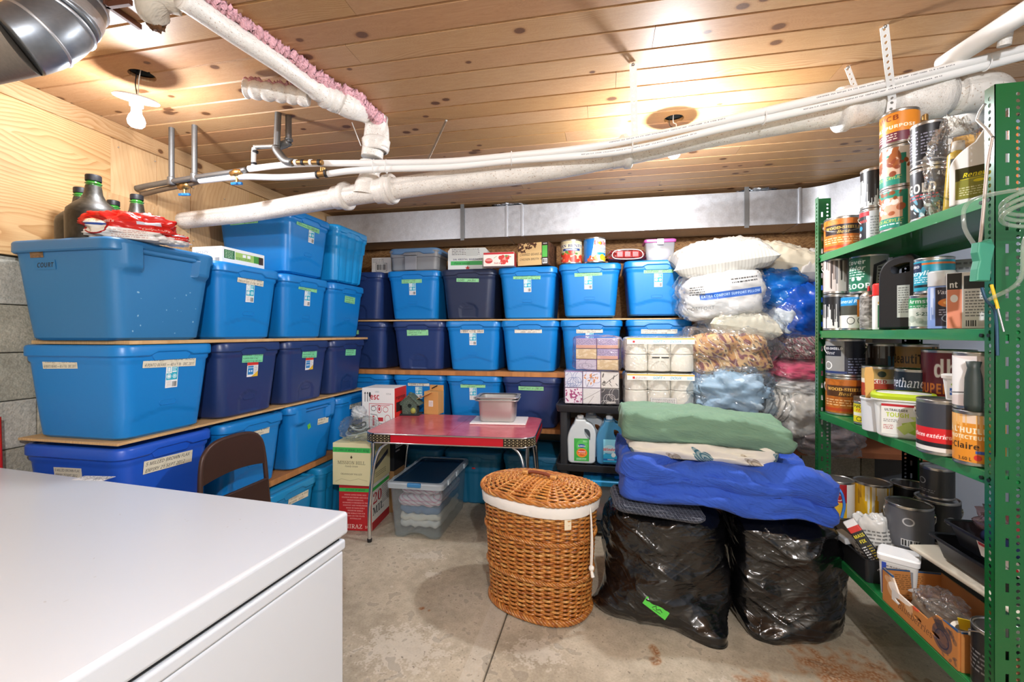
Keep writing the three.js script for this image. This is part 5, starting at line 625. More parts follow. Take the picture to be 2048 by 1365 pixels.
{
  const G = 'pillows and bagged bedding heaped by the back wall';
  const blueFilm = M(0x1f86d8, 0.2, 0, { transmission: 0.55, thickness: 0, clearcoat: 0.5 }), deepBlue = M(0x0f5fd0, 0.2, 0, { transmission: 0.35, thickness: 0, clearcoat: 0.6 });
  soft('pillow', 'white striped-ticking pillow lying on top of the heap beside the blue bins', 'pillow', 1438, 516, -3.45, 190, 72, 0.44, 1, cloth(0xd2d2d0, { map: tick }), { roll: 0.13, tx: 0.32, group: G });
  soft('pillow', 'cream pillow lying on the blue bag at the top of the heap', 'pillow', 1548, 517, -3.62, 160, 64, 0.42, 2, cloth(0xd2c8b0), { roll: -0.2, tx: 0.28, group: G });
  soft('pillow', 'grey-white pillow half hidden behind the green shelf post', 'pillow', 1640, 535, -3.62, 110, 74, 0.4, 3, cloth(0xc8c4bd), { tx: 0.3, group: G });
  const A = art(360, 240, '#cfcfcd', [['r', 60, 96, 270, 34, '#1c5fc0'], txt('EXTRA COMFORT SUPPORT PILLOW', 195, 113, 17, '#bcd4f2', 'bold ', 'sans-serif', 'center', 260), ['l', 200, 40, 120, 2, 16, '#333'], ['l', 20, 60, 60, 4, 12, '#444'], txt('COMFORT', 60, 170, 24, '#8a8a8a', ''), ['r', 180, 150, 40, 26, '#f4f4f2']]);
  const pk = soft('pillow_pack', 'white packaged pillow with blue printed band under the striped pillow', 'pillow pack', 1438, 588, -3.43, 150, 104, 0.4, 4, null, { fill: false, group: G, turn: 0.1 });
  { const k = 3.43 / 1.07 / F, w = 150 * k, h = 92 * k, g = blob(w / 2, h / 2, 0.18, 4, { amp: 0.1, freq: 4, n: 72, p: 4 }); mapUV(g, A, (x) => x / w + 0.5, (x, y) => y / h + 0.5); part('pillow', g, PAPER(A, 0.35), pk, [0, h / 2 + 0.015, 0], [0.12, 0, 0.12]); part('plastic_bag', blob(w / 2 * 1.05, h / 2 * 1.05, 0.19, 9, { amp: 0.14, freq: 6, n: 72, p: 4 }), clearBag(), pk, [0, h / 2 + 0.015, 0], [0.12, 0, 0.12]); }
  soft('bedding_bag', 'turquoise plastic bag of bedding under the cream pillow', 'bag', 1545, 578, -3.56, 104, 80, 0.36, 5, cloth(0x9fd0ea), { wrap: blueFilm, blob: true, group: G, part: 'bedding' });
  soft('bedding_bag', 'deep blue plastic bag of bedding by the green shelf post', 'bag', 1612, 625, -3.52, 120, 110, 0.36, 6, cloth(0x2d7fd8), { wrap: deepBlue, blob: true, group: G, part: 'bedding', wamp: 0.16 });
  soft('bedding_bag', 'pale bag of bedding behind the green post above the deep blue bag', 'bag', 1636, 578, -3.66, 80, 66, 0.3, 7, cloth(0xc9d8e0), { wrap: true, blob: true, group: G, part: 'bedding' });
  soft('bedding_bag', 'cream cushion in a clear bag under the packaged pillow', 'bag', 1478, 648, -3.44, 142, 74, 0.36, 8, cloth(0xcfc8b4), { wrap: true, group: G, roll: -0.15, tx: 0.2 });
  soft('bedding_bag', 'loosely knotted clear plastic bag below the turquoise bag', 'bag', 1566, 640, -3.5, 70, 70, 0.3, 9, cloth(0xcfd4d6), { wrap: true, blob: true, group: G, part: 'bedding' });
  const pat = dataTex(256, 256, (px, py, c) => { const x = px / 26, y = py / 26, q = n2(x, y), s = n2(x * 1.7 + 9, y * 1.7); mixc(c, rgb(0xd2ab78), rgb(0xb98550), clamp(0.5 + q)); if (s > 0.42) mixc(c, c, rgb(0x6b3440), 0.8); if (s < -0.6) mixc(c, c, rgb(0x4b4038), 0.8); if (Math.abs(q) < 0.06) mixc(c, c, rgb(0xece0c4), 0.8); }); pat.repeat.set(1.0, 1.0);
  soft('bedding_bag', 'brown and maroon patterned quilt in a clear bag', 'bag', 1448, 712, -3.4, 176, 112, 0.34, 10, cloth(0xffffff, { map: pat }), { wrap: true, blob: true, amp: 0.28, freq: 3, group: G, part: 'quilt', wamp: 0.24 });
  const pat2 = dataTex(128, 128, (px, py, c) => { const q = n2(px / 11, py / 9); mixc(c, rgb(0xbdb0a6), rgb(0x7c3844), q > 0.15 ? 0.9 : 0.1); if (q < -0.4) mixc(c, c, rgb(0x4a4644), 0.8); }); pat2.repeat.set(3, 3);
  soft('bedding_bag', 'red and grey flowered bedding in a clear bag under the deep blue bag', 'bag', 1604, 692, -3.5, 110, 60, 0.34, 11, cloth(0xffffff, { map: pat2 }), { wrap: true, blob: true, group: G, part: 'bedding' });
  soft('bedding_bag', 'pink and white bedding in a clear bag by the green post', 'bag', 1598, 738, -3.47, 120, 44, 0.36, 12, cloth(0xd2476a), { wrap: true, blob: true, group: G, part: 'bedding' });
  soft('bedding_bag', 'greyish white bedding in a clear bag beneath the pink bedding', 'bag', 1596, 768, -3.46, 124, 40, 0.36, 13, cloth(0xd5d0ca), { wrap: true, blob: true, group: G, part: 'bedding' });
  const pst = dataTex(128, 64, (px, py, c) => { mixc(c, rgb(0xcfcac0), rgb(0x77756f), (px % 32) < 9 ? 0.85 : (px % 8) < 1 ? 0.3 : 0); }); pst.repeat.set(6, 1);
  soft('pillow', 'grey and white striped cushion behind the clear bag on the plastic shelf', 'pillow', 1560, 806, -3.4, 100, 56, 0.34, 14, cloth(0xffffff, { map: pst }), { group: G, tx: 0.5, roll: -0.3 });
  soft('bedding_bag', 'white duvet in a clear bag behind the green blanket', 'bag', 1608, 828, -3.36, 100, 100, 0.34, 15, cloth(0xc9c4ba), { wrap: true, blob: true, group: G, part: 'duvet' });
  soft('bedding_bag', 'dark clear-wrapped bedding low behind the green shelf post', 'bag', 1650, 878, -3.3, 110, 56, 0.3, 16, cloth(0x6b5c5c), { wrap: true, blob: true, group: G, part: 'bedding' });
  soft('plastic_bag', 'crumpled clear bag of pale blue film lying on the plastic shelf', 'bag', 1458, 786, -3.3, 150, 96, 0.3, 17, cloth(0xb9cbd6), { wrap: clearBag(0xe6eff6, 0.08), blob: true, amp: 0.3, freq: 5, part: 'film', wamp: 0.26 });
  soft('plastic_bag', 'small bright blue plastic bag beside the toilet paper', 'bag', 1398, 762, -3.42, 56, 52, 0.2, 18, M(0x1e8ae6, 0.25, 0, { clearcoat: 0.4 }), { blob: true, amp: 0.3, freq: 5, part: 'film' });
}
{ // planks that carry the bedding
  solo('shelf_plank', uvMetres(box(1.42, 0.038, 0.86, 0.002), 0.7, 3, 0.2, 0.1), M(0x8a5230, 0.65), 'dark reddish plank under the heaped bedding by the back wall', 'board', [1.475, 0.62, -3.83]);
  for (const [x, l] of [[0.82, 'dark timber post under the bedding plank beside the black shelf'], [2.12, 'dark timber post under the bedding plank at the right wall']]) solo('shelf_post', box(0.06, 0.6, 0.06, 0.003), M(0x6e4527, 0.7), l, 'post', [x, 0.3, -3.5]);
}
{ // black resin shelf
  const o = thing('resin_shelf', 'black plastic shelf unit with slotted trays beside the red table', 'shelf', [0.18, 0, -3.4]), m = M(0x222428, 0.5), W = 1.04, D = 0.36;
  const tray = (y, h) => { const S = new THREE.Shape(rr(W / 2, D / 2, 0.03, 0, 4).map(([x, , z]) => new THREE.Vector2(x, z)).reverse()); for (let i = 0; i < 16; i++) for (let j = 0; j < 3; j++) { const x = -W / 2 + 0.08 + i * 0.0595, z = -0.1 + j * 0.1, hp = new THREE.Path(); hp.moveTo(x - 0.015, z - 0.035); hp.lineTo(x - 0.015, z + 0.035); hp.lineTo(x + 0.015, z + 0.035); hp.lineTo(x + 0.015, z - 0.035); S.holes.push(hp); } const g = new THREE.ExtrudeGeometry(S, { depth: 0.012, bevelEnabled: false }).rotateX(Math.PI / 2).translate(0, y - 0.008, 0); const lip = loft([rr(W / 2 - 0.004, D / 2 - 0.004, 0.03, y - h, 5), rr(W / 2, D / 2, 0.03, y - h + 0.004, 5), rr(W / 2 + 0.008, D / 2 + 0.008, 0.035, y - 0.012, 5), rr(W / 2 + 0.008, D / 2 + 0.008, 0.035, y, 5), rr(W / 2, D / 2, 0.03, y + 0.002, 5), rr(W / 2 - 0.008, D / 2 - 0.008, 0.03, y - 0.006, 5)], false, false); part('tray', merge(g, crease(lip, 0.4)), m, o); };
  tray(0.92, 0.05); tray(0.5, 0.05); tray(0.1, 0.06);
  for (const sx of [-1, 1]) for (const sz of [-1, 1]) part('leg', crease(loft([rr(0.028, 0.028, 0.012, 0.0, 3), rr(0.028, 0.028, 0.012, 0.88, 3)].map((r) => r.map(([x, y, z]) => [x + sx * (W / 2 - 0.05), y, z + sz * (D / 2 - 0.045)])), true, true), 0.5), m, o);
  // jugs of cleaner on the middle tray
  const js = () => { const S = new THREE.Shape(); S.moveTo(-0.085, 0.02); S.lineTo(-0.09, 0.16); S.quadraticCurveTo(-0.085, 0.22, -0.045, 0.27); S.lineTo(-0.035, 0.3); S.lineTo(0.02, 0.3); S.lineTo(0.03, 0.285); S.quadraticCurveTo(0.085, 0.27, 0.09, 0.2); S.lineTo(0.085, 0.02); S.quadraticCurveTo(0.08, 0.008, 0.06, 0.008); S.lineTo(-0.06, 0.008); S.quadraticCurveTo(-0.08, 0.008, -0.085, 0.02); const h = new THREE.Path(); h.moveTo(0.02, 0.245); h.quadraticCurveTo(0.06, 0.25, 0.062, 0.2); h.lineTo(0.06, 0.165); h.quadraticCurveTo(0.035, 0.18, 0.02, 0.215); h.lineTo(0.02, 0.245); S.holes.push(h); return new THREE.ExtrudeGeometry(S, { depth: 0.07, bevelSize: 0.012, bevelThickness: 0.018, bevelSegments: 5, curveSegments: 10 }).translate(0, 0.004, -0.035); };
  const jg = js(), jug = (lb, x, z, y, m2, A, capc, w = 0.105, h = 0.16) => { const q = thing('cleaner_jug', lb, 'jug', [x, y, z], 0.05); part('bottle', jg, m2, q); part('cap', lathe([[0, 0.335], [0.022, 0.335], [0.024, 0.33], [0.024, 0.302], [0, 0.302]], 24).translate(-0.008, 0, 0), M(capc, 0.4), q); if (A) part('label', sheetGeo(A, w, h, 0.001).translate(0, 0.1, 0.0545), PAPER(A, 0.4), q); return q; };
  const bub = art(150, 220, '#3fae49', [['e', 80, 70, 56, 60, '#5cc45f'], ['e', 76, 72, 36, 18, '#1d4fa0'], txt('bubbles', 76, 72, 20, '#fff'), ['e', 78, 140, 54, 44, '#f08a2c'], ['e', 78, 136, 40, 30, '#d9462a'], txt('ORANGE', 78, 128, 18, '#fff'), txt('ACTION', 78, 148, 18, '#ffe08a'), ['l', 24, 192, 100, 2, 11, '#e9f7e9'], ['l', 90, 20, 44, 2, 9, '#e9f7e9']]);
  const win = art(150, 220, '#35b5e6', [['p', '#8fdcf5', 0, 0, 150, 0, 150, 60, 0, 150], ['e', 60, 96, 62, 42, '#bfeaf8'], txt('Windex', 64, 98, 38, '#d62a34', 'bold italic '), ['l', 20, 128, 90, 2, 10, '#1a5c9c'], ['r', 0, 186, 150, 18, '#2a6fc0'], txt('ORIGINAL', 75, 195, 14, '#fff'), ['e', 100, 150, 22, 22, '#e9f6fb']]);
  const p1 = onZ(1163, 935, -3.28), p2 = onZ(1218, 940, -3.3); const y5 = 0.504;
  jug('white jug of orange bathroom cleaner with green label on the black shelf', p1.x, -3.29, y5, M(0xe6eef0, 0.35, 0, { transmission: 0.25, thickness: 0 }), bub, 0xf0f0ee);
  jug('blue jug of window cleaner on the black shelf', p2.x + 0.01, -3.3, y5, M(0x6ec6f0, 0.15, 0, { transmission: 0.6, thickness: 0 }), win, 0xe8ecee);
  jug('plain white jug behind the orange cleaner jug', p1.x + 0.07, -3.47, y5, M(0xdfe8ec, 0.3, 0, { transmission: 0.3, thickness: 0 }), null, 0xeeeeee);
  const br = onZ(1264, 880, -3.42); const bj = thing('brown_jug', 'brown round-shouldered plastic jug behind the window cleaner', 'jug', [br.x, y5, -3.44]); part('bottle', lathe([[0, 0], [0.07, 0], [0.078, 0.01], [0.078, 0.2], [0.07, 0.235], [0.045, 0.262], [0.022, 0.275], [0.02, 0.3], [0, 0.3]], 32), M(0x6f6257, 0.45), bj); part('cap', lathe([[0, 0.325], [0.024, 0.325], [0.025, 0.296], [0, 0.296]], 20), M(0xd8d3ca, 0.45), bj); part('handle', tube([[0.06, 0.24, 0], [0.075, 0.29, 0], [0.045, 0.305, 0], [0.02, 0.29, 0]], 0.009, 8, 20), M(0x6f6257, 0.45), bj);
  const tb = onZ(1205, 1090, -3.32), ct = thing('clear_tub', 'clear storage tub with turquoise lid on the lowest black tray', 'tub', [tb.x + 0.02, 0.104, -3.38]); part('body', crease(loft([rr(0.13, 0.12, 0.03, 0, 4), rr(0.15, 0.14, 0.03, 0.26, 4)], true, false), 0.6), M(0xdfeaf0, 0.2, 0, { transmission: 0.75, thickness: 0 }), ct); part('lid', crease(loft([rr(0.156, 0.146, 0.035, 0.25, 4), rr(0.16, 0.15, 0.035, 0.28, 4), rr(0.15, 0.14, 0.035, 0.288, 4)], false, true), 0.6), M(0x2a9ed8, 0.35), ct); solo('red_cloth_bundle', blob(0.11, 0.05, 0.1, 44, { y0: 0.05, amp: 0.2, n: 36, flat: 0.002 }), cloth(0xb8564a), 'faded red bundle inside the clear tub with turquoise lid', 'cloth', [tb.x + 0.02, 0.108, -3.38]); 
  const gp = onZ(1092, 912, -3.52); solo('grey_plastic_bag', blob(0.1, 0.06, 0.09, 45, { y0: 0.06, amp: 0.4, freq: 6, n: 40, flat: 0.002 }), M(0x5c6a76, 0.25, 0, { transmission: 0.3, thickness: 0 }), 'crumpled grey plastic bag on the floor between table and black shelf', 'bag', [-0.42, 0, -3.32]);
  // tissue boxes
  const face = (bg, ops) => art(96, 80, bg, ops), arcs = (c, n) => [...Array(n)].map((_, i) => ['c', (i * 37) % 96, (i * 53) % 80, 18 + (i % 3) * 6, 18 + (i % 3) * 6, c, 2]);
  const F6 = [face('#d8dcea', arcs('#6a7cb0', 10)), face('#e6e4ee', [...arcs('#8d9ac8', 3), ['s', 10, 10, 76, 50, 14, '#d98a4a', 4, 7], ['w', '#4a4a4a', 2, 20, 78, 50, 20, 80, 8]]), face('#e4ded6', [['w', '#55504a', 3, 10, 70, 60, 30, 90, 10], ['s', 10, 10, 80, 60, 10, '#55504a', 3, 10]]), face('#efe6ee', [['s', 4, 4, 88, 72, 40, '#a3246e', 6, 4], ['e', 48, 40, 20, 12, '#a3246e'], ['e', 48, 40, 10, 6, '#efe6ee']]), face('#e2e0de', [['w', '#8a8886', 2, 0, 60, 40, 40, 96, 10], ['w', '#8a8886', 2, 30, 80, 60, 40]]), face('#35343a', [...arcs('#d8d4ce', 7), ['r', 30, 66, 50, 10, '#c9c4bc']])];
  const tp = thing('tissue_pack', 'pack of six patterned tissue boxes on the black shelf', 'tissue boxes', [onZ(1183, 800, -3.3).x, 0.921, -3.36], 0.02); for (let j = 0; j < 2; j++) for (let i = 0; i < 3; i++) { const b = part('tissue_box', box(0.126, 0.114, 0.126, 0.003), M([0xa88ab8, 0xb9a8c8, 0xc8c0b8][i], 0.55), tp, [-0.129 + i * 0.129, 0.059 + j * 0.117, 0]); part('printed_face', sheetGeo(F6[(1 - j) * 3 + i], 0.122, 0.11).translate(0, 0, 0.0638), PAPER(F6[0], 0.5), b); } part('plastic_wrap', box(0.4, 0.244, 0.138, 0.012, 0, 0.1225, 0, 2), clearBag(0xffffff, 0.06), tp);
  const F2 = [face('#d8c48a', [['s', 0, 0, 96, 80, 20, 'rgba(240,230,180,0.6)', 9]]), face('#c0b8cc', [['l', 0, 6, 96, 10, 8, '#4a4460'], ['r', 0, 54, 96, 26, '#d8a888']]), face('#c9c8cc', arcs('#8a8a94', 5))];
  const tq = thing('tissue_pack', 'film-wrapped pack of plain and striped tissue boxes on the patterned pack', 'tissue boxes', [onZ(1195, 735, -3.3).x, 1.166, -3.37], -0.1); for (let j = 0; j < 3; j++) for (let i = 0; i < 2; i++) { const b = part('tissue_box', box(0.15, 0.074, 0.12, 0.003), M([0x7a4a9a, 0xc9b48a][(i + j) % 2], 0.55), tq, [-0.076 + i * 0.153, 0.04 + j * 0.077, 0]); part('printed_face', sheetGeo([F2[2], F2[0], F2[0], F2[1], F2[1], F2[1]][j * 2 + i], 0.146, 0.07).translate(0, 0, 0.0608), PAPER(F2[0], 0.5), b); } part('plastic_wrap', blob(0.176, 0.126, 0.085, 51, { y0: 0.125, amp: 0.1, freq: 5, n: 64, p: 7, ridge: 0.9 }), clearBag(0xf7f2fb, 0.06), tq);
  // toilet paper
  const band = art(360, 40, '#f1efe8', [['r', 0, 2, 360, 8, '#e9b83a'], ['r', 30, 18, 12, 14, '#d0262c'], ['l', 48, 20, 60, 2, 8, '#b9a0a0'], txt('SOFT •', 170, 25, 22, '#3aa0c8', 'italic '), txt('DOUX', 260, 25, 22, '#3aa0c8', 'italic '), ['r', 320, 16, 30, 18, '#bfe0ef']]), warn = art(180, 60, '#ece9e2', [['o', 2, 2, 176, 56, '#666', 2], ['l', 10, 10, 160, 5, 9, '#555']]);
  const tpk = (y, lb, low) => { const q = thing('toilet_paper_pack', lb, 'toilet paper', [onZ(1316, 800, -3.3).x, y, -3.36], 0.03), rg = lathe([[0.02, 0], [0.073, 0], [0.076, 0.006], [0.076, 0.108], [0.073, 0.114], [0.02, 0.114]], 28); for (let j = 0; j < 2; j++) for (let i = 0; i < 3; i++) for (let k = 0; k < 2; k++) part('paper_roll', rg, M(0xf0ede6, 0.9), q, [-0.153 + i * 0.153, 0.004 + j * 0.116, 0.076 - k * 0.152]); part('plastic_wrap', blob(0.238, 0.122, 0.162, low ? 61 : 62, { y0: 0.1225, amp: 0.035, freq: 6, n: 72, p: 9, ridge: 0.9 }), clearBag(0xfbfaf6, 0.1), q); part('print_band', sheetGeo(band, 0.44, 0.042, 0.0008).translate(0, 0.213, 0.1645), PAPER(band, 0.35), q); if (low) part('warning_print', sheetGeo(warn, 0.17, 0.05, 0.0008).translate(0.02, 0.05, 0.1645), PAPER(warn, 0.4), q); else for (const s of [-1, 1]) part('black_mark', box(0.05, 0.008, 0.001, 0.0003, s * 0.03, 0.1, 0.165), M(0x111111, 0.5), q); };
  tpk(0.921, 'lower pack of toilet paper with warning print on the black shelf', true); tpk(1.168, 'upper pack of toilet paper with two black marks on its front', false);
}
// folded bedding slabs and black bags
function slabGeo(w, h, d, layers, seed, amp = 0.012) { const N = 10 * layers, rings = []; for (let i = 0; i <= N; i++) { const t = i / N, ph = (t * layers) % 1, b = Math.sin(Math.PI * (i === N ? 1 : ph)), e = -0.02 + 0.022 * Math.sqrt(Math.max(0, b)); const edge = i === 0 || i === N ? -0.035 : 0; rings.push(rr(w / 2 + e + edge, d / 2 + e + edge, 0.05, h * t, 6, 26, ([x, y, z]) => { const q = amp * (1 - Math.abs(n3(x * 7, t * 3 + seed, z * 7))) + amp * 1.4 * n3(x * 3 + seed, t * 2, z * 3); return [x + q * 0.4, y + q * (0.4 + t), z + q]; })); } return loft(rings, true, true, (p) => [p[0] + p[1], p[2] + p[1]]); }
{
  const bc = cloth(0x2f55b8, { bumpMap: wrT, bumpScale: 0.006 });
  const cf = thing('comforter', 'blue folded comforter lying across the two black garbage bags', 'comforter', [0.55, 0.585, -2.55], 0.02); const cg = slabGeo(0.97, 0.2, 0.58, 2, 21, 0.02); { const p = cg.attributes.position; for (let i = 0; i < p.count; i++) { const x = p.getX(i); p.setY(i, p.getY(i) - 0.06 * x - 0.05 * x * x * (x > 0 ? 1 : -0.5) + 0.02 * n3(x * 4, p.getZ(i) * 4, 7)); } cg.computeVertexNormals(); } part('folded_cover', cg, bc, cf); part('edge_piping', tube([[0.48, 0.02, 0.29], [0.5, 0.08, 0.27], [0.505, 0.13, 0.2], [0.495, 0.13, 0.0]], 0.006, 6, 30), M(0x2a6cb8, 0.8), cf);
  const flT = dataTex(256, 256, (px, py, c) => { const x = px / 256, y = py / 256; c[0] = 226; c[1] = 219; c[2] = 203; for (const [fx, fy, r, h, k] of [[0.2, 0.3, 0.13, 0x2f6070, 5], [0.55, 0.65, 0.15, 0xa08a68, 6], [0.8, 0.25, 0.12, 0x9c8d74, 5], [0.3, 0.8, 0.11, 0x8a7c66, 4], [0.9, 0.75, 0.1, 0x2f6070, 5], [0.05, 0.62, 0.08, 0x9a8462, 4]]) { const dx = x - fx, dy = y - fy, a = Math.atan2(dy, dx), d = Math.hypot(dx, dy), R = r * (0.6 + 0.4 * Math.abs(Math.cos(k * a / 2 + fx * 9))); if (d < R) mixc(c, c, rgb(h), (Math.sin(d * 160 + a * 3) > 0.2 ? 0.95 : 0.45)); } }); flT.repeat.set(2.7, 1.8); flT.offset.set(0.1, -0.12);
  const z3 = -2.56; const fb = thing('floral_blanket', 'cream floral blanket folded between the blue comforter and green blanket', 'blanket', [0.46, 0.792, z3], 0.03); part('folded_cloth', slabGeo(0.7, 0.085, 0.42, 1, 22, 0.012), cloth(0xffffff, { map: flT }), fb, [0, 0, 0], [0, 0, -0.05]);
  const gb = thing('green_blanket', 'sage green velvety blanket folded on top of the bedding pile', 'blanket', [0.475, 0.878, z3], 0.02); const gg = slabGeo(0.8, 0.135, 0.47, 1, 23, 0.014); { const p = gg.attributes.position; for (let i = 0; i < p.count; i++) { const x = p.getX(i); p.setY(i, p.getY(i) - 0.11 * Math.max(0, x) ** 1.5 - 0.02 * x); } gg.computeVertexNormals(); } part('folded_cloth', gg, cloth(0x6d8d76, { sheen: 0.6, sheenRoughness: 0.4, sheenColor: new THREE.Color(0xbfd8c4), bumpMap: wrT, bumpScale: 0.003 }), gb);
  const pl = dataTex(128, 128, (px, py, c) => { mixc(c, rgb(0x2a2f3c), rgb(0x8a8f9c), ((px % 16) < 3 || (py % 16) < 3 ? 0.6 : 0.1) + 0.3 * n2(px / 5, py / 5)); }); pl.repeat.set(6, 6);
  const pc = onD(1328, 985, 2.25); solo('tartan_cloth', slabGeo(0.42, 0.04, 0.3, 1, 24, 0.008), cloth(0xffffff, { map: pl }), 'dark checked cloth peeping out between the comforter and the left black bag', 'cloth', [0.24, 0.548, -2.38], [0, 0.1, -0.12]);
  // black garbage bags: stretched film with creases
  const bagM = M(0x0a0a0c, 0.2, 0, { clearcoat: 0.6, clearcoatRoughness: 0.12, bumpMap: wrT, bumpScale: 0.009 });
  const bagGeo = (a, c, h, seed, tails, cl) => { const nT = 72, nA = 220, rings = []; for (let j = 0; j <= nT; j++) { const t = j / nT, prof = t < 0.06 ? 0.86 + t * 2.2 : t < 0.85 ? 1 - 0.05 * Math.pow((t - 0.2) / 0.5, 2) : Math.sqrt(Math.max(0.02, 1 - Math.pow((t - 0.8) / 0.215, 2))) * 0.955; rings.push([...Array(nA)].map((_, i) => { const th = -i / nA * 6.28318, ct = Math.cos(th), s = Math.sin(th), k = 1 / Math.pow(Math.abs(ct) ** 2.5 + Math.abs(s) ** 2.5, 0.4); const cr = 1 - Math.abs(n3(ct * 0.8 + seed, t * 4 + s * 0.8, s * 0.8)), cr2 = 1 - Math.abs(n3(ct * 1.6 + seed, t * 9 - ct * 2, s * 1.6 + 5)), cr3 = 1 - Math.abs(n3(ct * 7, t * 16 + s * 3, s * 7 + seed)); let r = k * prof * (1 + 0.1 * n3(ct * 0.9 + seed * 2, t * 1.6, s * 0.9) + 0.04 * (Math.pow(cr, 3) - 0.4) + 0.014 * (Math.pow(cr2, 3) - 0.4) + 0.003 * (Math.pow(cr3, 3) - 0.4)); for (const [ta, tl, tw, tt] of tails) { const d = Math.atan2(Math.sin(-th - ta), Math.cos(-th - ta)); r += tl * Math.exp(-d * d / (tw * tw)) * Math.pow(Math.max(0, 1 - t / tt), 1.6); } let x = a * r * ct, z = -c * r * s * -1; return cl(x, t * h + 0.012 * n3(ct * 2, t * 3, s * 2 + seed) * (t > 0.05 ? 1 : 0), z); })); } return loft(rings, true, true, (p) => [p[0] * 0.6 + p[2] * 0.35, p[1] * 0.6]); };
  // tail angles measured from +x toward +z
  const b1 = thing('garbage_bag', 'full black garbage bag with a green tape strip next to the wicker hamper', 'garbage bag', [0.3, 0.002, -2.53]), g1 = bagGeo(0.305, 0.29, 0.585, 3, [[-1.0, 0.5, 0.3, 0.32], [-2.7, 0.2, 0.5, 0.55]], (x, y, z) => [Math.min(x, 0.42), Math.max(y, 0), z]); part('bag', g1, bagM, b1);
  const gt = art(120, 40, '#5ad04a', [['w', '#1a3a1a', 3, 45, 28, 55, 12, 66, 26, 78, 14, 92, 20], ['w', '#1a3a1a', 2, 50, 32, 90, 30]]); const q1 = onD(1312, 1217, 2.135).sub(b1.position); const tp1 = part('green_tape', sheetGeo(gt, 0.125, 0.04, 0.001), PAPER(gt, 0.5), b1, q1.toArray()); tp1.rotation.set(-0.08, 0.1, -0.6);
  const b2 = thing('garbage_bag', 'full black garbage bag leaning against the green shelving', 'garbage bag', [0.865, 0.002, -2.56], 0), g2 = bagGeo(0.29, 0.27, 0.55, 8, [[-2.0, 0.25, 0.4, 0.25]], (x, y, z) => [x < -0.2 ? -0.2 + (x + 0.2) * 0.5 : z < -0.02 ? Math.min(x, 0.21 + 0.02 * Math.sin(y * 20)) : Math.min(x, 0.3), Math.max(y, 0), z]); part('bag', g2, bagM, b2);
}
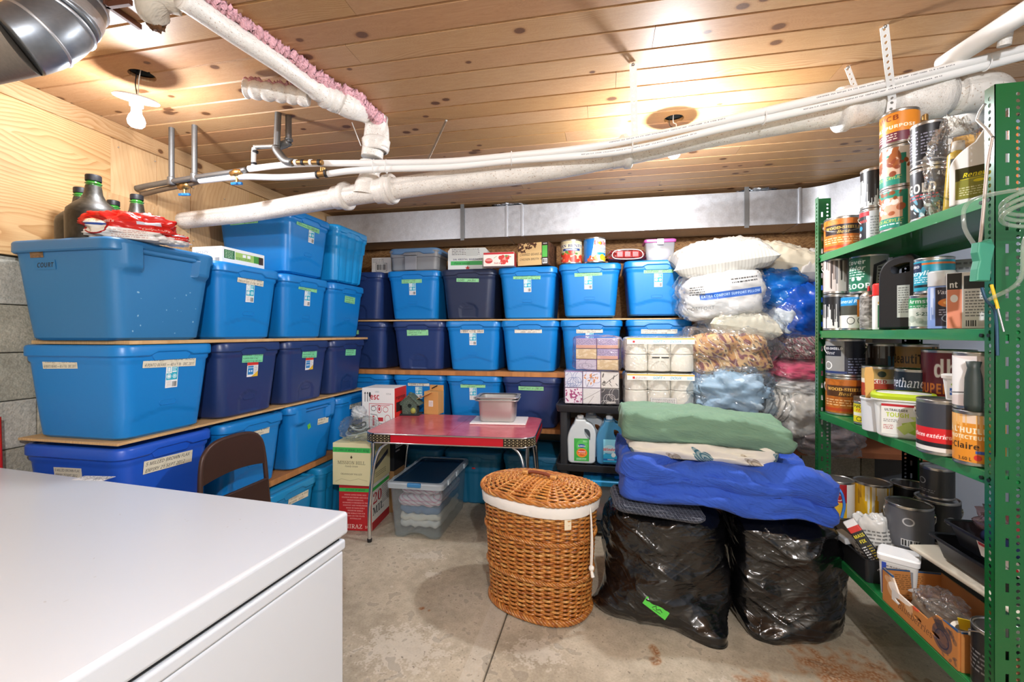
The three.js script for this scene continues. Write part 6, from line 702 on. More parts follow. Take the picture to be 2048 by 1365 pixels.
{ // groceries on the top row of the back stack and on the left stack
  const YT = 1.986, at = (u, z) => onZ(u, 530, z).x;
  carton('small white carton with barcode on the dark blue corner bin', [at(762, -3.78), YT, -3.86], 0.05, 0.19, 0.14, 0.16, 0xe4e0d8, { f: art(110, 80, '#e6e3dc', [['b', 30, 36, 50, 30], ['o', 24, 30, 62, 42, '#555'], ['l', 8, 8, 60, 3, 7, '#999']]) });
  bin('grey', 0x8d8f90, 0x5f86ad, [at(836, -3.82), YT, -3.86], 0, 'small grey tote with a dusty blue lid on the back row bins', [], undefined, 0.5);
  const gv = binShape('grey'); { const t = scene.children.at(-1); part('handle', crease(loft([rr(0.06, 0.012, 0.006, 0.135, 3), rr(0.062, 0.014, 0.006, 0.15, 3), rr(0.056, 0.012, 0.006, 0.158, 3)], true, true), 0.5), M(0x85878a, 0.5), t, [-0.02, 0, 0.16]); part('strap', box(0.11, 0.125, 0.012, 0.004, -0.02, 0.07, 0.152), M(0x94969a, 0.5), t); }
  const sal = art(200, 120, '#dfe4e0', [['l', 20, 6, 140, 4, 9, '#777'], ['r', 90, 8, 60, 36, '#cfd6d2'], txt('SAL KRISTAL MARINERO', 100, 62, 13, '#556', 'bold ', 'sans-serif', 'center', 180), ['r', 14, 72, 160, 22, '#3fae58'], txt('Pasta sauce', 70, 83, 15, '#184a22', 'italic '), ['p', '#d0322a', 100, 98, 104, 106, 112, 107, 106, 112, 108, 119, 100, 114, 92, 119, 94, 112, 88, 107, 96, 106]]);
  const sc = thing('salt_carton', 'white chamfered carton with green strip and red star on the back row bins', 'box', [at(933, -3.75), YT, -3.88], 0.08); const cs = new THREE.Shape([[-0.175, 0], [-0.175, 0.165], [-0.155, 0.19], [0.155, 0.19], [0.175, 0.165], [0.175, 0]].map(([a, b]) => new THREE.Vector2(a, b))); part('body', new THREE.ExtrudeGeometry(cs, { depth: 0.26, bevelEnabled: false }).translate(0, 0, -0.13), M(0xdde1de, 0.5), sc); part('printed_face', mapUV(new THREE.ExtrudeGeometry(cs, { depth: 0.001, bevelEnabled: false }), sal, (x) => x / 0.35 + 0.5, (x, y) => y / 0.19).translate(0, 0, 0.1302), PAPER(sal, 0.45), sc);
  carton('tea carton printed with red fruit in front of the white salt carton', [at(1002, -3.7), YT + 0.002, -3.66], 0.02, 0.26, 0.115, 0.1, 0xeadfd6, { f: art(160, 72, '#efe6dc', [['r', 0, 0, 160, 10, '#c8242c'], ['e', 28, 44, 20, 14, '#c23a3a'], ['e', 28, 40, 20, 6, '#e0908a'], ['s', 90, 20, 60, 40, 9, '#d2403a', 10], ['s', 90, 20, 60, 40, 5, '#e98a7a', 7], ['e', 120, 20, 8, 5, '#6a9a4a'], ['w', '#8aa05a', 2, 55, 30, 70, 20], txt('fruit tea', 76, 58, 10, '#a33')]), r: art(60, 72, '#9a1c24', [['r', 10, 14, 20, 44, '#7a1018']]) }, { name: 'tea_carton' });
  carton('coffee carton with scattered beans and handwriting on the back row bins', [at(1072, -3.72), YT + 0.01, -3.8], -0.16, 0.27, 0.19, 0.24, 0x6a4a30, { f: art(220, 150, '#d9b880', [['s', 0, 0, 130, 40, 60, '#4a2a18', 5, 7], ['s', 0, 30, 60, 30, 18, '#4a2a18', 5, 7], txt('CANNED BEANS &', 92, 78, 22, '#1c1410', 'italic ', 'sans-serif', 'center', 160), txt('CHICKEN BROTH  6', 92, 108, 20, '#1c1410', 'italic ', 'sans-serif', 'center', 160), ['r', 172, 0, 48, 150, '#2a1a14'], ['r', 176, 22, 36, 78, '#58b850'], txt('PUSH', 196, 10, 11, '#eee'), ['r', 178, 108, 34, 34, '#eee'], ['b', 180, 112, 28, 24]]), r: art(90, 150, '#5a3a26', [['s', 0, 0, 90, 150, 60, '#3a2214', 6, 8]]) }, { name: 'coffee_carton' });
}
// ---------- cans, green shelving and its contents ----------
const tin = M(0xb9b7b2, 0.28, 0.95);
function can(name, label, pos, r, h, A, o = {}) {
  const turn = (o.face ?? Math.atan2(-pos[0], -pos[2])) + (o.turn ?? 0), t = thing(name, label, 'can', pos, turn, o.group);
  part('body', lathe([[0, 0.004], [r - 0.004, 0.004], [r - 0.002, 0], [r, 0.002], [r, 0.006], [r - 0.0015, 0.01], [r - 0.0015, h - 0.01], [r, h - 0.006], [r, h - 0.001], [r - 0.002, h], [r - 0.006, h - 0.001], [r - 0.008, h - 0.006]], 40), o.body ?? tin, t);
  part('lid', lathe([[r - 0.008, h - 0.007], [r - 0.012, h - 0.003], [r - 0.016, h - 0.006], [0, h - 0.006]], 36), o.lid ?? tin, t);
  if (A) { const a0 = 1.85, g = new THREE.CylinderGeometry(r - 0.0004, r - 0.0004, h - 0.024, 40, 1, true, -a0, a0 * 2), u = g.attributes.uv; for (let i = 0; i < u.count; i++) u.setXY(i, lerp(A.u0, A.u1, u.getX(i)), lerp(A.v0, A.v1, u.getY(i))); part('label', g.translate(0, h / 2, 0), printMat(A.k, o.rough ?? 0.35), t); if (o.back) part('label_back', new THREE.CylinderGeometry(r - 0.0006, r - 0.0006, h - 0.024, 24, 1, true, a0, 6.2832 - 2 * a0).translate(0, h / 2, 0), M(o.back, 0.4), t); }
  if (o.bail !== undefined) { const pts = [], b = o.bail; for (let i = 0; i <= 16; i++) { const a = i / 16 * Math.PI; pts.push(V(-Math.cos(a) * (r + 0.004), h * 0.78 - Math.sin(a) * r * Math.cos(b) * 1.05, Math.sin(a) * r * Math.abs(Math.sin(b)) * 1.05 + 0.003)); } const q = part('bail', tube(pts, 0.0018, 6, 40), tin, t); for (const s of [-1, 1]) part('ear', cyl(0.011, 0.011, 0.005, 14).rotateZ(Math.PI / 2).translate(s * (r + 0.001), h * 0.78, 0), tin, t); }
  return t;
}
{ // food cans, bag, box on the back row; bottles on the left
  const YT = 2.0, P = (u, z) => onZ(u, 520, z).x;
  const tom = art(190, 130, '#d9cba4', [['s', 30, 70, 130, 56, 16, '#d8402a', 16], ['s', 30, 70, 130, 56, 8, '#f07a4a', 6], ['s', 40, 66, 110, 20, 6, '#5a8a3a', 7], ['r', 20, 16, 150, 26, '#ece2c4'], txt('SAN BENITO', 95, 30, 23, '#26366e', 'bold ', 'serif', 'center', 150), ['r', 50, 46, 90, 14, '#2c4a8a'], txt('TOMATOES', 95, 53, 11, '#fff')]);
  can('food_can', 'tall tomato can with cream label on the back row bins', [P(1142, -3.72), YT, -3.76], 0.088, 0.198, tom, { back: 0xd9cba4, lid: tin });
  const dol = art(190, 130, '#1c78c8', [['r', 60, 0, 130, 130, '#e8eef2'], ['p', '#1c78c8', 40, 0, 95, 0, 75, 130, 40, 130], txt('Dole', 128, 24, 34, '#c8242c'), ['e', 120, 26, 8, 8, '#f2c230'], txt('Pineapple', 124, 54, 18, '#2a5a9a', 'italic ', 'serif'), txt('Pizza Cut', 122, 70, 16, '#2a5a9a', 'italic ', 'serif'), ['r', 104, 80, 60, 14, '#2a9ad8'], ['s', 96, 96, 80, 30, 12, '#f2c832', 13], ['s', 66, 104, 40, 22, 6, '#e0603a', 8]]);
  can('food_can', 'tall pineapple can with blue and white label on the back row bins', [P(1189, -3.7), YT, -3.74], 0.088, 0.205, dol, { back: 0x1c78c8 });
  const rp = thing('meat_tray', 'shiny red shrink-wrapped tray between the pineapple can and the pink-lidded box', 'package', [P(1252, -3.7), YT + 0.004, -3.74], 0.1); part('tray', blob(0.15, 0.045, 0.1, 71, { y0: 0.05, amp: 0.14, freq: 5, n: 50, p: 4, flat: 0.001 }), M(0x7a1c1e, 0.25, 0, { clearcoat: 0.6 }), rp); for (let i = 0; i < 3; i++) part('slice', box(0.055, 0.05, 0.02, 0.008, -0.06 + i * 0.06, 0.05, 0.096, 2), M(0xc23434, 0.4), rp); part('trim', tube([[-0.1, 0.02, 0.1], [-0.09, 0.082, 0.096], [0.09, 0.082, 0.096], [0.1, 0.02, 0.1]], 0.004, 6, 30, true), M(0xd9cfca, 0.4), rp);
  const pb = thing('pink_lid_box', 'clear plastic box with a pink lid on the back row bins', 'box', [P(1320, -3.66), YT + 0.004, -3.74], 0.02); part('body', crease(loft([rr(0.1, 0.075, 0.02, 0, 4), rr(0.112, 0.085, 0.02, 0.14, 4)], true, false), 0.6), M(0xe8eef4, 0.2, 0, { transmission: 0.7, thickness: 0 }), pb); part('lid', crease(loft([rr(0.116, 0.09, 0.02, 0.136, 4), rr(0.12, 0.094, 0.022, 0.142, 4), rr(0.12, 0.094, 0.022, 0.158, 4), rr(0.11, 0.085, 0.02, 0.164, 4)], false, true), 0.5), M(0xc258a0, 0.35), pb); part('clasp', box(0.05, 0.045, 0.008, 0.003, 0, 0.14, 0.097), M(0xf0ecef, 0.4), pb); part('contents', blob(0.085, 0.05, 0.06, 73, { y0: 0.055, amp: 0.15, n: 30, flat: 0.004 }), M(0xd9c4c4, 0.8), pb);
  // bottles
  const bm = M(0x14180f, 0.12, 0, { clearcoat: 0.6 }), dust = dataTex(128, 128, (px, py, c) => { const q = 34 + n2(px / 9, py / 9) * 16 + n2(px / 3, py / 3) * 11; c[0] = q + 6; c[1] = q + 2; c[2] = q - 8; });
  const dm = M(0xffffff, 0.5, 0, { map: dust, clearcoat: 0.25, clearcoatRoughness: 0.3 });
  for (const [jx, jz, lb, s] of [[-2.5, -1.72, 'dusty dark wine jug standing behind the biggest jug', 0.95], [-2.295, -1.63, 'biggest dusty dark wine jug with green neck on the marker-labelled bin', 1.0], [-2.535, -1.895, 'dark wine jug with green neck deep between the other jugs', 0.92], [-2.345, -1.865, 'dark wine jug with green neck behind the red soup bag', 0.95]]) {
    const o = thing('wine_jug', lb, 'bottle', [jx, 1.846, jz], 0, 'dark wine jugs on the top left bin'); o.scale.setScalar(s);
    part('glass', lathe([[0, 0.0], [0.088, 0], [0.096, 0.008], [0.097, 0.12], [0.093, 0.145], [0.07, 0.172], [0.048, 0.192], [0.034, 0.222], [0.029, 0.258], [0.027, 0.262]], 40), dm, o); part('neck', lathe([[0.0285, 0.258], [0.0275, 0.266], [0.031, 0.268], [0.031, 0.272], [0.026, 0.274], [0.0255, 0.29], [0.0, 0.29]], 32), M(0x2f7a2c, 0.15, 0, { clearcoat: 0.6 }), o); part('cap', lathe([[0.029, 0.281], [0.0295, 0.284], [0.0295, 0.306], [0.027, 0.309], [0, 0.309]], 32), BLACKR, o);
  }
  const cam = art(300, 150, '#d8241c', [['p', '#f0ece6', 0, 100, 90, 92, 170, 96, 300, 120, 300, 150, 0, 150], ['e', 62, 84, 48, 48, '#a81a1a'], ['e', 62, 92, 40, 34, '#ece6da'], ['r', 24, 78, 78, 10, '#2a4a9a'], ['e', 54, 62, 22, 9, '#e0a07a'], txt("Campbell's", 82, 66, 17, '#f5ecd8', 'italic ', 'serif'), ['l', 110, 106, 110, 4, 10, '#c9a9a0'], ['r', 190, 60, 70, 14, '#cfd4e0'], txt("Campbell's", 240, 92, 15, '#f5ecd8', 'italic ', 'serif')]);
  const sb = thing('soup_bag', 'crumpled red soup can shrink-wrap with printed logo in front of the jugs', 'bag', onD(262, 492, 2.03).setY(1.846), 0.55), sg = blob(0.165, 0.07, 0.075, 75, { y0: 0.055, amp: 0.3, freq: 5, n: 64, p: 2.6, flat: 0.001 }); mapUV(sg, cam, (x) => x / 0.36 + 0.5, (x, y) => y / 0.13); part('film', sg, PAPER(cam, 0.25), sb);
  const s2 = thing('soup_bag', 'small torn red piece of soup wrapping lying at the bin edge', 'bag', onD(345, 498, 2.12).setY(1.846), 0.6), s2g = blob(0.06, 0.028, 0.05, 76, { y0: 0.022, amp: 0.4, freq: 5, n: 40, flat: 0.001 }); mapUV(s2g, cam, (x) => x / 0.5 + 0.75, (x, y) => y / 0.07); part('film', s2g, PAPER(cam, 0.25), s2);
  const gr = art(260, 100, '#f2f2ee', [['r', 12, 14, 60, 52, '#1f6a3a'], ['l', 18, 20, 46, 5, 9, '#cfe6c0'], ['r', 76, 18, 174, 46, '#a8cc6a'], ['r', 190, 18, 40, 46, '#4a9a3a'], ['r', 120, 24, 20, 18, '#f4f4f4'], ['r', 148, 24, 20, 18, '#f4f4f4'], ['r', 222, 20, 30, 48, '#3a2a20'], ['l', 80, 48, 90, 2, 8, '#4a7a3a']]), gl = art(140, 100, '#efefea', [txt('H15TY', 46, 34, 22, '#888', 'italic '), ['l', 80, 12, 40, 1, 8, '#aaa'], ['b', 112, 66, 18, 26]]);
  carton('white carton with green printed side lying on a blue bin below the drain pipe', [-2.24, 1.832, -2.34], Math.PI / 2, 0.33, 0.1, 0.2, 0xf0f0ec, { f: gr, l: gl }, { name: 'food_carton' });
}
// green slotted-angle shelving
const SHX = 1.1, SHZ0 = -1.552, SHZ1 = -2.68, SHD = 0.47, SY = [1.842, 1.445, 1.02, 0.345];
{
  const o = thing('green_shelving', 'tall green slotted-angle steel shelving unit full of paint cans', 'shelf', [SHX, 0, SHZ0]), gm = M(0x0f5a2a, 0.3, 0.1, { clearcoat: 0.5, clearcoatRoughness: 0.2 }), gs = M(0x1c7a3e, 0.38, 0.1, { clearcoat: 0.3 });
  const PH = 2.15; const flange = (w, slots) => { const S = new THREE.Shape([[0, 0], [w, 0], [w, PH], [0, PH]].map(([a, b]) => new THREE.Vector2(a, b))), hole = (x, y, rx, ry) => { const h = new THREE.Path(); h.absellipse(x, y, rx, ry, 0, Math.PI * 2, true); S.holes.push(h); }; if (slots) { for (let y = 0.05; y < PH - 0.03; y += 0.065) { const h = new THREE.Path(), a = 0.0045, b = 0.013; h.moveTo(0.03 - a, y - b); h.lineTo(0.03 - a, y + b); h.lineTo(0.03 + a, y + b); h.lineTo(0.03 + a, y - b); S.holes.push(h); } for (let y = 0.03; y < PH - 0.02; y += 0.0195) hole(0.056, y, 0.0055, 0.0055); } else for (let y = 0.03; y < PH - 0.02; y += 0.0195) hole(w * 0.5, y, 0.0055, 0.0065); return new THREE.ExtrudeGeometry(S, { depth: 0.002, bevelEnabled: false, curveSegments: 5 }); };
  const fz = flange(0.072, true), fx = flange(0.036, false);
  for (const near of [0, 1]) for (const back of [0, 1]) { const z = near ? 0 : SHZ1 - SHZ0, x = back ? SHD : 0, sx = back ? -1 : 1, sz = near ? -1 : 1; const a = fz.clone().scale(sx, 1, 1).translate(x, 0, z + (near ? -0.002 : 0)), b = fx.clone().rotateY(sz < 0 ? Math.PI / 2 : -Math.PI / 2).translate(x, 0, z); part('post', merge(a, b), gm, o); }
  SY.forEach((y, k) => { const L = SHZ0 - SHZ1 - 0.01, g = [box(SHD - 0.02, 0.003, L, 0.001, SHD / 2, y - 0.0015, -L / 2 - 0.005)]; for (const x of [0.006, SHD - 0.006]) g.push(box(0.003, 0.036, L, 0.001, x, y - 0.018, -L / 2 - 0.005)); for (const z of [-0.007, -L - 0.003]) g.push(box(SHD - 0.015, 0.036, 0.003, 0.001, SHD / 2, y - 0.018, z)); const sh = part('shelf', merge(g), k === 0 ? gs : gs, o); for (const z of [-0.05, -0.022, -L + 0.03, -L + 0.01]) part('bolt', cyl(0.006, 0.006, 0.006, 8).rotateZ(Math.PI / 2), M(0x1c2a22, 0.4, 0.5), sh, [0.002, y - 0.02, z]); });
  const sp = (u, X) => { const p = onX(u, 668, X); return [p.x, p.z]; };
  const put = (k, u, X, dy = 0.001) => { const p = onX(u, 668, X); return [p.x, SY[k] + dy, Math.max(p.z, SHZ1 + 0.068)]; };
  const C = (bg, ops) => art(170, 110, bg, ops), dr = (c, n) => ['d', 20, 0, 130, 110, n, c], sm = ['c', 116, 92, 9, 9, '#222', 2];
  const GRP = 'paint cans on the green shelving', cn = (lb, pos, r, h, A, o) => can('paint_can', lb, pos, r, h, A, { group: GRP, ...o });
  // top shelf
  const wsb = (bg, band) => C(bg, [['s', 0, 0, 170, 110, 40, 'rgba(120,60,10,0.25)', 4, 30], ['r', 34, 20, 100, 36, band], txt('WOOD-SHIELD', 84, 31, 15, '#f2c25a', 'bold ', 'serif', 'center', 92), txt('Best', 84, 46, 15, '#f2c25a', 'italic ', 'serif'), ['l', 30, 66, 110, 3, 8, 'rgba(255,230,190,0.7)'], ['r', 10, 94, 150, 10, 'rgba(180,40,20,0.6)']]);
  const G1 = wsb('#d9762a', '#2a1c18'), a1 = put(0, 1676, 1.2); cn('orange gallon can with black wood stain band and wire handle on the top green shelf', a1, 0.083, 0.178, G1, { bail: 1.1, back: 0xd9762a });
  cn('small yellow can hidden behind the orange gallon on the top shelf', put(0, 1719, 1.29), 0.06, 0.14, C('#c9a62a', [dr('#7a5a1a', 12)]), { back: 0xc9a62a });
  const a3 = put(0, 1748, 1.23); cn('silver can with black and red label beneath the black-dripped can', a3, 0.055, 0.165, C('#c9ccd0', [['r', 10, 0, 50, 110, '#1c1d22'], ['r', 10, 0, 60, 16, '#b02028'], txt('PRIMER', 38, 34, 14, '#e0453a'), ['e', 36, 58, 9, 9, '#2a8ab0'], ['e', 32, 82, 7, 7, '#eee'], ['l', 74, 20, 80, 8, 10, '#8a8e92']]), { bail: 0.7 });
  cn('can streaked with black drips on top of the silver and black can', [a3[0], a3[1] + 0.167, a3[2]], 0.052, 0.185, C('#b9bcb9', [['d', 0, 0, 170, 110, 60, '#121314'], ['r', 0, 0, 170, 26, '#121314'], ['d', 60, 0, 80, 110, 30, '#0c0d0e']]), { back: 0x1a1b1c, lid: M(0x141516, 0.3) });
  const deck = C('#ece8e0', [['r', 0, 0, 104, 110, '#1f8a74'], ['r', 8, 20, 84, 60, '#d9a88a'], ['s', 10, 20, 80, 58, 14, '#a85a34', 9], ['s', 20, 24, 60, 40, 8, '#eee4d8', 8], ['s', 0, 0, 170, 24, 14, '#8a4a22', 9, 5], txt('DECK ACRYLIC', 50, 88, 13, '#f2d25a', 'italic '), ['l', 10, 97, 80, 1, 8, '#fff'], ['e', 134, 94, 16, 9, '#c27a3a']]), a4 = put(0, 1799, 1.175), hh = 0.172;
  cn('lowest white deck paint can in the triple stack on the top shelf', a4, 0.064, hh, deck, { back: 0xe8e4dc, bail: 0.9 }); cn('middle deck paint can with splashed orange drips in the triple stack', [a4[0], a4[1] + hh, a4[2]], 0.064, hh, C('#e9e5de', [['r', 0, 20, 100, 90, '#1f8a74'], ['r', 8, 26, 80, 56, '#d9b49a'], ['s', 0, 0, 170, 60, 26, '#9a5528', 7, 12], ['s', 10, 30, 80, 50, 10, '#8a4428', 10], txt('DECK ACRYLIC', 50, 90, 12, '#f2d25a', 'italic '), ['e', 138, 92, 16, 10, '#c27a3a']]), { back: 0xe8e4dc }); cn('orange topped can highest in the triple stack, under the drain pipe', [a4[0], a4[1] + hh * 2, a4[2]], 0.064, 0.14, C('#e08a2a', [txt('WCB', 56, 20, 26, '#8a3a14'), txt('ALL PURPOSE', 70, 54, 17, '#fff4e0'), ['r', 0, 74, 170, 36, '#6a2a3a'], ['l', 10, 80, 70, 3, 9, '#e9d9c0']]), { back: 0xe08a2a });
  const a5 = put(0, 1857, 1.165); cn('black can lettered gold standing under another black can', a5, 0.052, 0.19, C('#17181c', [['s', 20, 60, 120, 50, 12, '#5a9ab0', 16, 6], txt('GOLD', 62, 40, 32, '#e9e5da'), ['l', 20, 56, 90, 2, 8, '#c9424a'], txt('4 kg', 120, 10, 14, '#ddd'), ['s', 30, 80, 120, 30, 8, '#cfe0e4', 12, 5]]), { back: 0x17181c }); cn('black can with dense white text on top of the gold-lettered can', [a5[0], a5[1] + 0.192, a5[2]], 0.052, 0.165, C('#1a1b1f', [['l', 14, 14, 44, 9, 9, '#aab'], ['l', 66, 24, 40, 7, 9, '#889'], ['r', 0, 98, 170, 4, '#888']]), { back: 0x17181c, bail: 0.5 });
  { const p = put(0, 1905, 1.18), q = thing('sealant_bag', 'clear bag holding a yellow sealant cartridge on the top green shelf', 'bag', p, -0.5); part('cartridge', lathe([[0, 0.01], [0.026, 0.01], [0.026, 0.205], [0.02, 0.213], [0.012, 0.215], [0.01, 0.235], [0, 0.235]], 24), M(0xd9b41c, 0.35), q, null, [0, 0, -0.06]); part('cap', lathe([[0, 0.25], [0.016, 0.25], [0.018, 0.22], [0, 0.215]], 16), M(0xeae6dc, 0.4), q, null, [0, 0, -0.06]); const A = art(60, 130, '#d9b41c', [['r', 8, 6, 44, 16, '#222'], ['p', '#d8442a', 30, 30, 48, 56, 12, 56], ['l', 10, 64, 40, 6, 9, '#8a6a10']]); const cg = new THREE.CylinderGeometry(0.0264, 0.0264, 0.17, 20, 1, true, -1, 2), u = cg.attributes.uv; for (let i = 0; i < u.count; i++) u.setXY(i, lerp(A.u0, A.u1, u.getX(i)), lerp(A.v0, A.v1, u.getY(i))); part('label', cg.translate(0, 0.11, 0), PAPER(A, 0.35), q, null, [0, 0, -0.06]); part('plastic_bag', blob(0.07, 0.155, 0.05, 81, { y0: 0.156, amp: 0.3, freq: 5, n: 56, p: 3, ridge: 0.9, flat: 0.001 }), clearBag(0xf7f7f5, 0.1), q); }
  { const p = put(0, 1957, 1.165), q = thing('cleaner_bottle', 'white bottle with olive renewal label beside the green post', 'bottle', p, -0.75), S = new THREE.Shape(); q.scale.setScalar(0.9); S.moveTo(-0.065, 0); S.lineTo(-0.065, 0.13); S.quadraticCurveTo(-0.06, 0.17, 0.0, 0.205); S.lineTo(0.02, 0.24); S.lineTo(0.06, 0.24); S.lineTo(0.065, 0.1); S.lineTo(0.065, 0); part('bottle', new THREE.ExtrudeGeometry(S, { depth: 0.05, bevelSize: 0.006, bevelThickness: 0.01, bevelSegments: 3 }).translate(0, 0.007, -0.025), M(0xf0efeb, 0.35), q); const A = art(130, 120, '#3a3a1c', [['p', '#8a8a3a', 0, 50, 130, 20, 130, 120, 0, 120], txt('Renewal', 70, 30, 24, '#e9d92a', 'bold italic '), ['r', 14, 44, 100, 2, '#e9d92a'], ['e', 70, 56, 16, 6, '#e9d92a'], ['l', 12, 76, 100, 4, 9, '#d9d9b0']]); part('label', sheetGeo(A, 0.11, 0.11, 0.001).translate(0.002, 0.075, 0.0362), PAPER(A, 0.35), q); }
  carton('black bag of cement with white splash behind the sealant bag', put(0, 1912, 1.36), -0.4, 0.2, 0.36, 0.08, 0x16171b, { f: art(120, 150, '#17181c', [['s', 0, 10, 100, 20, 14, '#e4e2dc', 12, 6], txt('MIX-IT', 50, 18, 18, '#111'), ['r', 60, 40, 20, 14, '#ddd'], txt('LE FORMULE', 84, 66, 13, '#c8323a'), ['l', 20, 80, 80, 3, 9, '#777']]) }, { name: 'cement_bag', rough: 0.4 });
  carton('yellow and orange carton at the back of the top shelf by the post', put(0, 1965, 1.33), -0.5, 0.16, 0.3, 0.1, 0xd9962a, { f: art(80, 120, '#e0a83a', [['r', 40, 0, 40, 120, '#d8682a'], ['l', 8, 20, 30, 6, 10, '#7a4a14']]) });
  // second shelf
  const b1 = put(1, 1668, 1.165); cn('white can with heavy black drips on the second shelf beneath a grey-stained can', b1, 0.055, 0.185, C('#d9d6d2', [['d', 10, 0, 90, 110, 44, '#17181a'], ['r', 10, 0, 80, 26, '#17181a'], ['r', 0, 60, 8, 50, '#c87a9a'], ['c', 120, 74, 10, 10, '#222', 2]]), { back: 0xd9d6d2 }); cn('can with orange edge and grey brown streaks stacked on the black-dripped can', [b1[0], b1[1] + 0.187, b1[2]], 0.055, 0.18, C('#c2b8b2', [['r', 0, 0, 18, 110, '#d9641c'], ['d', 20, 0, 140, 110, 26, '#8a7a72'], ['d', 20, 0, 100, 110, 8, '#3a3230']]), { back: 0xb8b0aa, bail: 0.6 });
  const b2 = put(1, 1711, 1.215); cn('can with bright blue and orange label at the front of the second shelf', b2, 0.06, 0.175, C('#e4e2dc', [['r', 0, 0, 170, 30, '#2a8ac8'], txt('General Products', 80, 15, 16, '#fff', 'italic '), ['r', 0, 30, 120, 34, '#4a4a40'], ['r', 90, 10, 60, 60, '#e0822a'], ['c', 70, 84, 12, 12, '#222', 2], ['c', 104, 84, 12, 12, '#222', 2]]), { back: 0xe4e2dc });
  cn('green and grey floor paint can stacked above the blue-labelled can', [b2[0] + 0.04, b2[1] + 0.177, b2[2] + 0.035], 0.078, 0.185, C('#1f6a4e', [txt('Cover', 50, 14, 20, '#e9f0ea'), txt('Kolor', 50, 34, 20, '#e9f0ea', 'bold italic '), ['l', 26, 46, 50, 3, 8, '#cfe0d4'], ['e', 44, 70, 6, 6, '#eee'], ['e', 62, 70, 6, 6, '#eee'], txt('FLOOR', 52, 94, 24, '#f0f4f0'), ['r', 88, 0, 62, 110, '#9aa09c'], ['w', '#15161a', 8, 96, 108, 100, 30, 128, 16], ['l', 106, 34, 38, 6, 10, '#333']]), { back: 0x9aa09c });
  const spray = (lb, p, r, h, A, capC, o = {}) => { const t = thing('spray_can', lb, 'can', p, Math.atan2(-p[0], -p[2]), 'spray cans on the green shelving'), hb = h * (o.cap ? 0.76 : 0.86); part('body', lathe([[0, 0.002], [r - 0.003, 0], [r, 0.004], [r, hb - 0.01], [r - 0.004, hb], [r * 0.55, hb + 0.012], [r * 0.4, hb + 0.016], [0, hb + 0.016]], 32), o.m ?? tin, t); if (A) { const g = new THREE.CylinderGeometry(r + 0.0004, r + 0.0004, hb - 0.02, 32, 1, true, -1.7, 3.4), u = g.attributes.uv; for (let i = 0; i < u.count; i++) u.setXY(i, lerp(A.u0, A.u1, u.getX(i)), lerp(A.v0, A.v1, u.getY(i))); part('label', g.translate(0, hb / 2, 0), PAPER(A, 0.35), t); } if (o.cap) part('cap', lathe([[r, hb - 0.004], [r, h - 0.006], [r - 0.004, h], [0, h]], 28), M(capC, 0.35, o.capMetal ?? 0), t); else part('nozzle', merge(cyl(0.006, 0.006, 0.018, 10).translate(0, hb + 0.022, 0), cyl(0.004, 0.005, 0.01, 10).translate(0, hb + 0.034, 0)), M(capC, 0.4), t); return t; };
  spray('bare worn silver spray can with a red nozzle on the second shelf', put(1, 1738, 1.16), 0.034, 0.185, art(60, 110, '#8f8c86', [['s', 0, 0, 60, 110, 90, 'rgba(60,58,52,0.3)', 4, 9], ['s', 0, 0, 60, 110, 30, 'rgba(220,218,210,0.4)', 3, 6]]), 0xc8242c);
  spray('white and green spray can with a red cap beside the black jug', put(1, 1764, 1.165), 0.033, 0.2, art(70, 110, '#ecece8', [['r', 26, 30, 44, 80, '#2a7a4a'], ['e', 46, 22, 20, 10, '#e0b03a'], ['e', 50, 56, 12, 18, '#8ac46a'], ['c', 50, 92, 8, 8, '#fff', 2]]), 0xd8281e, { cap: true, m: M(0xeeeeea, 0.35) });
  { const p = put(1, 1803, 1.2), q = thing('black_jug', 'black plastic oil jug with a side handle on the second shelf', 'jug', p, -0.75), S = new THREE.Shape(); q.scale.x = 0.66; S.moveTo(-0.085, 0); S.lineTo(-0.085, 0.2); S.quadraticCurveTo(-0.08, 0.26, -0.02, 0.275); S.lineTo(0.06, 0.285); S.quadraticCurveTo(0.085, 0.28, 0.085, 0.24); S.lineTo(0.085, 0); const h = new THREE.Path(); h.moveTo(-0.03, 0.245); h.quadraticCurveTo(0.02, 0.262, 0.06, 0.258); h.lineTo(0.06, 0.222); h.lineTo(-0.01, 0.215); h.quadraticCurveTo(-0.04, 0.22, -0.03, 0.245); S.holes.push(h); part('bottle', new THREE.ExtrudeGeometry(S, { depth: 0.08, bevelSize: 0.01, bevelThickness: 0.016, bevelSegments: 4 }).translate(0, 0.012, -0.04), M(0x1c1e22, 0.35), q); const A = art(60, 120, '#b9bcb4', [['l', 6, 8, 48, 11, 9, '#6a6c68']]); part('label', sheetGeo(A, 0.06, 0.13, 0.001).translate(0.03, 0.115, 0.0572), PAPER(A, 0.5), q); part('cap', cyl(0.02, 0.02, 0.025, 18).translate(-0.045, 0.29, 0), BLACKR, q); }
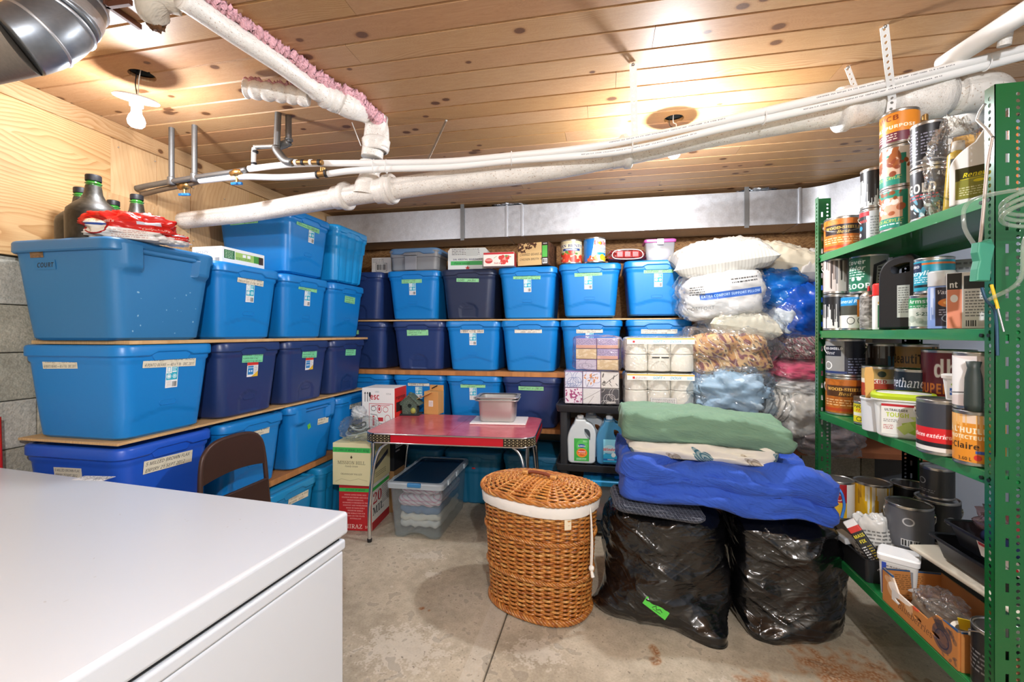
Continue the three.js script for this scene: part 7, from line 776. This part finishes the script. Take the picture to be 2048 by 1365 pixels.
  const b6 = put(1, 1852, 1.19); cn('green and white tile adhesive can beneath the cyan can', b6, 0.05, 0.13, C('#dfe6d8', [['r', 0, 0, 170, 40, '#2f9a5a'], txt('Armstrong', 86, 14, 22, '#eef4ee', 'bold ', 'sans-serif', 'center', 120), ['l', 30, 30, 100, 3, 7, '#eef4ee'], txt('S-235', 80, 62, 18, '#3a5a44'), ['s', 20, 70, 120, 34, 8, 'rgba(120,140,120,0.4)', 14]]), { back: 0xdfe6d8 }); cn('cyan acrylic paint can stacked on the tile adhesive can', [b6[0] + 0.02, b6[1] + 0.132, b6[2] + 0.01], 0.058, 0.135, C('#1f9ab4', [['r', 0, 8, 170, 7, '#e0722a'], ['r', 0, 6, 56, 34, '#1c2a4a'], txt('UNO', 34, 20, 14, '#eee'), txt('acrylic', 48, 46, 22, '#eef6f8', 'bold italic '), ['l', 24, 60, 60, 3, 8, '#dff0f4'], ['r', 24, 88, 50, 9, '#15161a']]), { back: 0x1f9ab4 });
  spray('blue wood-finish spray can with clear grey cap near the green post', put(1, 1884, 1.14), 0.037, 0.2, art(110, 130, '#7f9ad0', [['r', 40, 0, 70, 130, '#1f1c2c'], txt('Varathane', 76, 16, 18, '#eee', 'italic ', 'serif', 'center', 66), ['e', 76, 52, 30, 16, '#c8742a'], ['e', 76, 52, 18, 8, '#e9b05a'], ['l', 48, 74, 50, 3, 8, '#aab'], ['c', 66, 104, 11, 11, '#9ab', 2], ['d', 4, 0, 30, 110, 10, '#c9d4ea']]), 0xc2c4c4, { cap: true, m: M(0x7f9ad0, 0.35) });
  carton('coral and white rectangular solvent tin beside the green post', put(1, 1940, 1.175), -0.6, 0.11, 0.185, 0.07, 0xd9d6d2, { f: art(140, 170, '#dfdcd8', [['r', 0, 0, 46, 170, '#e08a6a'], ['r', 0, 0, 46, 50, '#1c1d22'], txt('nt', 20, 36, 26, '#eee'), ['e', 22, 78, 12, 12, '#eee'], ['r', 52, 10, 88, 40, '#2a2c30'], ['l', 56, 58, 78, 9, 9, '#777'], ['b', 58, 146, 34, 18], ['r', 94, 146, 40, 18, '#c9c4c0']]) }, { name: 'solvent_tin', rough: 0.35 });
  carton('orange carton at the back of the second shelf', put(1, 1830, 1.42), -0.5, 0.2, 0.26, 0.12, 0xc2752a); cn('gold lidded can half hidden behind the black jug handle', put(1, 1826, 1.34), 0.058, 0.235, C('#c9a85a', [['l', 20, 20, 120, 6, 12, '#8a6a2a']]), { back: 0xc9a85a });
  carton('grey slatted heater box at the back of the second shelf', put(1, 1950, 1.4), -0.5, 0.22, 0.27, 0.1, 0x6a6c6c, { f: art(110, 110, '#7a7c7c', [['l', 0, 4, 110, 13, 8, '#4a4c4c']]) });
  // third shelf
  const c1 = put(2, 1690, 1.2); cn('amber wood stain gallon with wire handle on the third shelf', c1, 0.083, 0.192, wsb('#b5651c', '#4a2a10'), { bail: 0.55, back: 0xb5651c }); cn('grey and black gallon can stacked on the amber gallon', [c1[0], c1[1] + 0.194, c1[2]], 0.083, 0.19, C('#8a8a88', [['r', 14, 16, 62, 34, '#1a1e2c'], txt('WOOD-SHIELD', 46, 26, 10, '#ddd'), txt('Best', 46, 40, 14, '#ddd', 'italic ', 'serif'), ['c', 40, 82, 12, 12, '#eee', 3], ['r', 84, 0, 86, 110, '#15182a'], ['l', 92, 56, 70, 6, 9, '#8a92b0'], ['r', 0, 100, 90, 8, '#2a3a6a']]), { bail: 0.75, back: 0x15182a });
  cn('black and steel gallon can at the back of the third shelf', put(2, 1764, 1.38), 0.078, 0.36, C('#26282c', [['r', 20, 0, 80, 20, '#8a8c90'], txt('WP', 60, 12, 22, '#c9ccd0'), ['r', 90, 16, 70, 46, '#3a6a84'], ['d', 0, 0, 170, 90, 14, '#3a2a20'], ['l', 40, 40, 40, 2, 8, '#888']]), { back: 0x26282c });
  const c3 = put(2, 1730, 1.15); cn('yellow and black filler can low beside the white tub', c3, 0.042, 0.105, C('#e9dc1c', [txt('PVC', 50, 16, 24, '#15161a'), txt('FIX', 60, 38, 22, '#d8442a', 'bold italic '), ['r', 20, 52, 80, 20, '#f4f2e0'], ['c', 60, 90, 12, 12, '#15161a', 3]]), { back: 0xe9dc1c });
  cn('tan and red varnish can behind the wooden brush handle', put(2, 1756, 1.25, 0.11), 0.062, 0.15, C('#b0945a', [['e', 96, 20, 12, 12, '#2a3a2a'], ['r', 0, 40, 170, 18, '#e4dccc'], txt('XXBD', 84, 49, 20, '#a81a1a'), ['r', 0, 58, 170, 52, '#a8381c'], txt('Primer/Sealer', 90, 92, 14, '#f0c84a')]), { back: 0xa8381c });
  solo('can_riser', box(0.14, 0.108, 0.14, 0.004, 0, 0.055, 0), M(0x4a3a2a, 0.8), 'brown block under the tan and red varnish can', 'block', put(2, 1756, 1.25));
  { const p = put(2, 1757, 1.13), q = thing('white_tub', 'plain white plastic tub holding a brush on the third shelf', 'tub', p); part('tub', lathe([[0, 0.003], [0.052, 0], [0.055, 0.004], [0.06, 0.13], [0.063, 0.132], [0.063, 0.14], [0.059, 0.14], [0.054, 0.008], [0, 0.008]], 36), M(0xd6dade, 0.45), q); const br = thing('paint_brush', 'pale wooden brush handle sticking up from the white tub', 'brush', [p[0] - 0.035, p[1] + 0.02, p[2] + 0.01]); part('handle', new THREE.ExtrudeGeometry(new THREE.Shape([[-0.012, 0], [-0.014, 0.08], [-0.011, 0.12], [-0.013, 0.22], [-0.009, 0.245], [0.009, 0.245], [0.013, 0.22], [0.011, 0.12], [0.014, 0.08], [0.012, 0]].map(([a, b]) => new THREE.Vector2(a, b))), { depth: 0.01, bevelSize: 0.003, bevelThickness: 0.003 }), M(0xd9a85a, 0.5), br, [0, 0, 0], [0, -0.4, 0.02]); }
  { const p = put(2, 1806, 1.17), q = thing('paint_pail', 'white pail with lime lid and green leaf print on the third shelf', 'pail', p, Math.atan2(-p[0], -p[2])); part('pail', crease(loft([rr(0.075, 0.07, 0.05, 0.0, 6), rr(0.08, 0.075, 0.05, 0.006, 6), rr(0.09, 0.085, 0.055, 0.15, 6)], true, false), 0.6), M(0xeceeea, 0.4), q); part('lid', crease(loft([rr(0.092, 0.087, 0.056, 0.142, 6), rr(0.1, 0.095, 0.06, 0.146, 6), rr(0.1, 0.095, 0.06, 0.166, 6), rr(0.09, 0.085, 0.055, 0.17, 6)], false, true), 0.5), M(0xeceee6, 0.4), q); part('lid_rim', crease(loft([rr(0.101, 0.096, 0.061, 0.152, 6), rr(0.102, 0.097, 0.062, 0.164, 6), rr(0.098, 0.093, 0.06, 0.172, 6), rr(0.085, 0.08, 0.055, 0.174, 6)], false, false), 0.5), M(0xb2c81c, 0.4), q); const A = art(170, 130, '#eef0ec', [['r', 0, 0, 170, 10, '#c0202c'], ['p', '#a8cc3a', 80, 80, 150, 60, 165, 110, 130, 125, 90, 112], ['p', '#c9e07a', 60, 100, 110, 70, 130, 100, 90, 128], ['p', '#d9ea9a', 110, 50, 165, 44, 150, 80], txt('ULTRALEGER', 58, 24, 15, '#333'), txt('TOUGH', 64, 46, 26, '#c2d84a'), ['l', 8, 66, 60, 2, 7, '#888'], ['l', 8, 90, 40, 3, 7, '#c06a6a']]); part('label', sheetGeo(A, 0.13, 0.12, 0.001).rotateX(0.066).translate(0, 0.074, 0.0815), PAPER(A, 0.4), q); }
  cn('blue and steel urethane can behind the lime-lidded pail', put(2, 1828, 1.29), 0.066, 0.26, C('#1c2a3c', [['p', '#3a7aa0', 0, 60, 110, 30, 110, 110, 0, 110], txt('Urethane', 56, 22, 24, '#eef', 'italic ', 'serif'), ['l', 10, 40, 90, 2, 9, '#cde'], ['r', 20, 60, 60, 34, '#d9a86a'], ['r', 112, 0, 58, 110, '#b0b6ba'], ['l', 116, 10, 50, 9, 10, '#7a8086']]), { back: 0xb0b6ba });
  cn('tall can with tan wood-shield label at the back of the third shelf', put(2, 1832, 1.46), 0.082, 0.36, C('#a8a49c', [['p', '#b5854a', 20, 0, 140, 0, 140, 46, 80, 62, 20, 46], txt('BeautiTone', 80, 18, 20, '#2a1c10'), txt('WOOD SHIELD', 84, 36, 13, '#f0e4d0'), ['d', 0, 0, 170, 50, 8, '#3a3028']]), { back: 0xa8a49c });
  cn('maroon and red transparent deck stain can on the third shelf', put(2, 1897, 1.365), 0.084, 0.345, C('#6a1824', [txt('db', 80, 22, 34, '#eee4dc'), txt('SUPERDECK', 82, 48, 20, '#e8862a', 'bold ', 'sans-serif', 'center', 120), ['r', 0, 58, 170, 52, '#a82c1c'], txt('TRANSPARENT', 84, 68, 13, '#f0d8c0'), txt('STAIN', 84, 82, 14, '#f0d8c0'), ['c', 60, 98, 10, 10, '#e8a82a', 3]]), { back: 0x6a1824 });
  const c9 = put(2, 1890, 1.145); cn('grey and white exterior paint gallon with red band at the front of the third shelf', c9, 0.075, 0.185, C('#e6e4e0', [['r', 0, 0, 170, 60, '#3a3e48'], ['r', 0, 56, 116, 34, '#d0222a'], txt('Surfaces extérieures', 60, 74, 13, '#fff', 'bold italic ', 'serif', 'center', 104), ['r', 0, 90, 110, 10, '#1c1d22'], ['p', '#d9962a', 96, 94, 106, 84, 116, 94, 106, 104], ['s', 116, 60, 50, 46, 30, '#bab8b2', 3]]), { bail: 0.7, back: 0x3a3e48 });
  { const q = thing('cheese_tub', 'white cream cheese tub with blue band on the exterior paint gallon', 'tub', [c9[0] + 0.03, c9[1] + 0.187, c9[2] + 0.035], Math.atan2(-c9[0], -c9[2])); part('tub', crease(loft([rr(0.042, 0.032, 0.02, 0.0, 5), rr(0.05, 0.04, 0.022, 0.075, 5)], true, false), 0.6), M(0xeef0ee, 0.4), q); part('lid', crease(loft([rr(0.053, 0.043, 0.024, 0.072, 5), rr(0.054, 0.044, 0.024, 0.082, 5), rr(0.048, 0.038, 0.022, 0.085, 5)], false, true), 0.5), M(0xf2f2ee, 0.4), q); const A = art(120, 80, '#eef0ee', [['r', 10, 34, 110, 30, '#1c5fc0'], txt('CREAM CHEESE', 64, 49, 15, '#fff'), ['e', 34, 18, 20, 8, '#9ac84a'], txt('Nature', 94, 18, 14, '#557', 'italic ')]); part('label', sheetGeo(A, 0.078, 0.062, 0.001).rotateX(0.1).translate(0, 0.036, 0.0372), PAPER(A, 0.4), q); }
  const c11 = put(2, 1957, 1.15); cn('orange french-labelled paint can nearest the green post on the third shelf', c11, 0.06, 0.17, C('#e0902a', [['r', 0, 0, 170, 20, '#e9cdb4'], ['d', 0, 0, 170, 70, 30, '#f0b86a'], txt("À L'HUILE", 60, 36, 18, '#f8ecd4'), txt('PROTECTEUR', 60, 52, 13, '#f8ecd4'), txt('e-Claire', 50, 72, 20, '#2a1c14'), ['r', 80, 82, 30, 7, '#3a5ab0'], ['e', 84, 98, 7, 7, '#d0322a'], txt('3.60 L', 60, 104, 10, '#3a2410')]), { back: 0xe0902a }); cn('white can with torn paper label stacked on the orange can', [c11[0], c11[1] + 0.172, c11[2]], 0.06, 0.18, C('#e2d6d2', [['p', '#f4f4f2', 20, 0, 80, 10, 60, 60, 90, 80, 20, 90], ['w', '#3a3a3a', 2, 20, 84, 80, 78], txt('3.60 L', 90, 96, 12, '#333'), ['r', 100, 0, 70, 50, '#c9c7c2']]), { back: 0xd9d6d2 });
  solo('dark_tube', lathe([[0, 0], [0.02, 0], [0.022, 0.02], [0.02, 0.1], [0.014, 0.13], [0.018, 0.15], [0, 0.152]], 20), M(0x2c3632, 0.5), 'dark green plastic tool grip hanging at the shelf post beside the torn-label can', 'tool', [c11[0] - 0.05, SY[2] + 0.175, c11[2] + 0.055]);
  // bottom shelf
  solo('low_crate', box(0.27, 0.15, 0.48, 0.006, 0, 0.075, 0), M(0x2a2622, 0.8), 'dark low crate under the cans in the bottom bay', 'crate', [1.415, SY[3] + 0.001, -2.41]); const d1 = [1.17, SY[3] + 0.153, -2.6]; cn('red and white gallon can at the far end of the bottom shelf', d1, 0.07, 0.19, C('#e6e2da', [['r', 0, 0, 110, 60, '#a81c24'], ['r', 0, 60, 110, 50, '#e0b42a'], ['c', 88, 44, 10, 10, '#ccc', 3]]), { back: 0xe6e2da }); const d2 = [1.32, SY[3] + 0.153, -2.59]; cn('yellow can with white drips on the bottom shelf', d2, 0.08, 0.19, C('#e0ac1c', [['d', 60, 0, 80, 110, 24, '#e9e4d4'], ['d', 0, 0, 60, 110, 8, '#b5841c']]), { back: 0xe0ac1c }); const d3 = put(3, 1818, 1.31, 0.153); cn('charcoal metallic gallon can on the bottom shelf', d3, 0.083, 0.19, C('#55565a', [['r', 70, 84, 34, 20, '#c9c9c6'], ['b', 72, 86, 30, 16], ['c', 84, 34, 10, 10, '#bbb', 3], ['e', 30, 52, 12, 16, '#3a3a3e']]), { back: 0x55565a, bail: 0.2 });
  const d4 = [1.483, SY[3] + 0.153, -2.585]; cn('black gallon with pale lid behind the yellow can', [d4[0], d4[1], d4[2]], 0.08, 0.19, C('#1c1d22', [['r', 0, 0, 30, 110, '#9a7a5a'], ['r', 90, 20, 24, 14, '#c9c9c6'], ['c', 128, 28, 10, 10, '#aaa', 3]]), { back: 0x1c1d22, bail: 0.6 }); const d5 = [1.475, SY[3] + 0.153, -2.39]; cn('black gallon with a square white tag behind the charcoal can', d5, 0.08, 0.19, C('#191a1e', [['r', 60, 40, 24, 14, '#c9c9c6'], ['c', 112, 44, 10, 10, '#aaa', 3]]), { back: 0x191a1e, bail: 0.6 }); cn('small dark can stacked on the black gallon in the bottom bay', [d5[0], d5[1] + 0.192, d5[2]], 0.06, 0.14, C('#3a3a3a', [['c', 40, 50, 12, 12, '#bbb', 3], ['l', 20, 84, 60, 2, 8, '#999']]), { back: 0x2a2a2c });
  { const p = put(3, 1722, 1.15), q = thing('parts_bin', 'black plastic bin of tubes and filler bags at the far end of the bottom shelf', 'bin', [1.185, SY[3] + 0.001, -2.36]); part('bin', crease(loft([rr(0.07, 0.13, 0.015, 0, 4), rr(0.078, 0.14, 0.015, 0.1, 4), rr(0.084, 0.146, 0.018, 0.104, 4), rr(0.074, 0.136, 0.013, 0.104, 4), rr(0.066, 0.126, 0.012, 0.006, 4)], true, true), 0.5), M(0x1a1c20, 0.5), q);
    const tA = art(60, 220, '#15161a', [['r', 0, 0, 60, 30, '#ececec'], ['r', 0, 30, 60, 24, '#d0322a'], txt('MASS', 30, 70, 20, '#e9dc2a'), txt('FIX', 30, 94, 20, '#e9dc2a'), ['l', 6, 116, 22, 10, 10, '#ddd'], ['l', 34, 116, 20, 10, 10, '#c9b42a']]); const tb = solo('glue_tube', mapUV(box(0.05, 0.22, 0.02, 0.006), tA, (x) => x / 0.05 + 0.5, (x, y) => y / 0.22 + 0.5), PAPER(tA, 0.4), 'black and yellow glue tube leaning in the parts bin', 'tube', [1.13, SY[3] + 0.15, -2.27], [-0.25, -0.5, 0.5]);
    const nA = art(90, 120, '#c2c2be', [['l', 6, 8, 78, 12, 9, '#6a6a68']]); const fb = blob(0.075, 0.12, 0.05, 84, { y0: 0.12, amp: 0.25, n: 44, p: 3, flat: 0.002 }); mapUV(fb, nA, (x) => x / 0.15 + 0.5, (x, y) => y / 0.2); solo('filler_bag', fb, PAPER(nA, 0.3), 'silver-grey crumpled filler bag with fine print in the parts bin', 'bag', [1.2, SY[3] + 0.02, -2.32], [0, -0.5, 0.1]);
    solo('caulk_lid', box(0.05, 0.03, 0.1, 0.006), M(0xb8bcc0, 0.4), 'grey plastic lid on the edge of the parts bin', 'lid', [1.11, SY[3] + 0.122, -2.41], [0, 0.1, 0.2]); }
  { const p = put(3, 1796, 1.19), A = art(100, 100, '#d6d6d2', [['l', 8, 8, 60, 9, 9, '#7a7a78'], ['r', 0, 0, 14, 100, '#2a4ab0'], ['r', 60, 10, 34, 50, '#8a8c90']]), q = thing('grout_pail', 'white square pail with printed paper side and lid on the bottom shelf', 'pail', [1.2, SY[3] + 0.001, -2.165], -0.55); q.scale.set(0.8, 1, 0.8); part('pail', crease(loft([rr(0.07, 0.06, 0.02, 0.0, 4), rr(0.078, 0.068, 0.02, 0.15, 4)], true, false), 0.6), M(0xdadcda, 0.45), q); part('lid', crease(loft([rr(0.084, 0.074, 0.022, 0.145, 4), rr(0.086, 0.076, 0.022, 0.165, 4), rr(0.078, 0.068, 0.02, 0.172, 4)], false, true), 0.5), M(0xeef0f0, 0.4), q); part('label', sheetGeo(A, 0.13, 0.13, 0.001).rotateX(0.053).translate(0, 0.072, 0.0652), PAPER(A, 0.5), q); }
  // fruit carton
  { const q = thing('fruit_carton', 'open brown blueberry carton with blue edges on the bottom green shelf', 'box', [1.215, SY[3] + 0.001, -1.905], 0), kA = art(400, 130, '#b5763a', [['s', 30, 10, 150, 60, 10, 'rgba(236,226,214,0.35)', 30, 24], ['e', 110, 44, 70, 26, 'rgba(240,234,226,0.8)'], ['r', 60, 50, 44, 44, '#d6d2cc'], ['r', 0, 0, 400, 7, '#1f4a78'], ['p', '#c8502a', 180, 40, 214, 30, 214, 56, 186, 60], ['t', 'Blueberries', 190, 92, 34, '#5a3a24', 'italic ', 'serif'], ['e', 330, 70, 46, 44, 'rgba(40,40,70,0.55)'], ['c', 330, 74, 30, 28, '#22223c', 4], ['p', 'rgba(30,30,40,0.6)', 290, 30, 330, 10, 350, 40, 310, 52], ['s', 290, 20, 100, 100, 26, 'rgba(40,40,60,0.35)', 9], ['l', 10, 20, 0, 0, 8, '#555']]), eA = art(120, 130, '#b87a3e', [['r', 0, 0, 120, 6, '#1f4a78'], ['l', 20, 20, 60, 8, 8, '#7a5228'], ['l', 20, 100, 60, 3, 8, '#7a5228']]); const W = 0.2, D = 0.4, H = 0.13, t = 0.006, cm = M(0x9a6532, 0.8); part('base', box(W, t, D, 0.001, 0, t / 2, 0), cm, q);
    const side = (w, cut) => { const S = new THREE.Shape([[-w / 2, 0], [-w / 2, H], [-w / 2 + 0.06, H], ...(cut ? [[-w / 2 + 0.1, H - 0.05], [w / 2 - 0.14, H - 0.05], [w / 2 - 0.1, H - 0.01]] : []), [w / 2, H], [w / 2, 0]].map(([a, b]) => new THREE.Vector2(a, b))); for (const x of cut ? [-0.1, 0.01, 0.1] : [0]) { const h = new THREE.Path(); h.absellipse(x, 0.05, 0.02, 0.008, 0, Math.PI * 2, true); S.holes.push(h); } return new THREE.ExtrudeGeometry(S, { depth: t, bevelEnabled: false }); };
    const f = side(D, true); mapUV(f, kA, (x) => x / D + 0.5, (x, y) => y / H); part('front_wall', f.rotateY(-Math.PI / 2).translate(-W / 2, 0, 0), printMat(kA.k, 0.8), q); part('back_wall', side(D, false).rotateY(-Math.PI / 2).translate(W / 2, 0, 0), cm, q); for (const s of [-1, 1]) { const e = side(W, false); mapUV(e, eA, (x) => x / W + 0.5, (x, y) => y / H); part('end_wall', e.translate(0, 0, s * D / 2), printMat(eA.k, 0.8), q); }
    solo('plastic_packet', blob(0.06, 0.035, 0.08, 86, { y0: 0.035, amp: 0.3, freq: 5, n: 40, flat: 0 }), clearBag(0xf0f0f0, 0.1), 'clear packet lying in the blueberry carton', 'packet', [1.19, SY[3] + 0.08, -1.9]); solo('tape_roll', crease(lathe([[0.016, 0], [0.028, 0], [0.028, 0.05], [0.016, 0.05], [0.016, 0]], 28), 0.5), M(0xd9d2c4, 0.6), 'pale cardboard roll standing in the blueberry carton', 'roll', [1.175, SY[3] + 0.06, -1.79], [0.5, 0, 0.3]); solo('yellow_tag', box(0.09, 0.04, 0.003, 0.001), M(0xe6c81c, 0.5), 'yellow plastic wedge at the end of the blueberry carton', 'tool', [1.19, SY[3] + 0.125, -1.745], [0.2, -0.6, 0.25]); solo('putty_knife', box(0.02, 0.012, 0.2, 0.003), M(0x6a5a4a, 0.5), 'putty knife lying inside the blueberry carton', 'tool', [1.25, SY[3] + 0.06, -1.86], [0.3, 0.1, 0]); solo('stuffing_bag', blob(0.07, 0.035, 0.14, 87, { y0: 0.035, amp: 0.2, n: 36, flat: 0.001 }), M(0x7a6a58, 0.8), 'bundle of rags in the bottom of the blueberry carton', 'cloth', [1.215, SY[3] + 0.008, -1.9]); }
  { // paint trays and board
    const wb = solo('roller_board', box(0.16, 0.02, 0.5, 0.008), M(0xcfc7b4, 0.8), 'dirty white board lying across the blueberry carton under the paint trays', 'board', [1.315, SY[3] + 0.215, -1.9], [0, 0.05, 0.06]); const tr = (y, lb, z, m) => { const q = thing('paint_tray', lb, 'paint tray', [1.36, y, z], 0, 'paint trays on the bottom green shelf'); part('tray', crease(loft([rr(0.1, 0.16, 0.02, 0.0, 4), rr(0.12, 0.18, 0.02, 0.075, 4), rr(0.132, 0.192, 0.024, 0.078, 4), rr(0.132, 0.192, 0.024, 0.07, 4), rr(0.118, 0.178, 0.02, 0.072, 4), rr(0.097, 0.157, 0.018, 0.004, 4)], true, true), 0.5), m, q); return q; };
    tr(SY[3] + 0.235, 'black paint roller tray lying lowest across the white board', -1.86, M(0x17191d, 0.4)); const t2 = tr(SY[3] + 0.318, 'black paint tray with paper label stacked above the other tray', -1.78, M(0x17191d, 0.4)); const A = art(150, 60, '#e6ddd2', [['r', 4, 4, 60, 12, '#b02028'], txt('Paint Tray', 60, 28, 15, '#222'), txt('Bac à peinture', 70, 46, 14, '#222'), ['e', 130, 40, 12, 12, '#c0202c']]); part('label', sheetGeo(A, 0.16, 0.055, 0.001).rotateX(0.26).rotateY(-Math.PI / 2).translate(-0.1155, 0.04, 0.04), PAPER(A, 0.5), t2);
    solo('roller_cover', lathe([[0, 0], [0.024, 0], [0.026, 0.01], [0.026, 0.19], [0.024, 0.2], [0, 0.2]], 24), M(0x1c2450, 0.6), 'dark blue roller cover lying in the upper paint tray', 'roller', [1.3, SY[3] + 0.385, -1.86], [Math.PI / 2, 0, 0.1]); solo('paint_roller', tube([[0, 0, 0], [0.02, 0.04, -0.08], [0.05, 0.07, -0.16], [0.1, 0.05, -0.2]], 0.016, 10, 24), M(0xc0242c, 0.4), 'red plastic roller handle in the upper paint tray', 'tool', [1.32, SY[3] + 0.4, -1.72]); solo('tray_wrap', blob(0.09, 0.06, 0.13, 88, { y0: 0.05, amp: 0.3, n: 44, freq: 5 }), M(0xe8d0d0, 0.15, 0, { transmission: 0.9, thickness: 0 }), 'clear crumpled wrap over the upper paint tray', 'bag', [1.38, SY[3] + 0.38, -1.82]); }
  const d9 = [1.175, SY[3] + 0.001, -1.632]; cn('black and copper gallon can with wire handle at the near end of the bottom shelf', d9, 0.068, 0.19, C('#1c1d20', [['r', 10, 34, 60, 60, '#15161a'], ['l', 16, 40, 48, 5, 9, '#777'], ['r', 96, 20, 50, 90, '#b57a5a'], txt('ARKASKIN', 120, 70, 12, '#2a1c14')]), { back: 0x1c1d20, bail: 2.2 });
  // caulking gun hung on the post with a clear hose
  { const p = onX(1958, 490, 1.06), q = thing('caulking_gun', 'old caulking gun with a chipped green grip hanging from the shelf post', 'tool', [p.x, p.y, p.z]); const gs2 = 0.82; const S = new THREE.Shape([[-0.022, 0.0], [-0.026, -0.03], [-0.018, -0.06], [-0.026, -0.09], [-0.03, -0.125], [0.012, -0.125], [0.018, -0.06], [0.03, -0.01], [0.02, 0.012], [0.0, 0.004]].map(([a, b]) => new THREE.Vector2(a, b))); part('grip', new THREE.ExtrudeGeometry(S, { depth: 0.018, bevelSize: 0.005, bevelThickness: 0.005, bevelSegments: 3 }).scale(gs2, gs2, gs2).rotateY(0.3), M(0x3f8f74, 0.55), q); const w = (u, v) => onX(u, v, 1.055).sub(p); part('rod', tube([w(1960, 488), w(1966, 430), w(1975, 330), w(1985, 275)].map((v) => v), 0.004, 8, 30), M(0xb9aaa0, 0.5, 0.5), q); part('hook', tube([w(1985, 275), w(1972, 258), w(1954, 240), w(1960, 222), w(1970, 208)], 0.004, 8, 24, false, 0.1), M(0xc9c7c2, 0.4, 0.6), q); part('trigger', tube([[0.0, -0.125, 0.01], [0.01, -0.16, 0.01], [0.04, -0.2, 0.0], [0.045, -0.32, 0.0]], 0.004, 8, 20), M(0x3a5a72, 0.4, 0.5), q);
    const hs = [], c0 = onX(1995, 415, 1.05); for (let i = 0; i <= 60; i++) { const a = i / 60 * 6.283 * 2.6 + 2; hs.push(V(c0.x + 0.05 + 0.085 * Math.cos(a), c0.y - 0.02 * (i / 60) * 2 + 0.022 * Math.sin(a) , c0.z + 0.07 + 0.05 * Math.sin(a))); } hs.unshift(onX(1955, 500, 1.05), onX(1928, 450, 1.05), onX(1945, 400, 1.05)); hs.push(onX(2055, 470, 1.1), onX(2040, 560, 1.09), onX(1978, 600, 1.07)); const h2 = thing('clear_hose', 'loose coil of clear plastic hose around the green shelf post', 'hose'); part('hose', tube(hs, 0.0055, 8, 260), M(0xf2f6f0, 0.1, 0, { transmission: 0.88, thickness: 0 }), h2);
    const sd2 = thing('screwdriver', 'thin yellow-handled screwdriver hung on the green post', 'tool'); part('handle', rod(onX(1983, 570, 1.085), onX(1996, 618, 1.085), 0.004, 10), M(0xd9b41c, 0.4), sd2); part('blade', rod(onX(1996, 618, 1.085), onX(2008, 664, 1.085), 0.0025, 8), tin, sd2); }
}
renderer.render(scene, camera);
